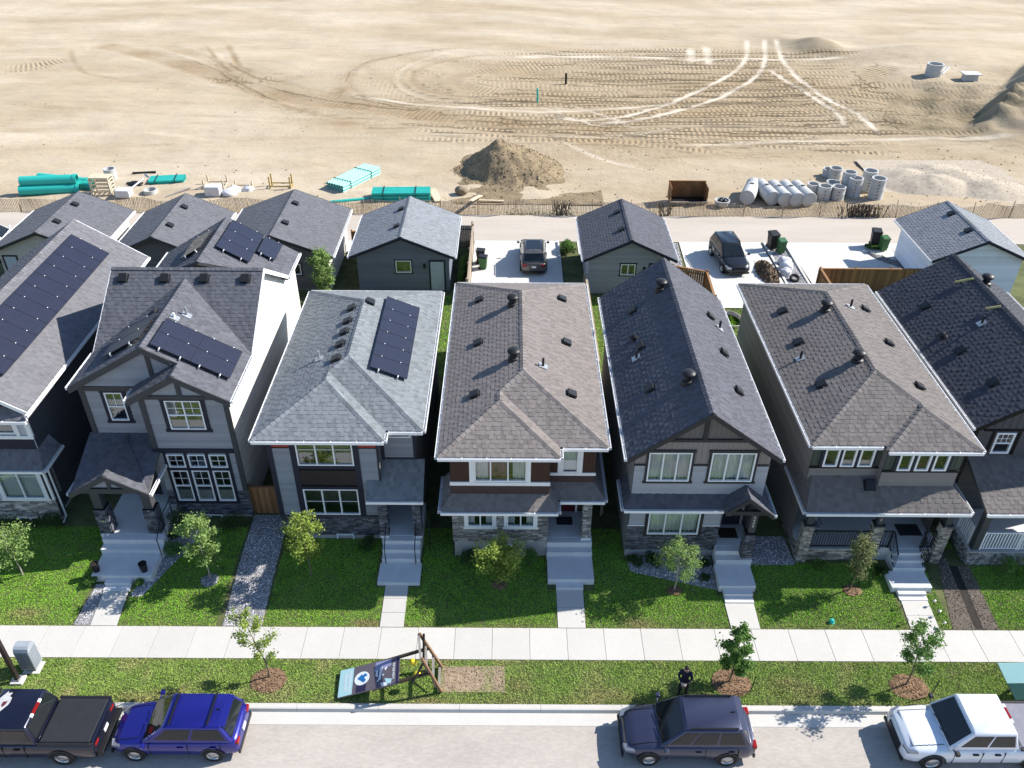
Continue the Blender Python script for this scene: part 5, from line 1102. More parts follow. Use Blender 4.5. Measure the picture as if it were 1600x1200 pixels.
garage(4.66, 10.70, 49.1, 55.7, 'light grey garage with charcoal roof beside the parked grey car', sh_h4, gl, navy, win=(7.15,8.1,1.65,2.45,2), dr=(9.05,9.85), vents='L')
garage(27.15, 33.6, 49.3, 55.7, 'white garage with silver roof at the right edge', sh_g4, gwh, navy, vents='L')
garage(-19.1, -11.45, 49.35, 56.9, 'charcoal garage with graphite roof behind the birch tree', sh_g1, gdk, dk, win=(-14.5,-13.7,1.4,2.2), vents='R', r=4.35, lside=pale)
garage(-25.9, -19.6, 49.2, 56.2, 'garage with graphite roof second from the left', sh_g1, gdk, char, vents='R', lside=pale)
garage(-33.8, -26.8, 49.7, 56.4, 'beige garage with graphite roof at the far left', sh_g1, gb, dk, dr=(-33.1,-32.3), vents='R', lside=pale)
# ================================================================== plants
def leaf_mat(name, c1, c2):
    m = bpy.data.materials.new(name); m.use_nodes = True; nt = m.node_tree; N = nt.nodes; L = nt.links; b = N['Principled BSDF']
    b.inputs['Roughness'].default_value = 0.6; b.inputs['Specular IOR Level'].default_value = 0.25
    a = N.new('ShaderNodeAttribute'); a.attribute_name = 'tint'; mx = N.new('ShaderNodeMix'); mx.data_type = 'RGBA'
    mx.inputs[6].default_value = (*c1, 1); mx.inputs[7].default_value = (*c2, 1); L.new(a.outputs['Fac'], mx.inputs[0]); L.new(mx.outputs[2], b.inputs['Base Color'])
    tr = N.new('ShaderNodeBsdfTranslucent'); L.new(mx.outputs[2], tr.inputs[0]); ms = N.new('ShaderNodeMixShader'); ms.inputs[0].default_value = 0.35
    o = N['Material Output']; L.new(b.outputs[0], ms.inputs[1]); L.new(tr.outputs[0], ms.inputs[2]); L.new(ms.outputs[0], o.inputs[0]); return m
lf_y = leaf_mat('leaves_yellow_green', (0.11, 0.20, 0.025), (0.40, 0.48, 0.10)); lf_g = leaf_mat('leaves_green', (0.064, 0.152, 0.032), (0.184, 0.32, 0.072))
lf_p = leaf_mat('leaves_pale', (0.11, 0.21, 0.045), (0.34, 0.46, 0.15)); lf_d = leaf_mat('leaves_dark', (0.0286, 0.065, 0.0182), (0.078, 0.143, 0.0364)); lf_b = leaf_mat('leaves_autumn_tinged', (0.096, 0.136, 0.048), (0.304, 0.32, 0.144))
bark = mat('bark', (0.16, 0.125, 0.09), 0.9, 0.25, 12, 0.4, 50); bark_p = mat('pale_bark', (0.36, 0.32, 0.26), 0.9, 0.25, 12, 0.4, 50); mulch_m = mat('wood_mulch', (0.20, 0.125, 0.075), 0.95, 0.3, 8, 0.5, 60, tint=True)
RS = np.random.RandomState(5)
def leaves(pts, size, parent, material, name='crown', tintbias=None, up=0.35):
    """a leaf blade (two faces) at each point"""
    n = len(pts); P = np.array(pts); nrm = RS.normal(size=(n, 3)); nrm[:, 2] = np.abs(nrm[:, 2])+up; nrm /= np.linalg.norm(nrm, axis=1)[:, None]
    a = np.cross(nrm, RS.normal(size=(n, 3))); a /= np.linalg.norm(a, axis=1)[:, None]; b = np.cross(nrm, a)
    s = size*RS.uniform(0.55, 1.35, n)[:, None]; w = s*0.55
    v0 = P-a*s*0.5; v1 = P+b*w*0.5+nrm*s*0.06; v2 = P+a*s*0.5-nrm*s*0.08; v3 = P-b*w*0.5+nrm*s*0.06
    V = np.stack([v0, v1, v2, v3], 1).reshape(-1, 3); mb = MB(); k = np.arange(n)*4
    mb.v = [tuple(x) for x in V.tolist()]; mb.f = [f for i in k.tolist() for f in ((i, i+1, i+2), (i, i+2, i+3))]
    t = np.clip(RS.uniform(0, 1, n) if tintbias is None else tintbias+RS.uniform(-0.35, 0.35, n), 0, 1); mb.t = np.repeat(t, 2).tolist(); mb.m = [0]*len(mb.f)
    return mb.build(name, material, parent, tint=True)
def tree(label, base, hgt, z0, rad, lm, n=2600, leaf=0.085, sparse=0.0, lean=(0, 0), upright=0.5, group=None, bm=None, limbs=13, name='young_tree', tr=0.035, top=0.35):
    n = int(n*1.15); leaf *= 1.15
    t = thing(name, label, 'tree', base, group); r = rnd; mb = MB(); B = Vector(base)
    ax = lambda f: B+Vector((lean[0]*f*f, lean[1]*f*f, hgt*0.93*f))+Vector((0.03*math.sin(f*7), 0.03*math.cos(f*5), 0))
    mb.tube([ax(i/8) for i in range(9)], [tr*(1-0.8*i/8) for i in range(9)], 7); pts = []; bias = []
    for i in range(limbs):
        f = (z0/hgt)*0.92+(0.97-(z0/hgt)*0.92)*(i+0.5)/limbs; p = ax(f); an = i*2.39996+r.uniform(-.4, .4)
        g = (f*hgt-z0)/(hgt-z0); ln = rad*(0.62+0.55*math.sin(math.pi*min(1, max(0, g*0.85+0.12))))*(1 if g < 0.75 else max(top, 1-(g-0.75)*2.2))*r.uniform(0.75, 1.12)
        d = Vector((math.cos(an), math.sin(an), upright*r.uniform(0.7, 1.4))).normalized(); q = p+d*ln; m = p+d*ln*0.5+Vector((0, 0, 0.05))
        mb.tube([p, m, q], [tr*0.34, tr*0.22, tr*0.08], 5)
        for k in range(3):
            d2 = (d+Vector((r.uniform(-.8, .8), r.uniform(-.8, .8), r.uniform(-.2, .7)))).normalized(); s = p+d*ln*r.uniform(0.35, 0.9); e = s+d2*ln*0.45; mb.tube([s, e], [tr*0.14, tr*0.05], 4)
            c = n//(limbs*4)
            for j in range(c):
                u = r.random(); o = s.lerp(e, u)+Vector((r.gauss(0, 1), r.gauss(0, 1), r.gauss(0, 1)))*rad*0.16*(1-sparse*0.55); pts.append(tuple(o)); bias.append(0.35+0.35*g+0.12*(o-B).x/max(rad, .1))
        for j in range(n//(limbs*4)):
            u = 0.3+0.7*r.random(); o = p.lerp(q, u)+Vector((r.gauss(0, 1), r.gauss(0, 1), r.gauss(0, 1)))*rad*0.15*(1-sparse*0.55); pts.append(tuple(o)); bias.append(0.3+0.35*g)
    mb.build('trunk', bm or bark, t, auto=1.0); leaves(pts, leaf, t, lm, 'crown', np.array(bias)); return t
def ring(label, cx, cy, rx, ry, material, kind='mulch', rot=0.0, dz=0.0, n=260):
    """irregular bed of chips"""
    g = G(cy)+dz; mb = MB(); pts = []
    for i in range(28):
        a = 2*math.pi*i/28; k = 1+0.03*math.sin(a*3+cx)+0.03*math.sin(a*7+cy); pts.append((cx+rx*k*math.cos(a), cy+ry*k*math.sin(a)))
    vs = [(cx, cy, g+0.05)]+[(cx+(x-cx)*0.6, cy+(y-cy)*0.6, g+0.045) for x, y in pts]+[(x, y, g+0.006) for x, y in pts]; m = len(pts)
    mb.add(vs, [(0, 1+i, 1+(i+1) % m) for i in range(m)]+[(1+i, 1+m+i, 1+m+(i+1) % m, 1+(i+1) % m) for i in range(m)])
    for i in range(n):
        a = rnd.uniform(0, 6.28); q = math.sqrt(rnd.random())*1.03; x = cx+rx*q*math.cos(a); y = cy+ry*q*math.sin(a); z = g+0.055-0.045*max(0, q-0.6)/0.4; b = rnd.uniform(0, 6.28); l = rnd.uniform(0.03, 0.08)
        mb.bar((x, y, z), (x+l*math.cos(b), y+l*math.sin(b), z+rnd.uniform(-.01, .02)), 0.03, 0.014, t=rnd.choice((0.45, 0.7, 1.0, 1.3, 1.7)))
    o = mb.build('mulch_bed' if kind == 'mulch' else 'gravel_bed', material, tint=True); o['kind'] = 'stuff'; o['label'] = label; o['category'] = kind; return o
tree('pale leafy sapling on the lawn at the left edge', (-20.6, 24.73, G(24.73)), 2.7, 1.0, 0.75, lf_p, 2600, bm=bark_p, group='yard trees')
tree('full pale green tree in a gravel ring left of the gravel path', (-12.64, 24.64, G(24.64)), 3.75, 0.95, 0.66, lf_p, 3600, 0.10, group='yard trees', bm=bark_p, limbs=16)
tree('yellow-green tree on the lawn right of the gravel path', (-8.38, 24.74, G(24.74)), 3.6, 1.15, 0.68, lf_y, 3000, 0.095, group='yard trees', limbs=15)
tree('low bushy yellow-green tree before the brown and white house', (-0.46, 24.55, G(24.55)), 2.1, 0.65, 0.86, lf_y, 3800, 0.095, group='yard trees', upright=0.35, limbs=16, top=0.6)
tree('small round lollipop tree on the lawn of the charcoal-roofed house', (6.93, 24.14, G(24.14)), 2.75, 1.15, 0.72, lf_p, 3000, 0.075, group='yard trees', bm=bark_p, limbs=16, top=0.6)
tree('upright reddish-tinged tree before the full-width porch', (14.31, 24.19, G(24.19)), 2.9, 0.75, 0.62, lf_b, 3000, 0.08, group='yard trees', upright=1.6, limbs=15, top=0.8)
tree('sparse yellow-leaved boulevard tree left of the fallen sign', (-9.03, 19.88, 0.02), 3.8, 0.95, 0.72, lf_y, 1500, 0.085, sparse=0.6, lean=(-0.45, 0.0), group='boulevard trees', upright=0.9, limbs=12)
tree('dense narrow green boulevard tree beside the standing person', (8.36, 19.79, 0.02), 3.2, 0.55, 0.5, lf_g, 3600, 0.10, group='boulevard trees', upright=0.6, limbs=17, top=0.75)
tree('leaning dark green boulevard tree with yellow lower leaves', (15.0, 19.68, 0.02), 3.5, 0.9, 0.72, lf_g, 2600, 0.09, sparse=0.35, lean=(-0.25, 0), group='boulevard trees', upright=0.7, limbs=13)
tree('slim birch with two stems against the charcoal garage', (-11.9, 47.9, 0.25), 3.9, 0.4, 0.8, lf_p, 3200, 0.13, group=None, bm=bark_p, upright=1.0, limbs=18, top=0.3)
ring('round mulch bed under the sparse yellow boulevard tree', -9.03, 19.78, 0.68, 0.55, mulch_m)
ring('round mulch bed under the dense narrow boulevard tree', 8.42, 19.78, 0.74, 0.62, mulch_m)
ring('round mulch bed under the leaning boulevard tree', 15.08, 19.62, 0.72, 0.55, mulch_m)
ring('gravel ring under the full pale green tree', -12.62, 24.55, 0.36, 0.36, gravel_m, 'gravel', n=160)
ring('small bare soil ring under the lollipop tree', 6.93, 24.14, 0.34, 0.24, mulch_m, n=60); ring('dark mulch ring under the upright reddish tree', 14.4, 24.2, 0.4, 0.32, mulch_m, n=80); ring('dark soil ring under the bushy yellow-green tree', -0.4, 24.4, 0.34, 0.28, mulch_m, n=60)
def shrub(label, x, y, rx, hgt, lm, n=700, leaf=0.075, group='front garden shrubs', ry=None):
    z = G(y) if y > 21 else 0; t = thing('shrub', label, 'shrub', (x, y, z), group); mb = MB(); pts = []; ry = ry or rx
    for i in range(7):
        a = i*0.9+rnd.random(); mb.tube([(x, y, z), (x+0.6*rx*math.cos(a), y+0.6*ry*math.sin(a), z+hgt*0.7)], [0.015, 0.006], 5)
    lob = [(rnd.uniform(-.5, .5)*rx, rnd.uniform(-.5, .5)*ry, rnd.uniform(.35, .75)*hgt, rnd.uniform(.35, .6)) for _ in range(7)]
    for i in range(n):
        l = lob[i % 7]; d = Vector((rnd.gauss(0, 1), rnd.gauss(0, 1), rnd.gauss(0, 1))).normalized()*rnd.uniform(.6, 1.05)
        pts.append((x+l[0]+d.x*l[3]*rx, y+l[1]+d.y*l[3]*ry, max(z+0.02, z+l[2]+d.z*l[3]*hgt*0.6)))
    mb.build('stem', bark, t); leaves(pts, leaf, t, lm, 'foliage'); return t
for lb, x, y, r_, hh, m_ in (('large dark shrub under the tall grey house front', -15.0, 27.5, 0.75, 1.2, lf_d), ('low spreading evergreen by the tall grey house foundation', -12.4, 27.5, 0.7, 0.7, lf_d), ('grey-green shrub in the gravel bed right of the tall house steps', -14.6, 25.9, 0.5, 0.6, lf_g),
    ('small bright green clump left of the tall house walk', -17.45, 24.3, 0.28, 0.4, lf_g), ('small bright green clump right of the tall house walk', -15.45, 24.35, 0.26, 0.35, lf_g), ('dark shrub right of the tall house steps', -14.75, 26.9, 0.4, 0.7, lf_d),
    ('dark shrub under the window of the left edge house', -21.0, 27.6, 0.45, 0.65, lf_d), ('big dark shrub at the left edge house front', -22.6, 27.3, 0.55, 0.8, lf_d), ('dark shrub at the corner of the left edge house', -20.4, 27.6, 0.45, 0.8, lf_d),
    ('dark shrub at the left corner of the blue-grey house', -9.6, 26.5, 0.4, 0.55, lf_d), ('dark shrub left of the blue-grey house porch', -6.2, 26.4, 0.5, 0.6, lf_d), ('dark shrub left of the bushy yellow-green tree', -1.75, 25.5, 0.6, 0.75, lf_d), ('tall dark shrub right of the bushy yellow-green tree', 0.9, 25.4, 0.65, 0.85, lf_g), ('dark shrub behind the bushy yellow-green tree', -0.3, 25.6, 0.6, 0.9, lf_g),
    ('low dark shrub at the charcoal-roofed house corner', 5.4, 25.6, 0.4, 0.35, lf_d), ('low dark shrub before the charcoal-roofed house window', 6.2, 25.6, 0.45, 0.4, lf_d), ('small dark shrub beside the charcoal-roofed house porch', 8.4, 25.5, 0.3, 0.35, lf_d), ('round dark clump in the gravel by the lollipop tree', 8.3, 24.75, 0.3, 0.3, lf_d),
    ('small fern-like clump under the stone porch wall', 13.4, 25.35, 0.35, 0.45, lf_g), ('low dark clump beside the stone porch steps', 15.9, 25.1, 0.3, 0.35, lf_d), ('leafy shrub before the white porch railing', 21.3, 25.1, 0.6, 0.9, lf_g), ('leafy shrub at the right edge lawn', 22.3, 24.9, 0.6, 0.9, lf_p),
    ('small plant at the foot of the white garage wall', 30.6, 49.1, 0.3, 1.3, lf_g)):
    shrub(lb, x, y, r_, hh, m_, int(500+900*r_))
for lb, x, y, rx, ry, hh in (('overgrown green bed between the silver-roofed garage and the driveway', -3.22, 52.6, 0.42, 2.3, 1.0), ('square green hedge beside the parked grey car', 4.08, 55.7, 0.6, 1.3, 0.9), ('weeds around the bins near the white garage', 26.7, 56.6, 0.9, 0.5, 0.35)):
    shrub(lb, x, y, rx, hh, lf_g, 2600, 0.10, 'backyard greenery', ry)
# ---- gravel beds
def gravel(label, pts, dz=0.012, dens=420, size=0.028, material=None, soil=None):
    a, b, c, d = [Vector((p[0], p[1])) for p in pts]; mb = MB(); n = 8; vs = []
    for i in range(n+1):
        for e in (a.lerp(d, i/n), b.lerp(c, i/n)): vs.append((e.x, e.y, G(e.y)+dz))
    mb.add(vs, [(2*i, 2*i+1, 2*i+3, 2*i+2) for i in range(n)], 0.8)
    ar = abs((c-a).cross(d-b))/2 if hasattr((c-a), 'cross') else 4
    for i in range(int(ar*dens)):
        u, v = rnd.random(), rnd.random(); p = a.lerp(b, u).lerp(d.lerp(c, u), v); s = size*rnd.uniform(.5, 1.3); z = G(p.y)+dz; an = rnd.uniform(0, 6.28); t = rnd.choice((0.5, 0.75, 1.0, 1.4, 2.0, 2.8))
        ca, sa = math.cos(an)*s, math.sin(an)*s
        mb.add([(p.x+ca, p.y+sa, z), (p.x-sa, p.y+ca*0.8, z), (p.x-ca, p.y-sa, z), (p.x+sa, p.y-ca*0.8, z), (p.x+ca*.2, p.y+sa*.2, z+s*0.9)], [(0, 1, 4), (1, 2, 4), (2, 3, 4), (3, 0, 4)], t)
    o = mb.build('gravel', material or gravel_m, tint=True); struct(o, 'stuff'); o['label'] = label; o['category'] = 'gravel'; return o
gravel('long grey gravel path between the tall grey house and the blue-grey house', [(-11.5, 22.3), (-9.92, 22.3), (-10.05, 28.4), (-11.68, 28.4)])
gravel('pale gravel strip left of the tall grey house walk', [(-17.48, 22.3), (-16.8, 22.3), (-16.95, 24.3), (-17.3, 24.3)]); gravel('narrow gravel band right of the tall grey house steps', [(-15.7, 23.7), (-15.2, 23.7), (-13.4, 27.6), (-14.9, 27.6)])
gravel('grey gravel bed before the charcoal-roofed house', [(5.2, 25.1), (8.75, 24.15), (8.75, 25.95), (5.1, 25.95)]); gravel('grey gravel patch between the charcoal-roofed house and the stone porch', [(10.4, 25.5), (12.35, 25.5), (12.3, 27.2), (10.5, 27.2)])
gravel('gravel strip with bins between the two right driveways', [(18.66, 50.0), (20.3, 50.0), (20.15, 57.4), (18.62, 57.4)], 0.03, 200, 0.04); gravel('gravel strip beside the light grey garage', [(10.75, 52.0), (12.0, 52.0), (12.35, 57.4), (10.75, 57.4)], 0.03, 200, 0.04)
brn = mat('brown_gravelly_soil', (0.155, 0.125, 0.10), 0.95, 0.3, 5, 0.5, 40, tint=True)
gravel('bare brown strip beside the right edge house', [(17.9, 22.3), (18.78, 22.3), (19.05, 26.4), (18.7, 26.4)], 0.012, 260, 0.03, brn); gravel('bare brown strip along the right edge lawn', [(19.12, 22.3), (19.75, 22.3), (19.9, 25.5), (19.35, 25.5)], 0.012, 260, 0.03, brn)
struct(MB().add([(18.78,22.3,G(22.3)+.004),(19.12,22.3,G(22.3)+.004),(19.35,25.5,G(25.5)+.004),(19.0,25.5,G(25.5)+.004)], [(0,1,2,3)]).build('trench', mat('dark_wet_soil', (0.03,0.026,0.022), 0.9, 0.3, 6)))
for x0, x1 in ((18.62, 18.78), (20.15, 20.3)): struct(MB().box(x0, x1, 50.0, 57.4, 0.0, G(53)+0.12).build('edging', concrete_new))
struct(MB().box(3.44, 3.56, 48, 57.4, 0.0, 0.34).build('edging', concrete_new))
# ---- turf blades
EXC = [(-17.5,-15.7,22.2,26.5), (-17.6,-14.8,24.4,29), (-11.75,-9.85,22.2,28.5), (-5.2,-4.2,22.2,24.4), (-5.6,-3.7,24.2,26.6), (1.96,3.13,22.2,24.5), (1.6,3.6,24.1,26.6), (8.9,10.15,22.2,24.2), (8.7,10.4,23.9,26), (16.1,17.4,22.2,24.2), (15.95,17.75,24,26), (17.88,19.78,22.2,26.5)]
CIR = [(-9.03,19.78,.68,.55), (8.42,19.78,.74,.62), (15.08,19.62,.72,.55), (-12.62,24.55,.36,.36), (6.93,24.14,.34,.24), (14.4,24.2,.4,.32)]
def inpoly(x, y, P):
    r = np.zeros(x.shape, bool)
    for i in range(len(P)):
        x1, y1 = P[i]; x2, y2 = P[(i+1) % len(P)]; c = ((y1 > y) != (y2 > y)) & (x < (x2-x1)*(y-y1)/(y2-y1+1e-12)+x1); r ^= c
    return r
def blades(name, label, x0, x1, y0, y1, n, material, hgt, polys=(), hfun=True):
    x = RS.uniform(x0, x1, n); y = RS.uniform(y0, y1, n); k = np.ones(n, bool)
    for a, b, c, d in EXC: k &= ~((x > a) & (x < b) & (y > c) & (y < d))
    for a, b, c, d in CIR: k &= ((x-a)/c)**2+((y-b)/d)**2 > 0.95
    for P in polys: k &= ~inpoly(x, y, P)
    x, y = x[k], y[k]; n = len(x); z = np.interp(y, [0, 22.3, 25.6, 50, 57.6], [0, 0, .25, .25, .13]) if hfun else np.full(n, -0.01)
    an = RS.uniform(0, 2*np.pi, n); w = RS.uniform(0.012, 0.026, n); h_ = hgt*RS.uniform(0.5, 1.3, n); l = RS.normal(0, 1.15, (n, 2))*h_[:, None]
    ca, sa = np.cos(an)*w, np.sin(an)*w
    V = np.stack([np.stack([x-ca, y-sa, z-0.005], -1), np.stack([x+ca, y+sa, z-0.005], -1), np.stack([x+l[:, 0], y+l[:, 1], z+h_], -1)], 1).reshape(-1, 3).astype(np.float32)
    me = bpy.data.meshes.new(name); me.vertices.add(3*n); me.vertices.foreach_set('co', V.ravel()); me.loops.add(3*n); me.loops.foreach_set('vertex_index', np.arange(3*n)); me.polygons.add(n)
    me.polygons.foreach_set('loop_start', np.arange(0, 3*n, 3)); me.polygons.foreach_set('loop_total', np.full(n, 3))
    at = me.attributes.new('tint', 'FLOAT', 'FACE'); at.data.foreach_set('value', RS.uniform(0.88, 1.15, n).astype(np.float32)); me.attributes.new('dry', 'FLOAT', 'FACE').data.foreach_set('value', dryness(x, y).astype(np.float32)); me.update(); me.materials.append(material)
    o = bpy.data.objects.new(name, me); COL.objects.link(o); WM[o] = Matrix(); struct(o, 'stuff'); o['label'] = label; o['category'] = 'grass'; return o
def dryness(x, y):
    d = 0.75*np.exp(-np.clip(y-22.28, 0, 9)/0.16)*(y > 21)+0.55*np.exp(-np.clip(20.74-y, 0, 9)/0.10)*(y < 21)+0.6*np.exp(-np.clip(y-18.8, 0, 9)/0.22)*(y < 21)
    for cx, cy, rx, ry in ((10.4, 19.75, .8, .35), (11.3, 19.3, .7, .3), (3.2, 19.2, 1.2, .35), (-6.0, 22.5, .4, .12), (-5.5, 22.45, .5, .15), (-19.3, 22.8, 1.2, .3), (5.2, 22.6, .8, .25), (0.4, 19.4, .6, .5), (-13.5, 19.1, .9, .25), (-3.0, 18.95, 1.0, .2), (-18.6, 26.3, .5, .25)):
        d += 0.8*np.exp(-((x-cx)/rx)**2-((y-cy)/ry)**2)
    n = np.sin(x*1.7+np.sin(y*2.3)*1.5)*np.sin(y*2.9+x*.6); return np.clip(d*(0.8+0.5*n)+0.06*np.clip(n, 0, 1)+RS.uniform(-.12, .12, len(x)), 0, 1)
def rect(a, b, c, d): return [(a, c), (b, c), (b, d), (a, d)]
blades('grass', 'mown green grass of the front lawns', -24.5, 24.5, 22.28, 27.6, 330000, turf, 0.036, [[(5.2, 25.1), (8.75, 24.15), (8.75, 26), (5.1, 26)], [(-15.7, 23.7), (-15.2, 23.7), (-13.4, 27.6), (-14.9, 27.6)], [(10.4, 25.5), (12.4, 25.5), (12.4, 27.6), (10.4, 27.6)]]+[rect(-10, -5.4, 26.9, 29), rect(-2.4, 1.7, 25.9, 29), rect(5, 9, 25.9, 29), rect(12.4, 18.6, 25.6, 29), rect(19.6, 25, 25.5, 29), rect(-15.4, -11.6, 28.2, 29)])
blades('grass', 'thin yellowing grass of the boulevard strip', -22.5, 22.5, 18.8, 20.74, 140000, turf_bv, 0.036, [[(-2.4, 19.42), (-1.4, 19.36), (-0.95, 19.5), (-0.9, 20.2), (-1.5, 20.4), (-2.42, 20.34)], rect(-0.55, -0.22, 19.45, 20.3)], False)
blades('grass', 'grass of the back yards between the houses and garages', -10, 27, 39.5, 49, 90000, turf, 0.08, [rect(-2.7, 3.45, 43.9, 50), rect(12.0, 18.6, 47.5, 50)])
# bare soil patch where the sign stood
mb = MB(); mb.box(-2.55, -0.12, 19.3, 20.46, -0.05, 0.004)
for i in range(380):
    x, y = rnd.uniform(-2.5, -.15), rnd.uniform(19.33, 20.44); a = rnd.uniform(0, 6.28); mb.bar((x, y, .01), (x+.06*math.cos(a), y+.06*math.sin(a), .02), .014, .01, t=rnd.choice((.6, 1, 1.5, 2)))
o = mb.build('soil_patch', mat('dry_soil', (0.30, 0.225, 0.155), 0.95, 0.25, 5, 0.5, 40, tint=True), tint=True); struct(o, 'stuff'); o['label'] = 'rectangle of bare dry soil beside the fallen sign'; o['category'] = 'soil'
# ================================================================== vehicles
def paint(name, c, metallic=0.4, rough=0.3): return mat(name, c, rough, 0.03, 2.0, metallic=metallic, coat=0.6, spec=0.5)
tyre_m = mat('tyre_rubber', (0.02, 0.02, 0.02), 0.85, 0.1); rim_m = mat('wheel_rim', (0.45, 0.46, 0.48), 0.3, 0.05, metallic=0.8); lampw = mat('headlamp', (0.30, 0.32, 0.35), 0.12, 0.03, metallic=0.5); lampr = mat('tail_lamp', (0.25, 0.01, 0.01), 0.2, 0.03)
def smoothlerp(tbl, x):
    if x <= tbl[0][0]: return tbl[0][1]
    for (a, b), (c, d) in zip(tbl, tbl[1:]):
        if x <= c: t = (x-a)/(c-a); return b+(d-b)*t
    return tbl[-1][1]
def vehicle(label, cat, loc, rz, P):
    """local axes: +X front, Y left, Z up; ground at z=0"""
    t = thing('vehicle' if cat == 'truck' else 'car', label, cat, (0, 0, 0), 'parked vehicles'); t.name = P.get('name', 'parked_car')
    L, W, pm = P['L'], P['W'], P['paint']; hw = W/2
    tops, wid = P['top'], P['wid']        # top height and relative half width along x
    xs = sorted(set([-L/2, -L/2+0.05, -L/2+0.16, L/2-0.4, L/2-0.2, L/2-0.08, L/2]+[x for x, _ in tops]+[-L/2+0.3+i*(L-0.6)/12 for i in range(13)])); mb = MB(); sec = []
    for x in xs:
        zt = smoothlerp(tops, x); w = hw*smoothlerp(wid, x); zb = 0.24+(0.10 if abs(x) > L/2-0.12 else 0)
        half = [(0, zt), (0.5*w, zt-0.008), (0.82*w, zt-0.035), (0.95*w, zt-0.11), (1.0*w, zt-0.30 if zt > 0.8 else zt*0.65), (0.985*w, 0.5), (0.96*w, 0.36), (0.86*w, zb)]
        full = [(x, y, z) for y, z in half]+[(x, -y, z) for y, z in half[::-1][:-1]]
        sec.append(full)
    n = len(sec[0]); vs = [p for s in sec for p in s]
    fs = [(i*n+j, i*n+(j+1) % n, (i+1)*n+(j+1) % n, (i+1)*n+j) for i in range(len(sec)-1) for j in range(n)]+[tuple(range(n))[::-1], tuple((len(sec)-1)*n+j for j in range(n))]
    mb.add(vs, fs); body = mb.build('body', pm, t, smooth=True, sub=1)
    # cabin
    c0, c1, r0, r1 = P['base_front'], P['base_rear'], P['roof_front'], P['roof_rear']; zb, zr = P['belt']-0.06, P['roof']; wb, wt = hw*0.93, hw*P.get('roofw', 0.74)
    C = [(c1,-wb,zb),(c0,-wb,zb),(c0,wb,zb),(c1,wb,zb),(r1,-wt,zr-0.03),(r0,-wt,zr-0.03),(r0,wt,zr-0.03),(r1,wt,zr-0.03)]
    bm = bmesh.new(); bv = [bm.verts.new(p) for p in C]
    for f in [(0,3,2,1),(0,1,5,4),(1,2,6,5),(2,3,7,6),(3,0,4,7)]: bm.faces.new([bv[i] for i in f])
    # crowned roof
    m0 = bm.verts.new((r1*0.97+r0*0.03, 0, zr+0.01)); m1 = bm.verts.new((r0*0.97+r1*0.03, 0, zr+0.01)); bm.faces.new([bv[4], bv[5], m1, m0]); bm.faces.new([m0, m1, bv[6], bv[7]]); bm.faces.new([bv[5], bv[6], m1]); bm.faces.new([bv[7], bv[4], m0])
    eg = [e for e in bm.edges if len(e.link_faces) == 2 and not (e.verts[0] in (m0, m1) or e.verts[1] in (m0, m1))]
    bmesh.ops.bevel(bm, geom=eg, offset=0.075, segments=4, affect='EDGES', profile=0.55)
    bmesh.ops.recalc_face_normals(bm, faces=bm.faces[:])
    me = bpy.data.meshes.new('cabin'); bm.to_mesh(me); bm.free(); me.materials.append(pm); me.polygons.foreach_set('use_smooth', [True]*len(me.polygons)); me.set_sharp_from_angle(angle=0.6)
    cab = bpy.data.objects.new('cabin', me); COL.objects.link(cab); place(cab, Matrix(), t)
    def pane(q, u0, u1, v0, v1, name, out=0.012, m=None, par=None):
        A, B, D, E = [Vector(C[i]) for i in q]; n = (B-A).cross(E-A).normalized(); bl = lambda u, v: (A.lerp(B, u)).lerp(E.lerp(D, u), v)+n*out
        g = MB(); k = 6
        pts = [bl(u0, v0), bl(u1, v0), bl(u1-0.0, v1), bl(u0, v1)]; lo = [p-n*0.03 for p in pts]
        g.add(pts+lo, [(0,1,2,3),(0,4,5,1),(1,5,6,2),(2,6,7,3),(3,7,4,0)]); return g.build(name, m or CARGLASS2, par or t)
    pane((1,2,6,5), 0.06, 0.94, 0.08, 0.93, 'windshield'); pane((3,0,4,7), 0.08, 0.92, 0.16, 0.88, 'rear_window')
    for q in ((0,1,5,4), (2,3,7,6)):
        sp = P.get('side', ((0.06, 0.46), (0.5, 0.9))); 
        for a, b in sp:
            u0, u1 = (a, b) if q[0] == 0 else (1-b, 1-a); pane(q, u0, u1, 0.22, 0.86, 'side_window')
    # wheels
    R = P.get('wheel', 0.36)
    for x in (P['axles']):
        for s in (-1, 1):
            y = s*(hw-0.10); Mx = Matrix.Rotation(math.pi/2, 4, 'X'); w = MB(); w.lathe([(R*0.62,-0.11),(R*0.9,-0.12),(R,-0.08),(R,0.08),(R*0.9,0.12),(R*0.62,0.11)], (x, y, R), 22, M=Mx); wo = w.build('wheel', tyre_m, t, auto=0.7)
            w = MB(); w.lathe([(0.0,0.09),(R*0.2,0.10),(R*0.55,0.07),(R*0.64,0.10)] if s < 0 else [(0.0,-0.09),(R*0.2,-0.10),(R*0.55,-0.07),(R*0.64,-0.10)], (x, y, R), 16, M=Mx); w.build('rim', rim_m, wo)
            w = MB(); pr = []
            for k in range(13): a = math.pi*k/12; pr.append((x+math.cos(a)*(R+0.07), R+math.sin(a)*(R+0.07)))
            for k in range(12):
                a, b = pr[k], pr[k+1]; w.add([(a[0], s*(hw-0.12), a[1]), (b[0], s*(hw-0.12), b[1]), (b[0], s*(hw+0.012), b[1]), (a[0], s*(hw+0.012), a[1]), (x+(a[0]-x)*.86, s*(hw+0.012), R+(a[1]-R)*.86), (x+(b[0]-x)*.86, s*(hw+0.012), R+(b[1]-R)*.86)], [(0,1,2,3),(3,2,5,4)])
            w.build('wheel_arch', black_plastic, t)
    # lamps, grille, plate, mirrors, wipers
    zf = smoothlerp(tops, L/2-0.15)
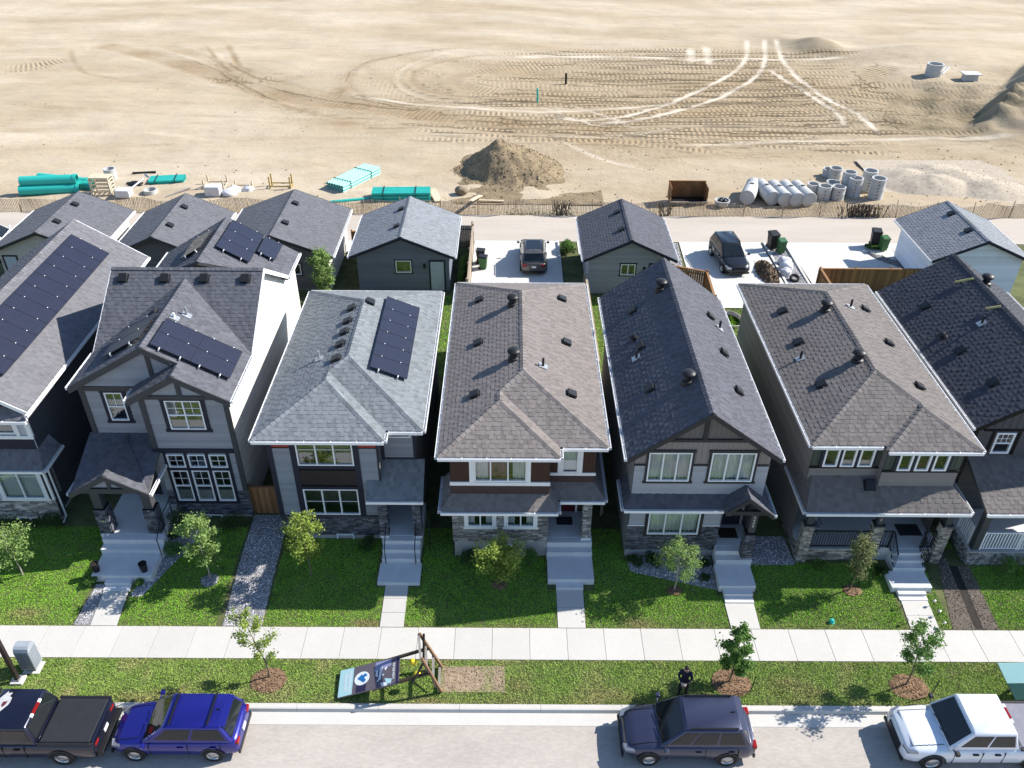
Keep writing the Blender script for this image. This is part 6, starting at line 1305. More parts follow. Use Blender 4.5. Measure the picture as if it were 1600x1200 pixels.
    for s in (-1, 1):
        g = MB(); g.prism([(L/2-0.30, s*hw*0.60, zf-0.10), (L/2-0.03, s*hw*0.55, zf-0.16), (L/2-0.10, s*hw*0.84, zf-0.17), (L/2-0.42, s*hw*0.93, zf-0.08)], (0, 0, 0.10)); g.build('headlight', lampw, t)
        g = MB(); g.box(-L/2-0.012, -L/2+0.16, min(s*hw*0.52, s*hw*0.82), max(s*hw*0.52, s*hw*0.82), P['belt']-0.30, P['belt']-0.14); g.build('tail_light', lampr, t, bevel=0.02)
        g = MB(); g.bar((c0-0.12, s*hw*0.93, P['belt']), (c0-0.16, s*(hw+0.12), P['belt']+0.06), 0.05, 0.04); g.box(c0-0.24, c0-0.10, min(s*(hw+0.06), s*(hw+0.22)), max(s*(hw+0.06), s*(hw+0.22)), P['belt']+0.0, P['belt']+0.14); g.build('mirror', P.get('mirror', pm), t, bevel=0.025)
    g = MB(); g.box(L/2-0.02, L/2+0.02, -hw*0.5, hw*0.5, 0.45, zf-0.18); g.build('grille', black_plastic, t); MB().box(L/2-0.06, L/2+0.015, -hw*0.85, hw*0.85, 0.28, 0.42).build('bumper', black_plastic, t, bevel=0.02); MB().box(-L/2-0.015, -L/2+0.06, -hw*0.85, hw*0.85, 0.28, 0.46).build('bumper', black_plastic, t, bevel=0.02)
    g = MB(); g.box(-L/2-0.03, -L/2+0.01, -0.15, 0.15, 0.66, 0.80); g.build('number_plate', white, t)
    for s, y in ((1, 0.1), (1, -0.45)): MB().bar((c0+0.02, y*1.0, zb+0.09), (c0-0.12, y+0.42, zb+0.16), 0.02, 0.02).build('wiper', black_plastic, t)
    for x in (c0-0.25, (c0+c1)/2, c1+0.45):
        for s in (-1, 1): MB().box(x-0.006, x+0.006, min(s*(hw*0.96), s*(hw+0.003)), max(s*(hw*0.96), s*(hw+0.003)), 0.42, P['belt']-0.12).build('door_seam', black_plastic, t)
    for x in ((c0+c1)/2+0.15, c1+0.6):
        for s in (-1, 1): MB().box(x, x+0.2, min(s*hw*0.97, s*(hw+0.025)), max(s*hw*0.97, s*(hw+0.025)), P['belt']-0.24, P['belt']-0.20).build('door_handle', P.get('mirror', pm), t)
    for s in (-1, 1):
        g = MB(); px_ = [c0+0.05+(L/2-0.32-c0)*i/6 for i in range(7)]
        for a, b in zip(px_, px_[1:]): g.bar((a, s*hw*0.70, smoothlerp(tops, a)-0.018), (b, s*hw*0.68, smoothlerp(tops, b)-0.018), 0.014, 0.014)
        g.build('hood_seam', black_plastic, t)
    MB().bar((L/2-0.30, -hw*0.66, smoothlerp(tops, L/2-0.30)-0.018), (L/2-0.30, hw*0.66, smoothlerp(tops, L/2-0.30)-0.018), 0.014, 0.02).build('hood_seam', black_plastic, t)
    if 'extra' in P: P['extra'](t, P)
    moved(t, loc, rz); return t
CARGLASS2 = mat('tinted_car_glass', (0.012, 0.015, 0.017), 0.05, 0.0, spec=0.55)
def rails(bars=(0.3, -0.9), m=None, rail=True):
    def f(t, P):
        hw = P['W']/2*P.get('roofw', .74); z = P['roof']
        if rail:
            for s in (-1, 1):
                g = MB(); g.bar((P['roof_front']-0.15, s*(hw-0.06), z+0.05), (P['roof_rear']+0.15, s*(hw-0.06), z+0.05), 0.04, 0.035); [g.bar((x, s*(hw-0.06), z-0.05), (x, s*(hw-0.06), z+0.05), 0.05, 0.04) for x in (P['roof_front']-0.2, P['roof_rear']+0.2)]; g.build('roof_rail', m or black_metal, t)
        for x in bars: MB().bar((x, -hw+0.05, z+0.07), (x, hw-0.05, z+0.07), 0.06, 0.03).build('crossbar', m or black_metal, t)
        g = MB(); g.add([(P['roof_rear']+0.35, -0.025, z), (P['roof_rear']+0.35, 0.025, z), (P['roof_rear']+0.15, 0.02, z), (P['roof_rear']+0.15, -0.02, z), (P['roof_rear']+0.16, 0, z+0.08)], [(0,1,4),(1,2,4),(2,3,4),(3,0,4)]); g.build('antenna', black_plastic, t)
        g = MB(); w2 = hw*0.95; g.add([(P['roof_rear']+0.06,-w2,z-0.035),(P['roof_rear']+0.06,w2,z-0.035),(P['roof_rear']-0.16,w2*0.96,z-0.07),(P['roof_rear']-0.16,-w2*0.96,z-0.07),(P['roof_rear']+0.06,-w2,z-0.01),(P['roof_rear']+0.06,w2,z-0.01),(P['roof_rear']-0.16,w2*0.96,z-0.05),(P['roof_rear']-0.16,-w2*0.96,z-0.05)], [(0,3,2,1),(4,5,6,7),(0,1,5,4),(1,2,6,5),(2,3,7,6),(3,0,4,7)]); g.build('spoiler', P['paint'], t)
    return f
SUV = dict(L=4.45, W=1.84, top=[(-2.225,0.92),(-2.1,1.02),(-1.6,1.06),(0.9,1.03),(1.3,0.99),(1.9,0.88),(2.15,0.76),(2.225,0.62)], wid=[(-2.225,0.84),(-2.0,0.96),(-1.2,1.0),(1.2,1.0),(1.8,0.95),(2.1,0.84),(2.225,0.68)],
           base_front=1.05, base_rear=-2.10, roof_front=0.22, roof_rear=-1.72, belt=1.05, roof=1.66, axles=(1.38, -1.32), wheel=0.35)
blue = paint('bright_blue_paint', (0.014, 0.016, 0.21)); slate = paint('slate_blue_paint', (0.040, 0.046, 0.085)); grey_p = paint('warm_grey_paint', (0.105, 0.095, 0.088)); blk = paint('black_paint', (0.010, 0.010, 0.012)); navyp = paint('dark_navy_paint', (0.010, 0.012, 0.030)); whp = paint('white_car_paint', (0.72, 0.75, 0.80), 0.1, 0.25)
RZ = math.pi
vehicle('bright blue car with black roof crossbars parked by the kerb', 'car', (-11.5, 17.50, -0.14), RZ, dict(SUV, paint=blue, extra=rails((0.0, -1.3), black_metal, False)))
vehicle('slate-blue car parked by the kerb next to the standing person', 'car', (6.25, 17.45, -0.14), RZ, dict(SUV, L=4.6, W=1.9, paint=slate, roof=1.72, extra=rails((), None, True), side=((0.06,0.36),(0.40,0.68),(0.72,0.94))))
vehicle('grey car seen from behind on the concrete driveway', 'car', (1.58, 54.1, 0.20), math.pi/2, dict(SUV, paint=grey_p, extra=lambda t, P: (rails((), None, True)(t, P), MB().box(-1.35, 0.05, -0.5, 0.5, P['roof']+0.006, P['roof']+0.016).build('sunroof', CARGLASS2, t))))
vehicle('black car facing the houses on the middle driveway', 'car', (15.35, 54.1, 0.20), -math.pi/2+0.10, dict(SUV, paint=blk, extra=rails((), None, True)))
vehicle('white car half hidden at the far left of the lane', 'car', (-37.3, 56.0, 0.16), 0.1, dict(SUV, paint=whp))
def bed(cover, decal=None, cc=None):
    def f(t, P):
        hw = P['W']/2; x0, x1 = -P['L']/2+0.06, P['base_rear']-0.04; z = P['belt']
        MB().box(x0+0.05, x1-0.05, -hw*0.86, hw*0.86, z-0.03, z+0.05).build('bed_cover', cover, t, bevel=0.03)
        g = MB(); g.box(x0-0.02, x1, -hw*0.97, -hw*0.87, z-0.05, z+0.045); g.box(x0-0.02, x1, hw*0.87, hw*0.97, z-0.05, z+0.045); g.build('bed_rail', black_plastic, t, bevel=0.02)
        MB().box(x0-0.07, x0+0.03, -hw*0.86, hw*0.86, 0.55, z+0.05).build('tailgate', P['paint'], t, bevel=0.02)
        MB().box(x0-0.26, x0-0.05, -hw*0.90, hw*0.90, 0.42, 0.58).build('rear_bumper', black_metal, t, bevel=0.03)
        g = MB(); zr = P['roof']; g.box(P['roof_rear']-0.05, P['roof_rear']+0.03, -0.22, 0.22, zr-0.06, zr+0.012, m=0); g.box(P['roof_rear']-0.055, P['roof_rear']+0.028, -0.36, -0.225, zr-0.06, zr+0.008, m=1); g.box(P['roof_rear']-0.055, P['roof_rear']+0.028, 0.225, 0.36, zr-0.06, zr+0.008, m=1); g.build('brake_light', [lampr, white], t)
        if decal:
            x, y, z = decal; o = [(0,0.42),(0.10,0.30),(0.18,0.10),(0.13,0.06),(0.24,0.0),(0.22,-0.14),(0.05,-0.42),(0.02,-0.34),(-0.12,-0.36),(-0.08,-0.22),(-0.18,-0.16),(-0.20,0.0),(-0.18,0.12),(-0.08,0.28)]
            g = MB(); g.prism([(x+a, y+b, z) for a, b in o], (0, 0, 0.004)); d = g.build('roof_decal', mat('worn_decal', (0.45,0.44,0.44), 0.7, 0.2, 8), t)
            g = MB(); g.prism([(x-0.02, y+0.22, z+0.005), (x+0.05, y+0.14, z+0.005), (x+0.04, y, z+0.005), (x-0.1, y-0.02, z+0.005), (x-0.09, y+0.1, z+0.005)], (0, 0, 0.003)); g.build('decal_mark', mat('maroon_mark', (0.10,0.02,0.03), 0.7, 0.2), d)
    return f
TRK = dict(name='pickup_truck', L=5.7, W=1.98, top=[(-2.85,1.06),(-2.7,1.09),(-0.6,1.10),(1.35,1.08),(1.8,1.04),(2.5,0.99),(2.75,0.88),(2.85,0.7)], wid=[(-2.85,0.96),(-2.6,1.0),(1.8,1.0),(2.4,0.97),(2.75,0.88),(2.85,0.75)], base_front=1.45, base_rear=-0.95, roof_front=0.75, roof_rear=-0.72, belt=1.12, roof=1.84, axles=(1.85, -1.65), wheel=0.39, roofw=0.80)
vehicle('black pickup truck with covered bed and a worn roof decal', 'truck', (-16.95, 17.42, -0.14), RZ, dict(TRK, paint=navyp, mirror=black_plastic, extra=bed(mat('black_vinyl_cover', (0.022,0.023,0.028), 0.7, 0.1), (0.42, -0.22, 1.853))))
vehicle('white pickup truck with grey bed cover by the right edge', 'truck', (16.45, 17.40, -0.14), RZ, dict(TRK, paint=whp, mirror=black_plastic, extra=bed(mat('grey_vinyl_cover', (0.20,0.20,0.24), 0.7, 0.1))))

# ================================================================== the person
def person():
    t = thing('person', 'person in dark navy clothes standing on the boulevard grass holding a small device', 'person', (6.46, 19.2, 0.0))
    J = {'pel':(0,0,.95,.135,.10),'sp1':(0,.005,1.10,.135,.10),'sp2':(0,.01,1.28,.155,.11),'chest':(0,.0,1.40,.165,.11),'neck':(0,-.015,1.50,.058,.06),'hd0':(0,-.045,1.57,.075,.085),'hd1':(0,-.055,1.65,.085,.10),'hd2':(0,-.045,1.72,.07,.085)}
    for s, n in ((-1,'L'),(1,'R')):
        J.update({'sh'+n:(s*.17,.0,1.41,.075,.075),'el'+n:(s*.24,-.03,1.13,.05,.05),'wr'+n:(s*.09,-.26,1.10,.033,.033),'ha'+n:(s*.055,-.33,1.11,.035,.022),'hip'+n:(s*.09,0,.88,.09,.095),'kn'+n:(s*.11,-.02,.50,.06,.065),'an'+n:(s*.12,.02,.10,.042,.045),'to'+n:(s*.14,-.14,.045,.042,.035),'he'+n:(s*.12,.06,.045,.04,.04)})
    E = [('pel','sp1'),('sp1','sp2'),('sp2','chest'),('chest','neck'),('neck','hd0'),('hd0','hd1'),('hd1','hd2')]
    for n in 'LR': E += [('chest','sh'+n),('sh'+n,'el'+n),('el'+n,'wr'+n),('wr'+n,'ha'+n),('pel','hip'+n),('hip'+n,'kn'+n),('kn'+n,'an'+n),('an'+n,'to'+n),('an'+n,'he'+n)]
    fing = {}
    for s, n in ((-1,'L'),(1,'R')):
        for k in range(4):
            x = s*(.055-.018*(k-1.5)*1.0); l = (.062,.072,.068,.054)[k]; a = 'f%d%s' % (k, n); J[a+'a'] = (x, -.365, 1.115, .011, .010); J[a+'b'] = (x-s*.006, -.365-l*.55, 1.10, .0095, .009); J[a+'c'] = (x-s*.018, -.365-l*.7, 1.075, .008, .008); E += [('ha'+n, a+'a'), (a+'a', a+'b'), (a+'b', a+'c')]
        J['th'+n] = (s*.012, -.335, 1.14, .011, .011); J['tj'+n] = (s*.0+.004*s, -.37, 1.15, .009, .009); E += [('wr'+n, 'th'+n), ('th'+n, 'tj'+n)]
    bm = bmesh.new(); sl = bm.verts.layers.skin.verify(); V = {}
    for k, j in J.items(): v = bm.verts.new(j[:3]); v[sl].radius = (j[3], j[4]); v[sl].use_root = (k == 'pel'); V[k] = v
    for a, b in E: bm.edges.new((V[a], V[b]))
    me = bpy.data.meshes.new('b'); bm.to_mesh(me); bm.free(); o = bpy.data.objects.new('b', me); COL.objects.link(o)
    o.modifiers.new('s', 'SKIN').use_smooth_shade = True; sb = o.modifiers.new('u', 'SUBSURF'); sb.levels = 2; sb.render_levels = 2
    dg = bpy.context.evaluated_depsgraph_get(); m2 = bpy.data.meshes.new_from_object(o.evaluated_get(dg)); bpy.data.objects.remove(o)
    m2.materials.clear()
    for q in (mat('navy_jacket', (0.012,0.014,0.034), 0.8, 0.2, 12), mat('dark_trousers', (0.012,0.013,0.022), 0.85, 0.2, 12), mat('skin', (0.42,0.26,0.19), 0.55, 0.05), mat('black_shoes', (0.012,0.012,0.012), 0.5, 0.1)): m2.materials.append(q)
    for p in m2.polygons:
        c = p.center; p.material_index = 3 if c.z < 0.11 else 1 if c.z < 0.93 else 2 if (c.z > 1.495 and abs(c.x) < .13) else 2 if (c.y < -.275 and c.z < 1.3) else 0
        p.use_smooth = True
    b = bpy.data.objects.new('body', m2); COL.objects.link(b); place(b, Matrix.Translation((6.46,19.2,0)), t)
    off = Vector((6.46, 19.2, 0))
    h = MB(); 
    for i in range(7):
        for jx in range(14):
            pass
    n1, n2 = 8, 16; vs = []
    for i in range(n1+1):
        th = (math.pi*0.60)*i/n1
        for k in range(n2):
            a = 2*math.pi*k/n2; fr = 1.0 if math.sin(a) > -0.35 else 0.62; tt = th*fr
            vs.append((6.46+.092*math.sin(tt)*math.cos(a), 19.2-.045+.112*math.sin(tt)*math.sin(a)+0.006, 1.665+.125*math.cos(tt)))
    h.add(vs, [(i*n2+k, i*n2+(k+1) % n2, (i+1)*n2+(k+1) % n2, (i+1)*n2+k) for i in range(n1) for k in range(n2)]); h.build('hair', mat('dark_hair', (0.018,0.012,0.010), 0.6, 0.2, 20), b, smooth=True)
    f = MB(); y = 19.2-.147
    for s in (-1, 1): f.lathe([(0,-.012),(.012,0),(0,.012)], (6.46+s*.032, y-.004, 1.648), 8, m=0)
    f.add([(6.448,y,1.64),(6.472,y,1.64),(6.46,y-.028,1.612),(6.46,y,1.605)], [(0,1,2),(0,2,3),(1,3,2)], m=1); f.box(6.437, 6.483, y-.003, y+.015, 1.578, 1.586, m=2)
    for s in (-1, 1): f.lathe([(0,-.03),(.012,-.015),(.014,.015),(0,.03)], (6.46+s*.088, 19.2-.045, 1.64), 6, m=1)
    f.build('face', [mat('eye_dark', (0.02,0.015,0.012), 0.3, 0.0), MATS['skin'], mat('lips', (0.35,0.13,0.11), 0.5, 0.0)], b)
    c = MB(); c.tube([(6.46+.085*math.cos(a), 19.2-.01+.075*math.sin(a), 1.475+.012*math.sin(a)) for a in [2*math.pi*k/14 for k in range(15)]], 0.022, 6); c.build('collar', MATS['navy_jacket'], b)
    t.matrix_basis = Matrix.Translation((6.46,19.2,0)) @ Matrix.Rotation(-0.35, 4, 'Z')
    d = MB(); d.box(-0.075, 0.075, -0.05, 0.045, -0.012, 0.02); d.tube([(-0.06,-0.03,0.02),(-0.065,-0.035,0.05)], 0.006, 6); d.tube([(0.06,-0.03,0.02),(0.065,-0.035,0.05)], 0.006, 6)
    dv = d.build('remote_controller', mat('grey_plastic', (0.25,0.25,0.26), 0.5, 0.05)); tag(dv, 'small grey controller held by the person on the grass', 'controller')
    dv.matrix_basis = Matrix.Translation((6.46,19.2,0)) @ Matrix.Rotation(-0.35, 4, 'Z') @ Matrix.Translation((0, -0.36, 1.125))
    return t
person()

# ================================================================== street furniture
lp = thing('street_lamp', 'dark square street lamp post on a white concrete base at the left edge', 'street lamp', (-18.44, 19.71, 0))
MB().box(-18.66, -18.20, 19.5, 19.92, -0.05, 0.09).build('base', concrete_new, lp, bevel=0.02); mb = MB(); brz = mat('bronze_paint', (0.035,0.026,0.022), 0.5, 0.1, metallic=0.3)
mb.bar((-18.44,19.71,0.09), (-18.44,19.71,8.2), 0.14, 0.14); mb.build('pole', brz, lp); MB().box(-18.56,-18.32,19.59,19.83,0.09,0.13).build('base_plate', galv, lp)
mb = MB(); mb.bar((-18.44,19.71,8.1), (-18.44,18.2,8.3), 0.08, 0.08); mb.build('arm', brz, lp); MB().box(-18.58,-18.30,17.5,18.25,8.22,8.34).build('lamp_head', brz, lp, bevel=0.03)
for dx in (-.09, .09):
    for dy in (-.09, .09): MB().lathe([(0,.06),(.018,.055),(.018,0)], (-18.44+dx, 19.71+dy, .13), 6).build('bolt', galv, lp)
ml = thing('mailbox_cluster', 'grey community mailbox with slotted compartments beside the street lamp', 'mailbox', (-18.12, 20.28, 0)); mbm = mat('mailbox_grey', (0.30,0.33,0.36), 0.5, 0.06); mbd = mat('mailbox_door', (0.20,0.22,0.25), 0.5, 0.06)
mb = MB(); pr = [(-18.40,20.02),(-17.84,20.02),(-17.84,20.54),(-18.40,20.54)]
prof = [(20.02,0.2),(20.54,0.2),(20.54,1.22),(20.48,1.34),(20.38,1.40),(20.18,1.40),(20.08,1.34),(20.02,1.22)]; mb.prism([(-18.40,a,b) for a, b in prof], (0.56,0,0)); mb.build('cabinet', mbm, ml, bevel=0.015)
MB().box(-18.28,-17.96,20.12,20.44,0.02,0.2).build('pedestal', mbd, ml); MB().box(-18.42,-17.80,20.0,20.56,-0.04,0.03).build('base', concrete_new, ml)
for i in range(8):
    for j in range(2): MB().box(-18.375+0.265*j, -18.375+0.265*j+0.25, 20.005, 20.03, 0.26+0.118*i, 0.26+0.118*i+0.10).build('compartment_door', mbd, ml)
for i in range(6):
    for j in range(3): MB().box(-17.85, -17.832, 20.06+0.155*j, 20.06+0.155*j+0.13, 0.3+0.15*i, 0.3+0.15*i+0.12).build('compartment_door', mbd, ml)
for lb, x, y in (('black planter pot left of the landing before the tall grey house', -17.36, 24.72), ('black planter pot right on the landing before the tall grey house', -15.36, 24.74)):
    p = thing('planter', lb, 'planter', (x, y, .52), 'planters on the landing'); MB().lathe([(0,0),(.13,0),(.17,.42),(.18,.44),(.15,.44),(.14,.36)], (x, y, .52), 16).build('pot', black_plastic, p, auto=0.6); MB().lathe([(0.145,.37),(0,.39)], (x, y, .52), 16).build('soil', mat('potting_soil', (0.03,0.022,0.016), 0.95, 0.2), p)
for lb, x, y, m_ in (('bright green stake-out marker on the lawn before the stone porch', 13.09, 22.62, pvc),):
    p = thing('ground_marker', lb, 'marker', (x, y, 0.02)); MB().lathe([(0.09,0),(0.08,.16),(0.05,.18),(0,.18)], (x, y, 0.02), 12).build('cap', m_, p, auto=0.6); MB().lathe([(0.12,0),(0.12,.02),(0.09,.025)], (x, y, 0.03), 12).build('rim', m_, p)
for lb, x, y, top_ in (('thin dark stake beside the dense narrow boulevard tree', 9.08, 19.42, 0.9), ('thin dark stake beside the leaning boulevard tree', 15.78, 19.25, 0.9)):
    tag(MB().tube([(x, y, 0), (x+0.06, y+0.02, top_)], 0.018, 6).build('stake', black_metal), lb, 'stake', 'tree stakes')
# solar path lights by the right walk
for i, (x, y) in enumerate(((16.12,23.3),(16.1,22.55),(17.5,23.45),(17.52,22.95),(17.5,22.4))):
    p = thing('path_light', 'small path light number %s along the right-hand front walk' % ('one two three four five'.split()[i]), 'path light', (x, y, G(y)), 'path lights'); p['label'] = ['small path light left of the right-hand walk, farther from the sidewalk', 'small path light left of the right-hand walk, by the sidewalk', 'small path light right of the right-hand walk, nearest the steps', 'middle small path light right of the right-hand walk', 'small path light right of the right-hand walk, by the sidewalk'][i]
    MB().tube([(x,y,G(y)),(x,y,G(y)+.26)], .012, 6).build('stem', black_metal, p); MB().lathe([(0,.36),(.05,.34),(.06,.28),(.03,.25),(0,.25)], (x, y, G(y)), 10).build('lamp_shade', galv, p)
ch = thing('porch_chair', 'pale slatted chair behind the porch corner column', 'chair', (13.25, 26.9, .95)); gm = mat('chair_plastic', (0.30,0.31,0.33), 0.5, 0.05)
MB().box(12.98,13.52,26.62,27.1,1.33,1.38).build('seat', gm, ch)
for i in range(5): MB().add([(12.99+.11*i,27.08,1.38),(13.07+.11*i,27.08,1.38),(13.05+.11*i,27.28,1.95),(13.01+.11*i,27.28,1.95),(12.99+.11*i,27.11,1.38),(13.07+.11*i,27.11,1.38),(13.05+.11*i,27.31,1.95),(13.01+.11*i,27.31,1.95)], [(0,1,2,3),(7,6,5,4),(0,4,5,1),(1,5,6,2),(2,6,7,3),(3,7,4,0)]).build('slat', gm, ch)
for x in (13.0,13.47):
    for y in (26.65,27.05): MB().box(x,x+.05,y,y+.05,.95,1.33).build('leg', gm, ch)
for x in (12.93,13.5): MB().box(x,x+.08,26.6,27.15,1.55,1.58).build('armrest', gm, ch)

# ---- fallen builder sign
sg = thing('fallen_sign', 'fallen show-home sign board with a blue arrow on a toppled timber frame', 'sign', (-4.6, 19.7, 0)); signd = mat('sign_plum', (0.135,0.115,0.135), 0.5, 0.06); signt = mat('sign_pale_teal', (0.42,0.66,0.68), 0.5, 0.03); signb = mat('sign_blue', (0.02,0.16,0.42), 0.5, 0.05); signc = mat('sign_white', (0.80,0.82,0.83), 0.5, 0.02); signn = mat('sign_navy', (0.03,0.025,0.07), 0.5, 0.05); signl = mat('sign_lilac', (0.30,0.30,0.46), 0.5, 0.05)
A = Vector((-6.30,18.94,.12)); B = Vector((-6.37,20.12,.14)); Cc = Vector((-4.06,20.18,.95)); D = Vector((-3.98,19.02,.95))   # A-B = top edge (left), D-C = bottom edge (right)
def SP(u, v, h=0.0):      # u: 0 left edge .. 1 right edge, v: 0 near street .. 1 far
    n = (D-A).cross(B-A).normalized(); n = n if n.z > 0 else -n
    return (A.lerp(D, u)).lerp(B.lerp(Cc, u), v)+n*h
def splate(pts, m, name, par, h=0.004, th=0.003):
    q = [SP(u, v, h) for u, v in pts]; nn = (q[1]-q[0]).cross(q[2]-q[0])
    if nn.z < 0: q = q[::-1]
    g = MB(); lo = [p-Vector((0,0,th)) for p in q]; k = len(q); g.add(lo+q, [tuple(range(k, 2*k)), tuple(range(k))[::-1]]+[(i, (i+1) % k, k+(i+1) % k, k+i) for i in range(k)]); return g.build(name, m, par)
bo = splate([(0,0),(1,0),(1,1),(0,1)], signd, 'board', sg, 0.0, 0.05); splate([(0.005,0.01),(0.235,0.01),(0.235,0.99),(0.005,0.99)], signt, 'header_band', bo)
splate([(0.95,0.02),(0.985,0.02),(0.985,0.98),(0.95,0.98)], signn, 'foot_band', bo); splate([(0.30,0.02),(0.46,0.02),(0.46,0.32),(0.30,0.25)], signn, 'print', bo); splate([(0.58,0.62),(0.86,0.72),(0.86,0.97),(0.60,0.97)], signl, 'print', bo); splate([(0.70,0.16),(0.84,0.14),(0.80,0.02),(0.72,0.02)], signc, 'print', bo, 0.004); splate([(0.76,0.30),(0.88,0.22),(0.87,0.06),(0.80,0.08)], signt, 'print', bo, 0.007)
splate([(0.385+0.125*math.cos(a), 0.50+0.245*math.sin(a)) for a in [2*math.pi*k/32 for k in range(32)]], signc, 'arrow_disc', bo, 0.009)
splate([(0.31,0.52),(0.385,0.66),(0.385,0.60),(0.44,0.66),(0.475,0.56),(0.42,0.52),(0.455,0.40),(0.42,0.33)], signb, 'arrow', bo, 0.014)
for u0, u1, v0, v1, n in ((0.02,0.06,0.2,0.8,0),(0.085,0.135,0.18,0.82,9),(0.155,0.205,0.10,0.9,12),(0.885,0.925,0.20,0.80,9)):      # lines of lettering too small to read
    if not n: continue
    for k in range(n):
        w = (v1-v0)/n; v = v0+w*k
        splate([(u0,v+w*.12),(u1,v+w*.12),(u1,v+w*.34),(u0,v+w*.34)], signc, 'print', bo, 0.008)
        um = (u0+u1)/2 if k % 2 else u0+(u1-u0)*.75; splate([(um-.006,v+w*.30),(um+.006,v+w*.30),(um+.006,v+w*.82),(um-.006,v+w*.82)], signc, 'print', bo, 0.008)
        if k % 3: splate([(u0,v+w*.62),(u1,v+w*.62),(u1,v+w*.82),(u0,v+w*.82)], signc, 'print', bo, 0.0085)
for pts in ([(0.66,0.30),(0.70,0.28),(0.72,0.74),(0.68,0.76)], [(0.61,0.46),(0.645,0.40),(0.645,0.68),(0.615,0.64)], [(0.72,0.40),(0.75,0.42),(0.75,0.46),(0.72,0.46)], [(0.75,0.66),(0.77,0.58),(0.80,0.70),(0.78,0.72)], [(0.63,0.24),(0.66,0.24),(0.69,0.32),(0.66,0.32)]): splate(pts, signc, 'print', bo, 0.008)
wood_d = mat('dark_timber', (0.055,0.040,0.030), 0.85, 0.2, 6); wood_g = mat('grey_timber', (0.24,0.22,0.20), 0.85, 0.2, 6)
def beam(p, q, w=0.09, hh=0.05, m=None, name='beam'): return MB().bar(p, q, w, hh).build(name, m or wood_d, sg)
s1a, s1b = Vector((-3.30,20.42,1.95)), Vector((-2.53,20.36,0.04)); s2a, s2b = Vector((-3.12,19.32,1.95)), Vector((-2.48,19.28,0.04)); wood_b = mat('brown_timber', (0.20,0.12,0.07), 0.85, 0.2, 6)
beam(s1a, s1b, 0.09, 0.09, wood_b, 'skid'); beam(s2a, s2b, 0.09, 0.09, wood_b, 'skid')
for f in (0.03, 0.33, 0.66, 0.96): beam(s1a.lerp(s1b, f)+Vector((-0.06,0.02,0)), s2a.lerp(s2b, f)+Vector((-0.06,-0.02,0)), 0.09, 0.05, wood_g, 'cross_tie')
beam(SP(0.55,0.98,-0.08), s1a.lerp(s1b, 0.42), 0.1, 0.09, name='post'); beam(SP(0.55,0.06,-0.08), s2a.lerp(s2b, 0.42), 0.1, 0.09, name='post'); beam(SP(0.98,0.98,-0.1)+Vector((0.9,-0.1,0.1)), s1a.lerp(s1b, 0.08)+Vector((0.1,0,0.15)), 0.08, 0.05, name='brace'); beam(SP(0.98,0.06,-0.1)+Vector((0.5,0,0.0)), s2a.lerp(s2b, 0.1), 0.08, 0.05, name='brace')
beam(s1a.lerp(s1b,0.6)+Vector((-.3,0,-.1)), s2a.lerp(s2b,0.95)+Vector((-.2,0.05,.1)), 0.05, 0.04, wood_d, 'brace')
for lb, c in (('yellow sandbag hanging on the toppled sign frame, upper', (-3.55,19.92,.95)), ('yellow sandbag hanging on the toppled sign frame, lower', (-3.38,19.55,.7))):
    bm = bmesh.new(); bmesh.ops.create_icosphere(bm, subdivisions=3, radius=1)
    for v in bm.verts: v.co = Vector((v.co.x*.15, v.co.y*.13, v.co.z*.12))*(1+0.18*noise.noise(v.co*2.5+Vector(c)))
    me = bpy.data.meshes.new('sandbag'); bm.to_mesh(me); bm.free(); me.materials.append(mat('yellow_sack', (0.62,0.50,0.03), 0.7, 0.12, 14)); me.polygons.foreach_set('use_smooth', [True]*len(me.polygons)); o = bpy.data.objects.new('sandbag', me); COL.objects.link(o); place(o, Matrix.Translation(c)); tag(o, lb, 'sandbag', 'sandbags on the sign frame')
ts = thing('builder_sign', 'pale teal sign board with dark green foot at the right edge of the boulevard', 'sign', (18.8, 19.3, 0)); tl = Vector((18.05,19.72,1.32)); bl = Vector((18.62,18.86,.34)); ex = Vector((2.4,0.05,0)); q = bl.lerp(tl, 0.45)
def tplate(a, b, m, nm, par=None, th=0.05):
    n = (ex).cross(tl-bl).normalized(); n = n if n.z > 0 else -n; P = [a, a+ex, b+ex, b]; return MB().add([p-n*th for p in P]+P, [(4,5,6,7),(0,3,2,1),(0,1,5,4),(1,2,6,5),(2,3,7,6),(3,0,4,7)]).build(nm, m, par or ts)
tplate(q, tl, mat('board_pale_teal', (0.38,0.62,0.58), 0.5, 0.03), 'board'); tplate(bl, q-(tl-bl)*0.002, mat('board_dark_green', (0.025,0.085,0.07), 0.5, 0.05), 'foot_band')
for f in (0.2, 0.8): MB().bar(q+ex*f-Vector((0,0,.05)), (q+ex*f).xy.to_3d()+Vector((0,.25,0)), .09, .09).build('post', wood_g, ts)

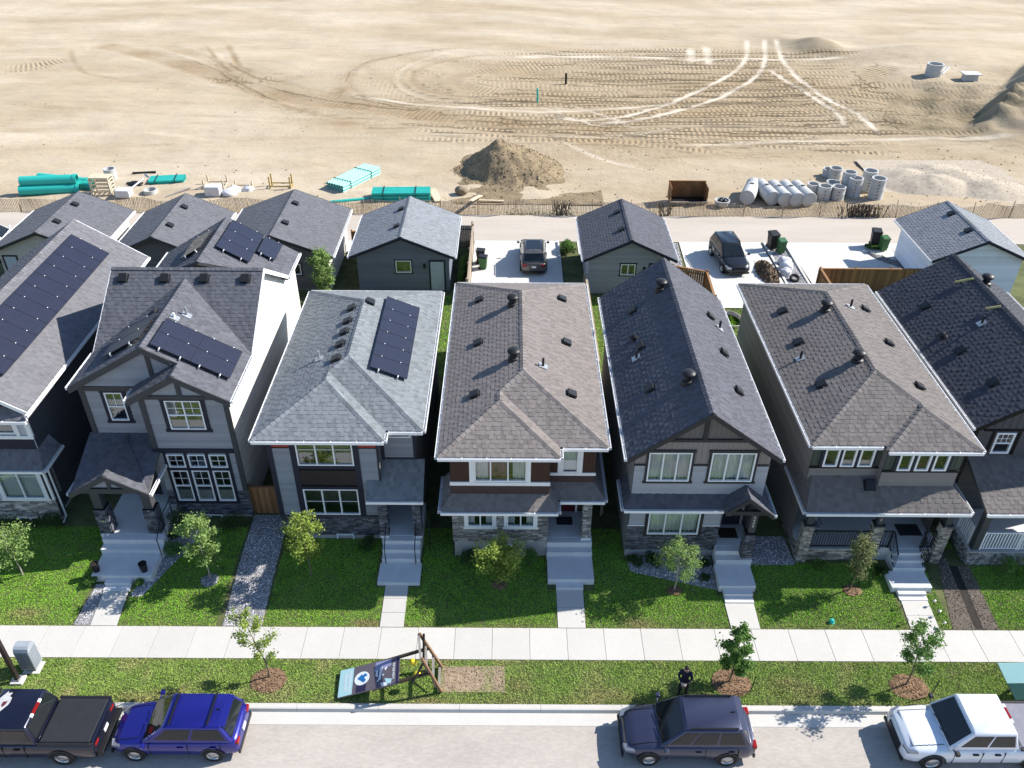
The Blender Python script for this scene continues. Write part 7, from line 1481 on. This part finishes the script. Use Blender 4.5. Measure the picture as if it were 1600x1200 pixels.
# ================================================================== bins, fences, yard things
def bin_(label, x, y, col, rz, lid=None, s=1.0):
    t = thing('wheelie_bin', label, 'bin', (0,0,0), 'wheeled bins along the lane'); bmq = mat('bin_'+col[0], col[1], 0.5, 0.06); w0, w1 = .22, .28
    MB().add([(-w0,-w0,.08),(w0,-w0,.08),(w0,w0,.08),(-w0,w0,.08),(-w1,-w1,1.0),(w1,-w1,1.0),(w1,w1+.03,1.0),(-w1,w1+.03,1.0)], [(0,3,2,1),(4,5,6,7),(0,1,5,4),(1,2,6,5),(2,3,7,6),(3,0,4,7)]).build('body', bmq, t, bevel=0.03)
    MB().add([(-.31,-.33,1.0),(.31,-.33,1.0),(.31,.33,1.0),(-.31,.33,1.0),(-.27,-.27,1.08),(.27,-.27,1.08),(.25,.30,1.12),(-.25,.30,1.12)], [(0,3,2,1),(4,5,6,7),(0,1,5,4),(1,2,6,5),(2,3,7,6),(3,0,4,7)]).build('lid', lid or bmq, t, bevel=0.02)
    MB().tube([(-.24,.38,1.02),(.24,.38,1.02)], .02, 8).build('handle', black_plastic, t)
    for sx in (-.22, .22): MB().lathe([(0,-.03),(.11,-.03),(.11,.03),(0,.03)], (sx,.24,.11), 12, M=Matrix.Rotation(math.pi/2, 4, 'Y')).build('wheel', tyre_m, t)
    moved(t, (x, y, 0.19), rz, sc=s); return t
BK = ('black', (0.022,0.023,0.024)); GN = ('green', (0.035,0.115,0.035))
bin_('black wheeled bin by the driveway fence, behind a green one', -2.1, 53.85, BK, 1.5); bin_('green wheeled bin by the driveway fence near the grey car', -1.9, 53.0, GN, 1.4, black_plastic, 0.95)
bin_('tall black wheeled bin on the gravel strip between driveways', 19.05, 56.45, BK, 0.2, None, 1.2); bin_('green wheeled bin on the gravel strip between driveways', 19.5, 55.75, GN, 0.1, mat('bin_lid_green', (0.05,0.14,0.06), 0.5, 0.05), 1.0)
bin_('tall black wheeled bin in weeds near the white garage', 26.7, 57.0, BK, -0.2, None, 1.2); bin_('green wheeled bin in weeds near the white garage', 27.1, 56.3, GN, 0.1, None, 1.0)
def fence(label, p, q, material, z0=0.2, h=1.65, bw=0.14, posts=2.4, cap=True, name='wood_fence', grp='wooden yard fences'):
    p = Vector((p[0], p[1], z0)); q = Vector((q[0], q[1], z0)); t = thing(name, label, 'fence', tuple(p), grp); d = (q-p); ln = d.length; d.normalize(); n = max(1, int(ln/bw)); nn = Vector((-d.y, d.x, 0))
    proto = {}
    for i in range(n):
        k = rnd.randrange(4); c = p+d*(ln*(i+.5)/n)
        if k not in proto:
            m = MB(); m.box(-bw*.485, bw*.485, -.01, .01, 0.03, h, t=0.72+.18*k); o = m.build('board', material, t, tint=True); proto[k] = o.data
            o2 = o
        else: o2 = bpy.data.objects.new('board', proto[k]); COL.objects.link(o2)
        place(o2, Matrix.Translation(c+Vector((0,0,0.03+rnd.uniform(-.008,.008)))) @ Matrix.Rotation(math.atan2(d.y, d.x), 4, 'Z'), t)
    for zz in (0.35, h-0.25): MB().bar(p+nn*.035+Vector((0,0,zz)), q+nn*.035+Vector((0,0,zz)), .04, .09).build('rail', material, t, tint=True)
    m_ = max(1, round(ln/posts))
    for i in range(m_+1): c = p+d*(ln*i/m_)+nn*.09; MB().box(c.x-.045, c.x+.045, c.y-.045, c.y+.045, z0-.1, z0+h+.12).build('post', material, t, tint=True)
    if cap: MB().bar(p+Vector((0,0,h+.03)), q+Vector((0,0,h+.03)), .14, .035).build('cap_rail', material, t, tint=True)
    return t
fence('dark stained gate boards between the tall grey house and the blue-grey house', (-11.68,28.45), (-10.0,28.45), cedar, .3, 1.6)
fence('cedar fence behind the brown-grey hip roof facing the driveways', (20.42,50.1), (27.4,50.1), cedar, .2, 1.65); fence('short cedar return at the left end of the right-hand fence', (20.42,47.2), (20.42,50.05), cedar, .2, 1.65)
fence('cedar fence angled from the light grey garage', (10.7,50.3), (12.75,49.5), cedar, .25, 1.65); fence('cedar fence end running back beside the black car driveway', (12.8,49.45), (12.65,46.2), cedar, .25, 1.65)
fence('long weathered fence between the taupe-roofed and charcoal-roofed houses', (4.86,38.7), (4.86,48.9), weathered, .25, 1.7); fence('weathered fence in the gap beside the charcoal-roofed house', (4.3,28.5), (4.3,38.6), weathered, .25, 1.7)
fence('fence in the gap right of the blue-grey house', (-3.25,35), (-3.25,42.4), weathered, .25, 1.8); fence('grey gate beside the silver-roofed garage', (-3.75,56.3), (-2.72,56.3), greywood, .15, 1.75); fence('pale fence along the left side of the grey car driveway', (-2.72,48.2), (-2.72,56.9), weathered, .15, 1.75)
fence('narrow wooden gate between the two middle left garages', (-11.35,55.6), (-10.5,55.6), cedar, .15, 1.6); fence('low white rail behind the blue-grey house', (-11.6,42.5), (-10.0,42.5), mat('white_boards', (0.6,0.6,0.6), 0.6, 0.05, tint=True), .25, 1.1)
mb = MB(); clod = mat('clods', (0.13,0.095,0.06), 0.95, 0.4, 4, 0.6, 30, tint=True)
def heap(name, label, cat, fn, x0, x1, y0, y1, nx, ny, material, rock=0, rs=(0.04,0.14), base=0.0, rmat=None):
    t = thing(name, label, cat, ((x0+x1)/2, (y0+y1)/2, base)); m = MB(); vs = []; 
    for j in range(ny+1):
        for i in range(nx+1): x = x0+(x1-x0)*i/nx; y = y0+(y1-y0)*j/ny; vs.append((x, y, base+fn(x, y)))
    m.add(vs, [(j*(nx+1)+i, j*(nx+1)+i+1, (j+1)*(nx+1)+i+1, (j+1)*(nx+1)+i) for j in range(ny) for i in range(nx)]); m.build('heap', material, t, smooth=True, tint=True)
    if rock:
        r = MB(); k = 0
        while k < rock:
            x = rnd.uniform(x0, x1); y = rnd.uniform(y0, y1); z = fn(x, y)
            if z < 0.08: 
                if rnd.random() > 0.15: continue
            s = rnd.uniform(*rs)*rnd.choice((.5, .7, 1)); a = rnd.uniform(0, 6.28); ca, sa = math.cos(a)*s, math.sin(a)*s; z += base-0.3*s; tt = rnd.choice((.6, .8, 1, 1.3, 1.7))
            r.add([(x+ca,y+sa,z),(x-sa,y+ca*.7,z),(x-ca,y-sa,z),(x+sa,y-ca*.7,z),(x+ca*.5,y+sa*.5,z+s*.8),(x-ca*.3-sa*.2,y-sa*.3+ca*.2,z+s*.95)], [(0,1,5,4),(1,2,5),(2,3,4,5),(3,0,4)], tt); k += 1
        o = r.build('clods', rmat or material, t, tint=True); o['kind'] = 'stuff'
    return t
def mound(x, y):
    px, py, Hm = -1.2, 72.0, 2.95; dx, dy = x-px, y-py; th = math.degrees(math.atan2(dy, dx)) % 360
    RT = ((0, 6.3), (50, 6.0), (90, 5.2), (140, 4.0), (180, 3.2), (225, 3.3), (262, 4.0), (300, 5.0), (330, 5.8), (360, 6.3))
    for (t0, r0), (t1, r1) in zip(RT, RT[1:]):
        if t0 <= th <= t1: f = (th-t0)/(t1-t0); f = f*f*(3-2*f); Rr = r0+(r1-r0)*f
    d = math.sqrt((dx*dx+dy*dy)/(Rr*Rr)+0.008); h_ = Hm*max(0, 1-d)**0.95
    n = noise.noise(Vector((x*.5, y*.5, 3)))*.35+noise.noise(Vector((x*1.4, y*1.4, 8)))*.16+noise.noise(Vector((x*3.3, y*3.3, 1)))*.07
    h_ = max(h_, 0.75*max(0, 1-math.sqrt((dx/(5.3 if dx < 0 else 7.2))**2+(dy/6.2)**2)))
    if dx < 0 and dy < 1: h_ += 0.10*math.sin((dx*0.5+dy)*2.1)*min(1, h_)
    return max(-0.25, h_+n*min(1, h_*1.4)-0.10)
md = mat('mound_dirt', (0.235, 0.178, 0.108), 0.95, 0.3, 0.9, 0.9, 14, tint=True, fine=0.25, fscale=9)
heap('dirt_mound', 'big brown dirt mound with one steep shaded side beyond the lane', 'dirt mound', mound, -8.6, 7.6, 64.9, 80.0, 120, 112, md, 1900, (0.04, 0.15), 0.02)
def gmound(x, y):
    h_ = 0
    for cx, cy, rx, ry, hh in ((36.0,69.3,4.2,2.6,1.05), (38.6,70.8,3.6,2.4,0.9), (40.6,68.6,3.6,2.4,0.8), (34.6,71.6,2.8,2.0,0.6), (37.4,73.0,3.0,2.0,0.55)): d = math.sqrt(((x-cx)/rx)**2+((y-cy)/ry)**2); h_ = max(h_, hh*max(0, 1-d)**.9)
    return h_+noise.noise(Vector((x*.9, y*.9, 2)))*.12*min(1, h_+.1)-0.03
heap('gravel_mound', 'pale rippled gravel mound beyond the white garage', 'gravel mound', gmound, 31.5, 44, 65.5, 75.5, 90, 70, mat('pale_gravel_heap', (0.42,0.355,0.275), 0.95, 0.15, 3, 0.7, 25, tint=True, fine=0.2, fscale=20), 900, (0.03, 0.08), 0.0)
def dpile(x, y): d = math.sqrt(((x-17.75)/.75)**2+((y-52.5)/2.0)**2); return .75*max(0, 1-d)**.8*(1+.5*noise.noise(Vector((x*3, y*3, 4))))+noise.noise(Vector((x*7, y*7, 4)))*.10*(d < 1)-.02
heap('dirt_pile', 'long clumpy brown dirt pile on the middle driveway', 'dirt pile', dpile, 16.8, 18.6, 50.3, 54.6, 36, 60, clod, 700, (0.04, 0.12), 0.22)
def lump(label, c, r, material, name='sack', cat='sack', grp=None, sq=0.8, seed=0, rough=.25):
    bm = bmesh.new(); bmesh.ops.create_icosphere(bm, subdivisions=3, radius=1)
    for v in bm.verts: k = 1+rough*noise.noise(v.co*1.8+Vector((seed*3.1, 0, 0)))+rough*.4*noise.noise(v.co*5+Vector((seed, 7, 0))); v.co = Vector((v.co.x*r[0], v.co.y*r[1], max(-.6, v.co.z)*r[2]))*k
    me = bpy.data.meshes.new(name); bm.to_mesh(me); bm.free(); me.materials.append(material); me.polygons.foreach_set('use_smooth', [True]*len(me.polygons)); o = bpy.data.objects.new(name, me); COL.objects.link(o); place(o, Matrix.Translation((c[0], c[1], c[2]+r[2]*.6))); return tag(o, label, cat, grp)
sack = mat('white_sack', (0.62,0.62,0.63), 0.7, 0.15, 3, 0.6, 8)
lump('white crumpled sack nearest the tyre on the gravel strip', (18.95,52.3,.2), (.42,.36,.34), sack, seed=1, grp='sacks on the gravel strip'); lump('white crumpled sack in the middle of the gravel strip', (19.2,53.1,.2), (.5,.4,.4), sack, seed=2, grp='sacks on the gravel strip'); lump('white crumpled sack farthest up the gravel strip', (19.35,54.0,.2), (.5,.4,.36), sack, seed=3, grp='sacks on the gravel strip')
w = MB(); w.lathe([(.2,-.1),(.3,-.11),(.34,-.06),(.34,.06),(.3,.11),(.2,.1)], (19.35,51.5,.42), 20, M=Matrix.Rotation(.5, 4, 'X')); tag(w.build('loose_tyre', tyre_m, auto=.7), 'loose black tyre lying beside the white sacks', 'tyre')
lm = thing('lumber_stack', 'scattered grey boards stacked beside the white garage', 'lumber', (26.6,54.8,.2))
for i in range(12): a = -0.55+rnd.uniform(-.25,.25); x = 25.9+.13*i+rnd.uniform(-.1,.1); y = 55.2-.13*i; MB().bar((x-.6*math.sin(a)-.35, y+.7, .28+.02*(i % 3)), (x+.5, y-.6, .25+.03*(i % 2)), .14, .04).build('board', mat('grey_boards', (0.20,0.195,0.19), 0.85, 0.25, 5), lm)
bw = MB(); bw.lathe([(.0,.05),(.95,.05),(1.0,.45),(1.05,.5),(1.0,.52)], (13.9,45.9,.2), 28); o = tag(bw.build('paddling_pool', mat('pale_stone_ring', (0.55,0.52,0.5), 0.8, 0.1), auto=.7), 'pale round basin on the back lawn behind the charcoal roof', 'basin'); o.scale = (.6, .9, .6)
# ================================================================== construction site beyond the lane
def snow_fence():
    t = thing('snow_fence', 'long wavy wooden lath fence along the far side of the lane', 'fence', (0, 62.4, 0)); lm_ = mat('fence_lath', (0.27, 0.185, 0.105), 0.85, 0.3, 3, tint=True)
    m = MB(); wr = MB(); x = -60.0; top = []; th = lambda x: 1.20+0.10*math.sin(x*.55)+0.07*math.sin(x*1.7+1)-(0.25 if abs((x+6) % 17-8) < 1.0 else 0); yy = lambda x: 62.45+0.14*math.sin(x*.8)+0.1*math.sin(x*2.1)
    lean = lambda x: 0.10*math.sin(x*.37)+0.10*math.sin(x*1.9)
    while x < 60:
        h_ = th(x); y = yy(x); l = lean(x)+rnd.uniform(-.02, .02); o = 0.10*math.sin(x*1.1); tt = rnd.choice((.55, .8, 1, 1.2, 1.45))
        m.bar((x, y, .02), (x+l, y+o, h_), .042, .012, t=tt, up=(0,1,0)); x += .105
    for f in (.1, .35, .6, .85, .98):
        pts = []; x = -60
        while x <= 60: pts.append((x+lean(x)*f, yy(x)+.1*math.sin(x*1.1)*f-.01, th(x)*f)); x += .6
        wr.tube(pts, .007, 4)
    o = m.build('laths', lm_, t, tint=True); o['kind'] = 'stuff'; wr.build('wire', galv, t)
    for k in range(-20, 21): x = k*3.0+.4; MB().bar((x, 62.55, 0), (x+rnd.uniform(-.12, .12), 62.6, rnd.uniform(1.25, 1.5)), .05, .05).build('post', weathered if False else lumber, t)
    for cx, n, c in ((3.95, 34, (0.13,0.10,0.07)), (27.6, 105, (0.12,0.09,0.07)), (12.1, 22, (0.2,0.15,0.1))):
        b = MB()
        for i in range(n): x = cx+rnd.gauss(0, .28 if n < 100 else .75); y = 62.32+rnd.uniform(-.12, .1); a = rnd.uniform(-.45, .45); b.bar((x, y, .05), (x+a, y+.05, rnd.uniform(.9, 1.25)), .045, .014, t=rnd.choice((.5, .8, 1.2)), up=(0,1,0))
        o = b.build('bunched_laths', mat('dark_lath%d' % n, c, .85, .3, 3, tint=True), t, tint=True); o['kind'] = 'stuff'
snow_fence()
# weeds at the fence foot
pts = [(rnd.uniform(-34, 30), 62.3+abs(rnd.gauss(0, .35)), rnd.uniform(.02, .3)) for _ in range(4500)]
pts = [p for p in pts if math.sin(p[0]*.7)+math.sin(p[0]*.23+1) > .5]; o = leaves(pts, .13, None, lf_d, 'weeds'); struct(o, 'stuff'); o['label'] = 'scattered weeds along the foot of the lath fence'; o['category'] = 'weeds'
def pipe(label, p, q, r, material, cat='pipe', grp=None, name='pipe', bell=True, th=.12):
    p = Vector(p); q = Vector(q); d = (q-p).normalized(); t = thing(name, label, cat, tuple(p), grp); m = MB(); M = d.to_track_quat('Z', 'Y').to_matrix().to_4x4(); l = (q-p).length
    prof = [(r*(1-th),0),(r,0),(r,l*.94)]+([(r*1.10,l*.95),(r*1.10,l),(r*.95,l)] if bell else [(r,l),(r*(1-th),l)])+[(r*(1-th),l*.9),(r*(1-th),0)]
    m.lathe(prof, tuple(p), 24, M=M); m.build('barrel', material, t, auto=.6)
    if bell: b = MB(); b.lathe([(r*1.005,l*.93),(r*1.11,l*.945),(r*1.11,l*.955),(r*1.005,l*.94)], tuple(p), 24, M=M); b.build('collar', material, t, auto=.6)
    return t
G0 = 'large teal pipes at the left'
pipe('front lower large teal pipe lying at the left of the site', (-40.2,65.9,.42), (-35.5,66.5,.42), .42, pvc, grp=G0); pipe('upper large teal pipe stacked at the front left of the site', (-40.1,66.2,1.1), (-35.7,66.75,1.1), .40, pvc, grp=G0)
pipe('rear large teal pipe lying behind the stacked pair', (-39.9,68.7,.42), (-35.2,67.6,.42), .42, pvc, grp=G0); pipe('rear lower large teal pipe with its open end to the right', (-39.4,68.0,.40), (-34.6,67.0,.40), .36, pvc, grp=G0)
def ring_(label, x, y, r, h_, material=None, th=.18, grp='precast manhole rings', pal=False, steps_=True, name='manhole_ring'):
    t = thing(name, label, 'concrete ring', (x, y, 0), grp); m = MB(); b = .12 if pal else 0
    m.lathe([(r*(1-th),b),(r,b),(r,b+h_*.04),(r*.985,b+h_*.05),(r*.985,b+h_*.48),(r,b+h_*.5),(r*.985,b+h_*.52),(r*.985,b+h_*.95),(r,b+h_*.97),(r,b+h_),(r*(1-th),b+h_),(r*(1-th),b)], (x, y, 0), 28); m.build('barrel', material or precast, t, auto=.5)
    fl = MB(); fl.lathe([(r*(1-th)*.99,b+.05),(0,b+.05)], (x, y, 0), 20); fl.build('inside', dark_in, t)
    if pal:
        for k in range(-2, 3): MB().box(x-r*1.05, x+r*1.05, y+k*r*.45-.07, y+k*r*.45+.07, .06, .11).build('pallet_slat', lumber, t)
        for k in (-1, 1): MB().box(x+k*r*.85-.05, x+k*r*.85+.05, y-r*1.02, y+r*1.02, 0, .06).build('pallet_runner', lumber, t)
    if steps_:
        for k in range(int(h_/.28)): MB().box(x-r*.35, x-r*.15, y-r*1.01, y-r*.95, b+.15+.28*k, b+.2+.28*k).build('lift_slot', dark_in, t)
    return t
for lb, x, y, r, h_ in (('short ring farthest back in the row of rings', 27.65,71.2,.5,.62), ('taller ring standing at the back, beside a short one', 28.0,70.5,.56,.95), ('short ring at the left end of the rings', 25.0,66.9,.5,.95), ('front left ring on its pallet', 25.75,66.2,.56,1.05), ('middle ring behind the second front ring', 26.85,67.6,.55,.85), ('second front ring with a broken-looking rim', 26.85,66.1,.56,1.05), ('tall ring behind the tall middle ring', 28.05,67.5,.55,1.75), ('tall middle ring in front', 28.35,66.7,.56,1.55), ('tall ring at the back right of the rings', 30.0,68.1,.6,1.65), ('tall ring at the front right end', 30.05,66.3,.6,1.7)):
    ring_(lb, x, y, r, h_, pal=True)
for lb, p, q in (('loose concrete cylinder tilted apart at the left of the row', (19.1,64.9,.62), (20.3,67.8,.62)), ('first concrete cylinder of the lying row, from the left', (21.2,64.8,.6), (20.75,67.6,.6)), ('second concrete cylinder of the lying row, from the left', (22.15,64.6,.6), (21.75,67.4,.6)), ('third concrete cylinder of the lying row, from the left', (23.1,64.55,.6), (22.7,67.4,.6)), ('rightmost concrete cylinder of the lying row', (24.1,64.6,.6), (23.65,67.4,.6))):
    p = Vector(p); q = Vector(q); t = thing('catch_basin_barrel', lb, 'concrete cylinder', tuple(p), 'lying concrete cylinders'); M = (q-p).to_track_quat('Z', 'Y').to_matrix().to_4x4(); l = (q-p).length; m = MB(); m.lathe([(0,.0),(.57,.0),(.6,.02),(.6,l*.7),(.57,l*.72),(.6,l*.74),(.6,l),(.5,l),(.5,.2),(0,.2)], tuple(p), 28, M=M); m.build('barrel', precast, t, auto=.5)
    hp = p.lerp(q, .55)+Vector((0,0,.585)); MB().lathe([(0,.03),(.17,.025),(.19,-.02)], tuple(hp), 14).build('opening', dark_in, t); MB().lathe([(.19,.0),(.24,.01),(.24,-.06)], tuple(hp), 14).build('collar', precast, t)
tb = thing('trench_box', 'rusty open steel trench bucket box beyond the lane', 'steel box', (14.4,65.3,0)); x0, x1, y0, y1, z1 = 12.95, 15.95, 65.0, 66.5, 1.35
MB().box(x0,x1,y1-.06,y1,0,z1).build('back_panel', rust, tb); MB().box(x0,x0+.06,y0,y1-.06,0,z1).build('side_panel', rust, tb); MB().box(x1-.06,x1,y0,y1-.06,0,z1).build('side_panel', rust, tb); MB().box(x0+.06,x1-.06,y0,y1-.06,0,.05).build('floor_panel', black_metal, tb); MB().box(x0+.06,x1-.06,y0,y0+.06,.05,.2).build('front_lip', mat('worn_edge', (0.45,0.38,0.3), .6, .2), tb); MB().box(x0-.03,x1+.03,y1-.1,y1+.04,z1,z1+.07).build('top_rim', rust, tb)
bl_ = thing('concrete_bowl', 'small round concrete bowl filled with black caps', 'bowl', (17.1,64.8,0)); MB().lathe([(0,0),(.5,0),(.62,.4),(.62,.48),(.54,.48),(.45,.15),(0,.12)], (17.1,64.8,0), 22).build('bowl', precast, bl_, auto=.5)
for i, (a, b, lb) in enumerate(((-.2,-.1,'left black cap in the concrete bowl'), (.15,-.15,'front black cap in the concrete bowl'), (0,.2,'rear black cap in the concrete bowl'))): lump(lb, (17.1+a,64.8+b,.28), (.22,.22,.2), black_plastic, 'black_cap', 'cap', 'caps in the bowl', seed=i, rough=.05)
# left heap of materials
ring_('upright ring behind the pallets with a black pipe beside it', -34.1, 69.3, .5, 1.05, grp=None, steps_=False); ring_('low pale ring near the teal bundle', -29.7, 66.3, .55, .45, grp=None, steps_=False)
pipe('short black pipe on the ground beside the upright ring', (-32.8,70.6,.12), (-30.9,70.9,.12), .12, black_plastic, grp='loose pipes', bell=False); pipe('grey pipe slanting across the ground near the black one', (-31.6,70.4,.1), (-30.2,68.6,.1), .1, galv, grp='loose pipes', bell=False); pipe('grey pipe leaning over the scrap pile', (-31.6,66.3,.25), (-30.9,68.2,.6), .08, galv, grp='loose pipes', bell=False)
def crate(label, x, y, w, d, h_, m=None, n=4, grp='pallets and crates', slats=True, z=0.0, name='crate'):
    t = thing(name, label, 'crate', (x, y, z), grp); m = m or paletree
    for sx in (-1, 1):
        for sy in (-1, 1): MB().box(x+sx*w/2-.05, x+sx*w/2+.05, y+sy*d/2-.05, y+sy*d/2+.05, z, z+h_).build('post', m, t)
    for k in range(n):
        zz = z+h_*(k+.3)/n
        for sy in (-1, 1): MB().box(x-w/2+.05, x+w/2-.05, y+sy*(d/2+.062)-.012, y+sy*(d/2+.062)+.012, zz, zz+.10).build('slat', m, t)
        for sx in (-1, 1): MB().box(x+sx*(w/2+.062)-.012, x+sx*(w/2+.062)+.012, y-d/2+.05, y+d/2-.05, zz, zz+.10).build('slat', m, t)
    return t
crate('stack of pale pallets before the upright ring', -33.5, 66.2, 1.5, .9, 1.5, n=5); MB
tag(MB().box(-34.3,-32.7,65.75,66.7,1.52,1.6).build('plywood_sheet', paletree), 'plywood sheet lying on the pale pallets', 'plywood')
crate('open pale crate frame behind the white wrapped pallet', -24.7, 67.6, 1.6, 1.2, 1.0, n=1); crate('small pale crate frame behind the white sacks', -22.4, 67.3, 1.4, .8, .7, n=1)
crate('yellow timber saw-horse frame standing alone', -19.2, 67.5, 1.7, .7, 1.25, mat('yellow_timber', (0.42,0.29,0.09), .8, .15), n=1, name='timber_frame')
wr_ = mat('white_wrap', (0.60,0.60,0.61), .5, .08, 3, .4, 6)
for lb, x, y, w, d, h_ in (('white wrapped block before the open crate frame', -24.4,66.0,1.25,.9,.95), ('white wrapped block beside the pallets', -31.6,65.6,1.2,.9,.75)):
    o = MB().box(x-w/2, x+w/2, y-d/2, y+d/2, .12, h_).build('wrapped_block', wr_, bevel=.08); tag(o, lb, 'wrapped load', 'wrapped loads')
for i, (lb, x, y, r) in enumerate((('white sack right of the wrapped block', -23.1,66.0,.6), ('white sack behind the wrapped block', -22.9,66.7,.55), ('white sack at the far right of the crates', -21.8,66.9,.5), ('pale sack on the scrap by the pallets', -32.2,66.3,.4))): lump(lb, (x,y,0), (r,r*.85,r*.7), sack, seed=10+i, grp='sacks by the crates')
for i, (lb, x, y, r, m_) in enumerate((('dark scrap bundle between the pallets and the ring', -31.6,67.9,.7,black_plastic), ('small brown scrap lump near the pallets', -30.4,68.0,.4,rust))): lump(lb, (x,y,0), (r,r*.6,r*.4), m_, 'scrap_heap', 'scrap', 'scrap', seed=20+i, rough=.5)
def bundle(label, p, q, r, nx, nz, material, grp='teal pipe bundles', straps=(.2, .75)):
    p = Vector(p); q = Vector(q); t = thing('pipe_bundle', label, 'pipe bundle', tuple(p), grp); d = (q-p).normalized(); s = Vector((-d.y, d.x, 0)); l = (q-p).length; M = d.to_track_quat('Z', 'Y').to_matrix().to_4x4(); proto = None
    for i in range(nx):
        for k in range(nz):
            c = p+s*((i-(nx-1)/2)*2*r)+Vector((0,0,r+2*r*k))
            m = MB(); m.lathe([(r*.8,0),(r*.98,0),(r*.98,l),(r*.8,l),(r*.8,0)], tuple(c), 10, M=M); m.build('pipe', material, t, auto=.8)
    for f in straps: c = p+d*l*f; a = c-s*(nx*r+.02); b = c+s*(nx*r+.02); z = Vector((0,0,2*r*nz+.02)); m = MB(); m.bar(a+z, b+z, .08, .02); m.bar(a, a+z, .02, .08); m.bar(b, b+z, .02, .08); m.build('strap', black_plastic, t)
    return t
bundle('slanting strapped bundle of pale teal pipes', (-14.6,66.9,.02), (-12.1,71.2,.02), .13, 7, 3, pvc_pale); bundle('teal pipe bundle behind the silver-roofed garage', (-11.3,65.5,.02), (-6.6,65.7,.02), .14, 5, 3, pvc); bundle('small teal pipe bundle near the scrap heap', (-30.5,68.5,.02), (-27.7,68.9,.02), .13, 5, 2, pvc)
pipe('single long teal pipe beside the pipe bundle', (-14.6,64.6,.14), (-11.0,65.5,.14), .14, pvc, grp='loose pipes', bell=False)
for lb, p, q, w, h_ in (('wide pale board leaning on the teal bundle', (-6.5,66.6,.5), (-5.9,65.0,.1), .6, .05), ('pale plank propped on the lath fence', (-2.5,66.2,.15), (-3.2,63.0,1.0), .35, .06), ('long thin plank lying flat beyond the fence', (-2.6,65.4,.06), (-.6,65.3,.06), .2, .06), ('thin plank lying right of the dirt mound', (9.2,64.6,.05), (10.6,64.2,.05), .15, .05), ('dark plank lying below the timber frame', (-19.8,65.0,.05), (-18.6,66.4,.05), .15, .06), ('second dark plank lying below the timber frame', (-18.3,65.0,.05), (-17.3,66.4,.05), .15, .06), ('grey plank in the scrap near the wrapped block', (-26.9,66.2,.1), (-25.7,67.4,.3), .2, .05), ('grey plank in the weeds left of the wrapped block', (-28.3,65.4,.1), (-26.6,66.9,.35), .22, .05)):
    tag(MB().bar(p, q, w, h_).build('plank', paletree if 'pale' in lb or 'thin' in lb else wood_g), lb, 'plank', 'loose planks')
lump('brown boulder before the dirt mound', (-4.1,66.9,0), (.55,.4,.4), mat('boulder_stone', (0.24,0.19,0.13), .9, .2, 3, .5, 10), 'boulder', 'boulder', seed=30)
tag(MB().tube([(6.2,99.5,-.2),(6.2,99.5,1.1)], .13, 8).build('marker_post', black_metal), 'dark post standing in the tracked dirt', 'post'); tag(MB().tube([(2.8,92.1,-.2),(2.75,92.1,1.5)], .1, 8).build('marker_post', pvc), 'teal post standing in the tracked dirt', 'post')
mh = ring_('far manhole ring in the excavation at the upper right', 49.8, 103.2, .95, 1.5, grp=None, steps_=False); bk = thing('concrete_block', 'pale concrete block in the excavation at the upper right', 'concrete block', (53.4,101.6,-.4)); MB().add([(52.6,101,-.8),(54.4,101,-.8),(54.4,102.4,-.8),(52.6,102.4,-.8),(52.8,101.2,.7),(54.2,101.2,.7),(54.2,102.3,.75),(52.8,102.3,.75)], [(0,3,2,1),(4,5,6,7),(0,1,5,4),(1,2,6,5),(2,3,7,6),(3,0,4,7)]).build('block', precast, bk, bevel=.05); MB().box(52.5,54.5,100.95,102.5,.76,.86).build('lid', concrete_new, bk)
for lb, p, q in (('thin pipe beside the far manhole ring, upper', (50.9,104,.1), (54.0,108.5,.2)), ('thin pipe beside the far manhole ring, lower', (51.2,103.8,.1), (54.3,108.3,.2))): tag(MB().tube([p, q], .12, 8).build('thin_pipe', galv), lb, 'pipe', 'thin pipes in the excavation')
# stones and clods strewn over the bare ground
m = MB(); k = 0
while k < 1300:
    x = rnd.uniform(-60, 60); y = 63.2+abs(rnd.gauss(0, 16))
    if x < -5 and rnd.random() > .3: continue
    if y > 118 or (math.sin(x*.21)+math.sin(y*.33+x*.07) < 0.2 and rnd.random() > .25): continue
    hit, loc, nrm, idx = GROUND.ray_cast(Vector((x, y, 30)), Vector((0, 0, -1)))
    if not hit: continue
    s = rnd.choice((.04, .05, .07, .09, .13)); a = rnd.uniform(0, 6.28); ca, sa = math.cos(a)*s, math.sin(a)*s; z = loc.z-.2*s; tt = rnd.choice((.5, .7, .9, 1.1, 1.4))
    m.add([(x+ca,y+sa,z),(x-sa,y+ca*.7,z),(x-ca,y-sa,z),(x+sa,y-ca*.7,z),(x+ca*.5,y+sa*.5,z+s*.7),(x-ca*.3-sa*.2,y-sa*.3+ca*.2,z+s*.85)], [(0,1,5,4),(1,2,5),(2,3,4,5),(3,0,4)], tt); k += 1
o = m.build('clods', mat('loose_clods', (0.34,0.27,0.18), .95, .2, 4, .4, 20, tint=True), tint=True); struct(o, 'stuff'); o['label'] = 'loose stones and clods strewn over the bare dirt'; o['category'] = 'clods'
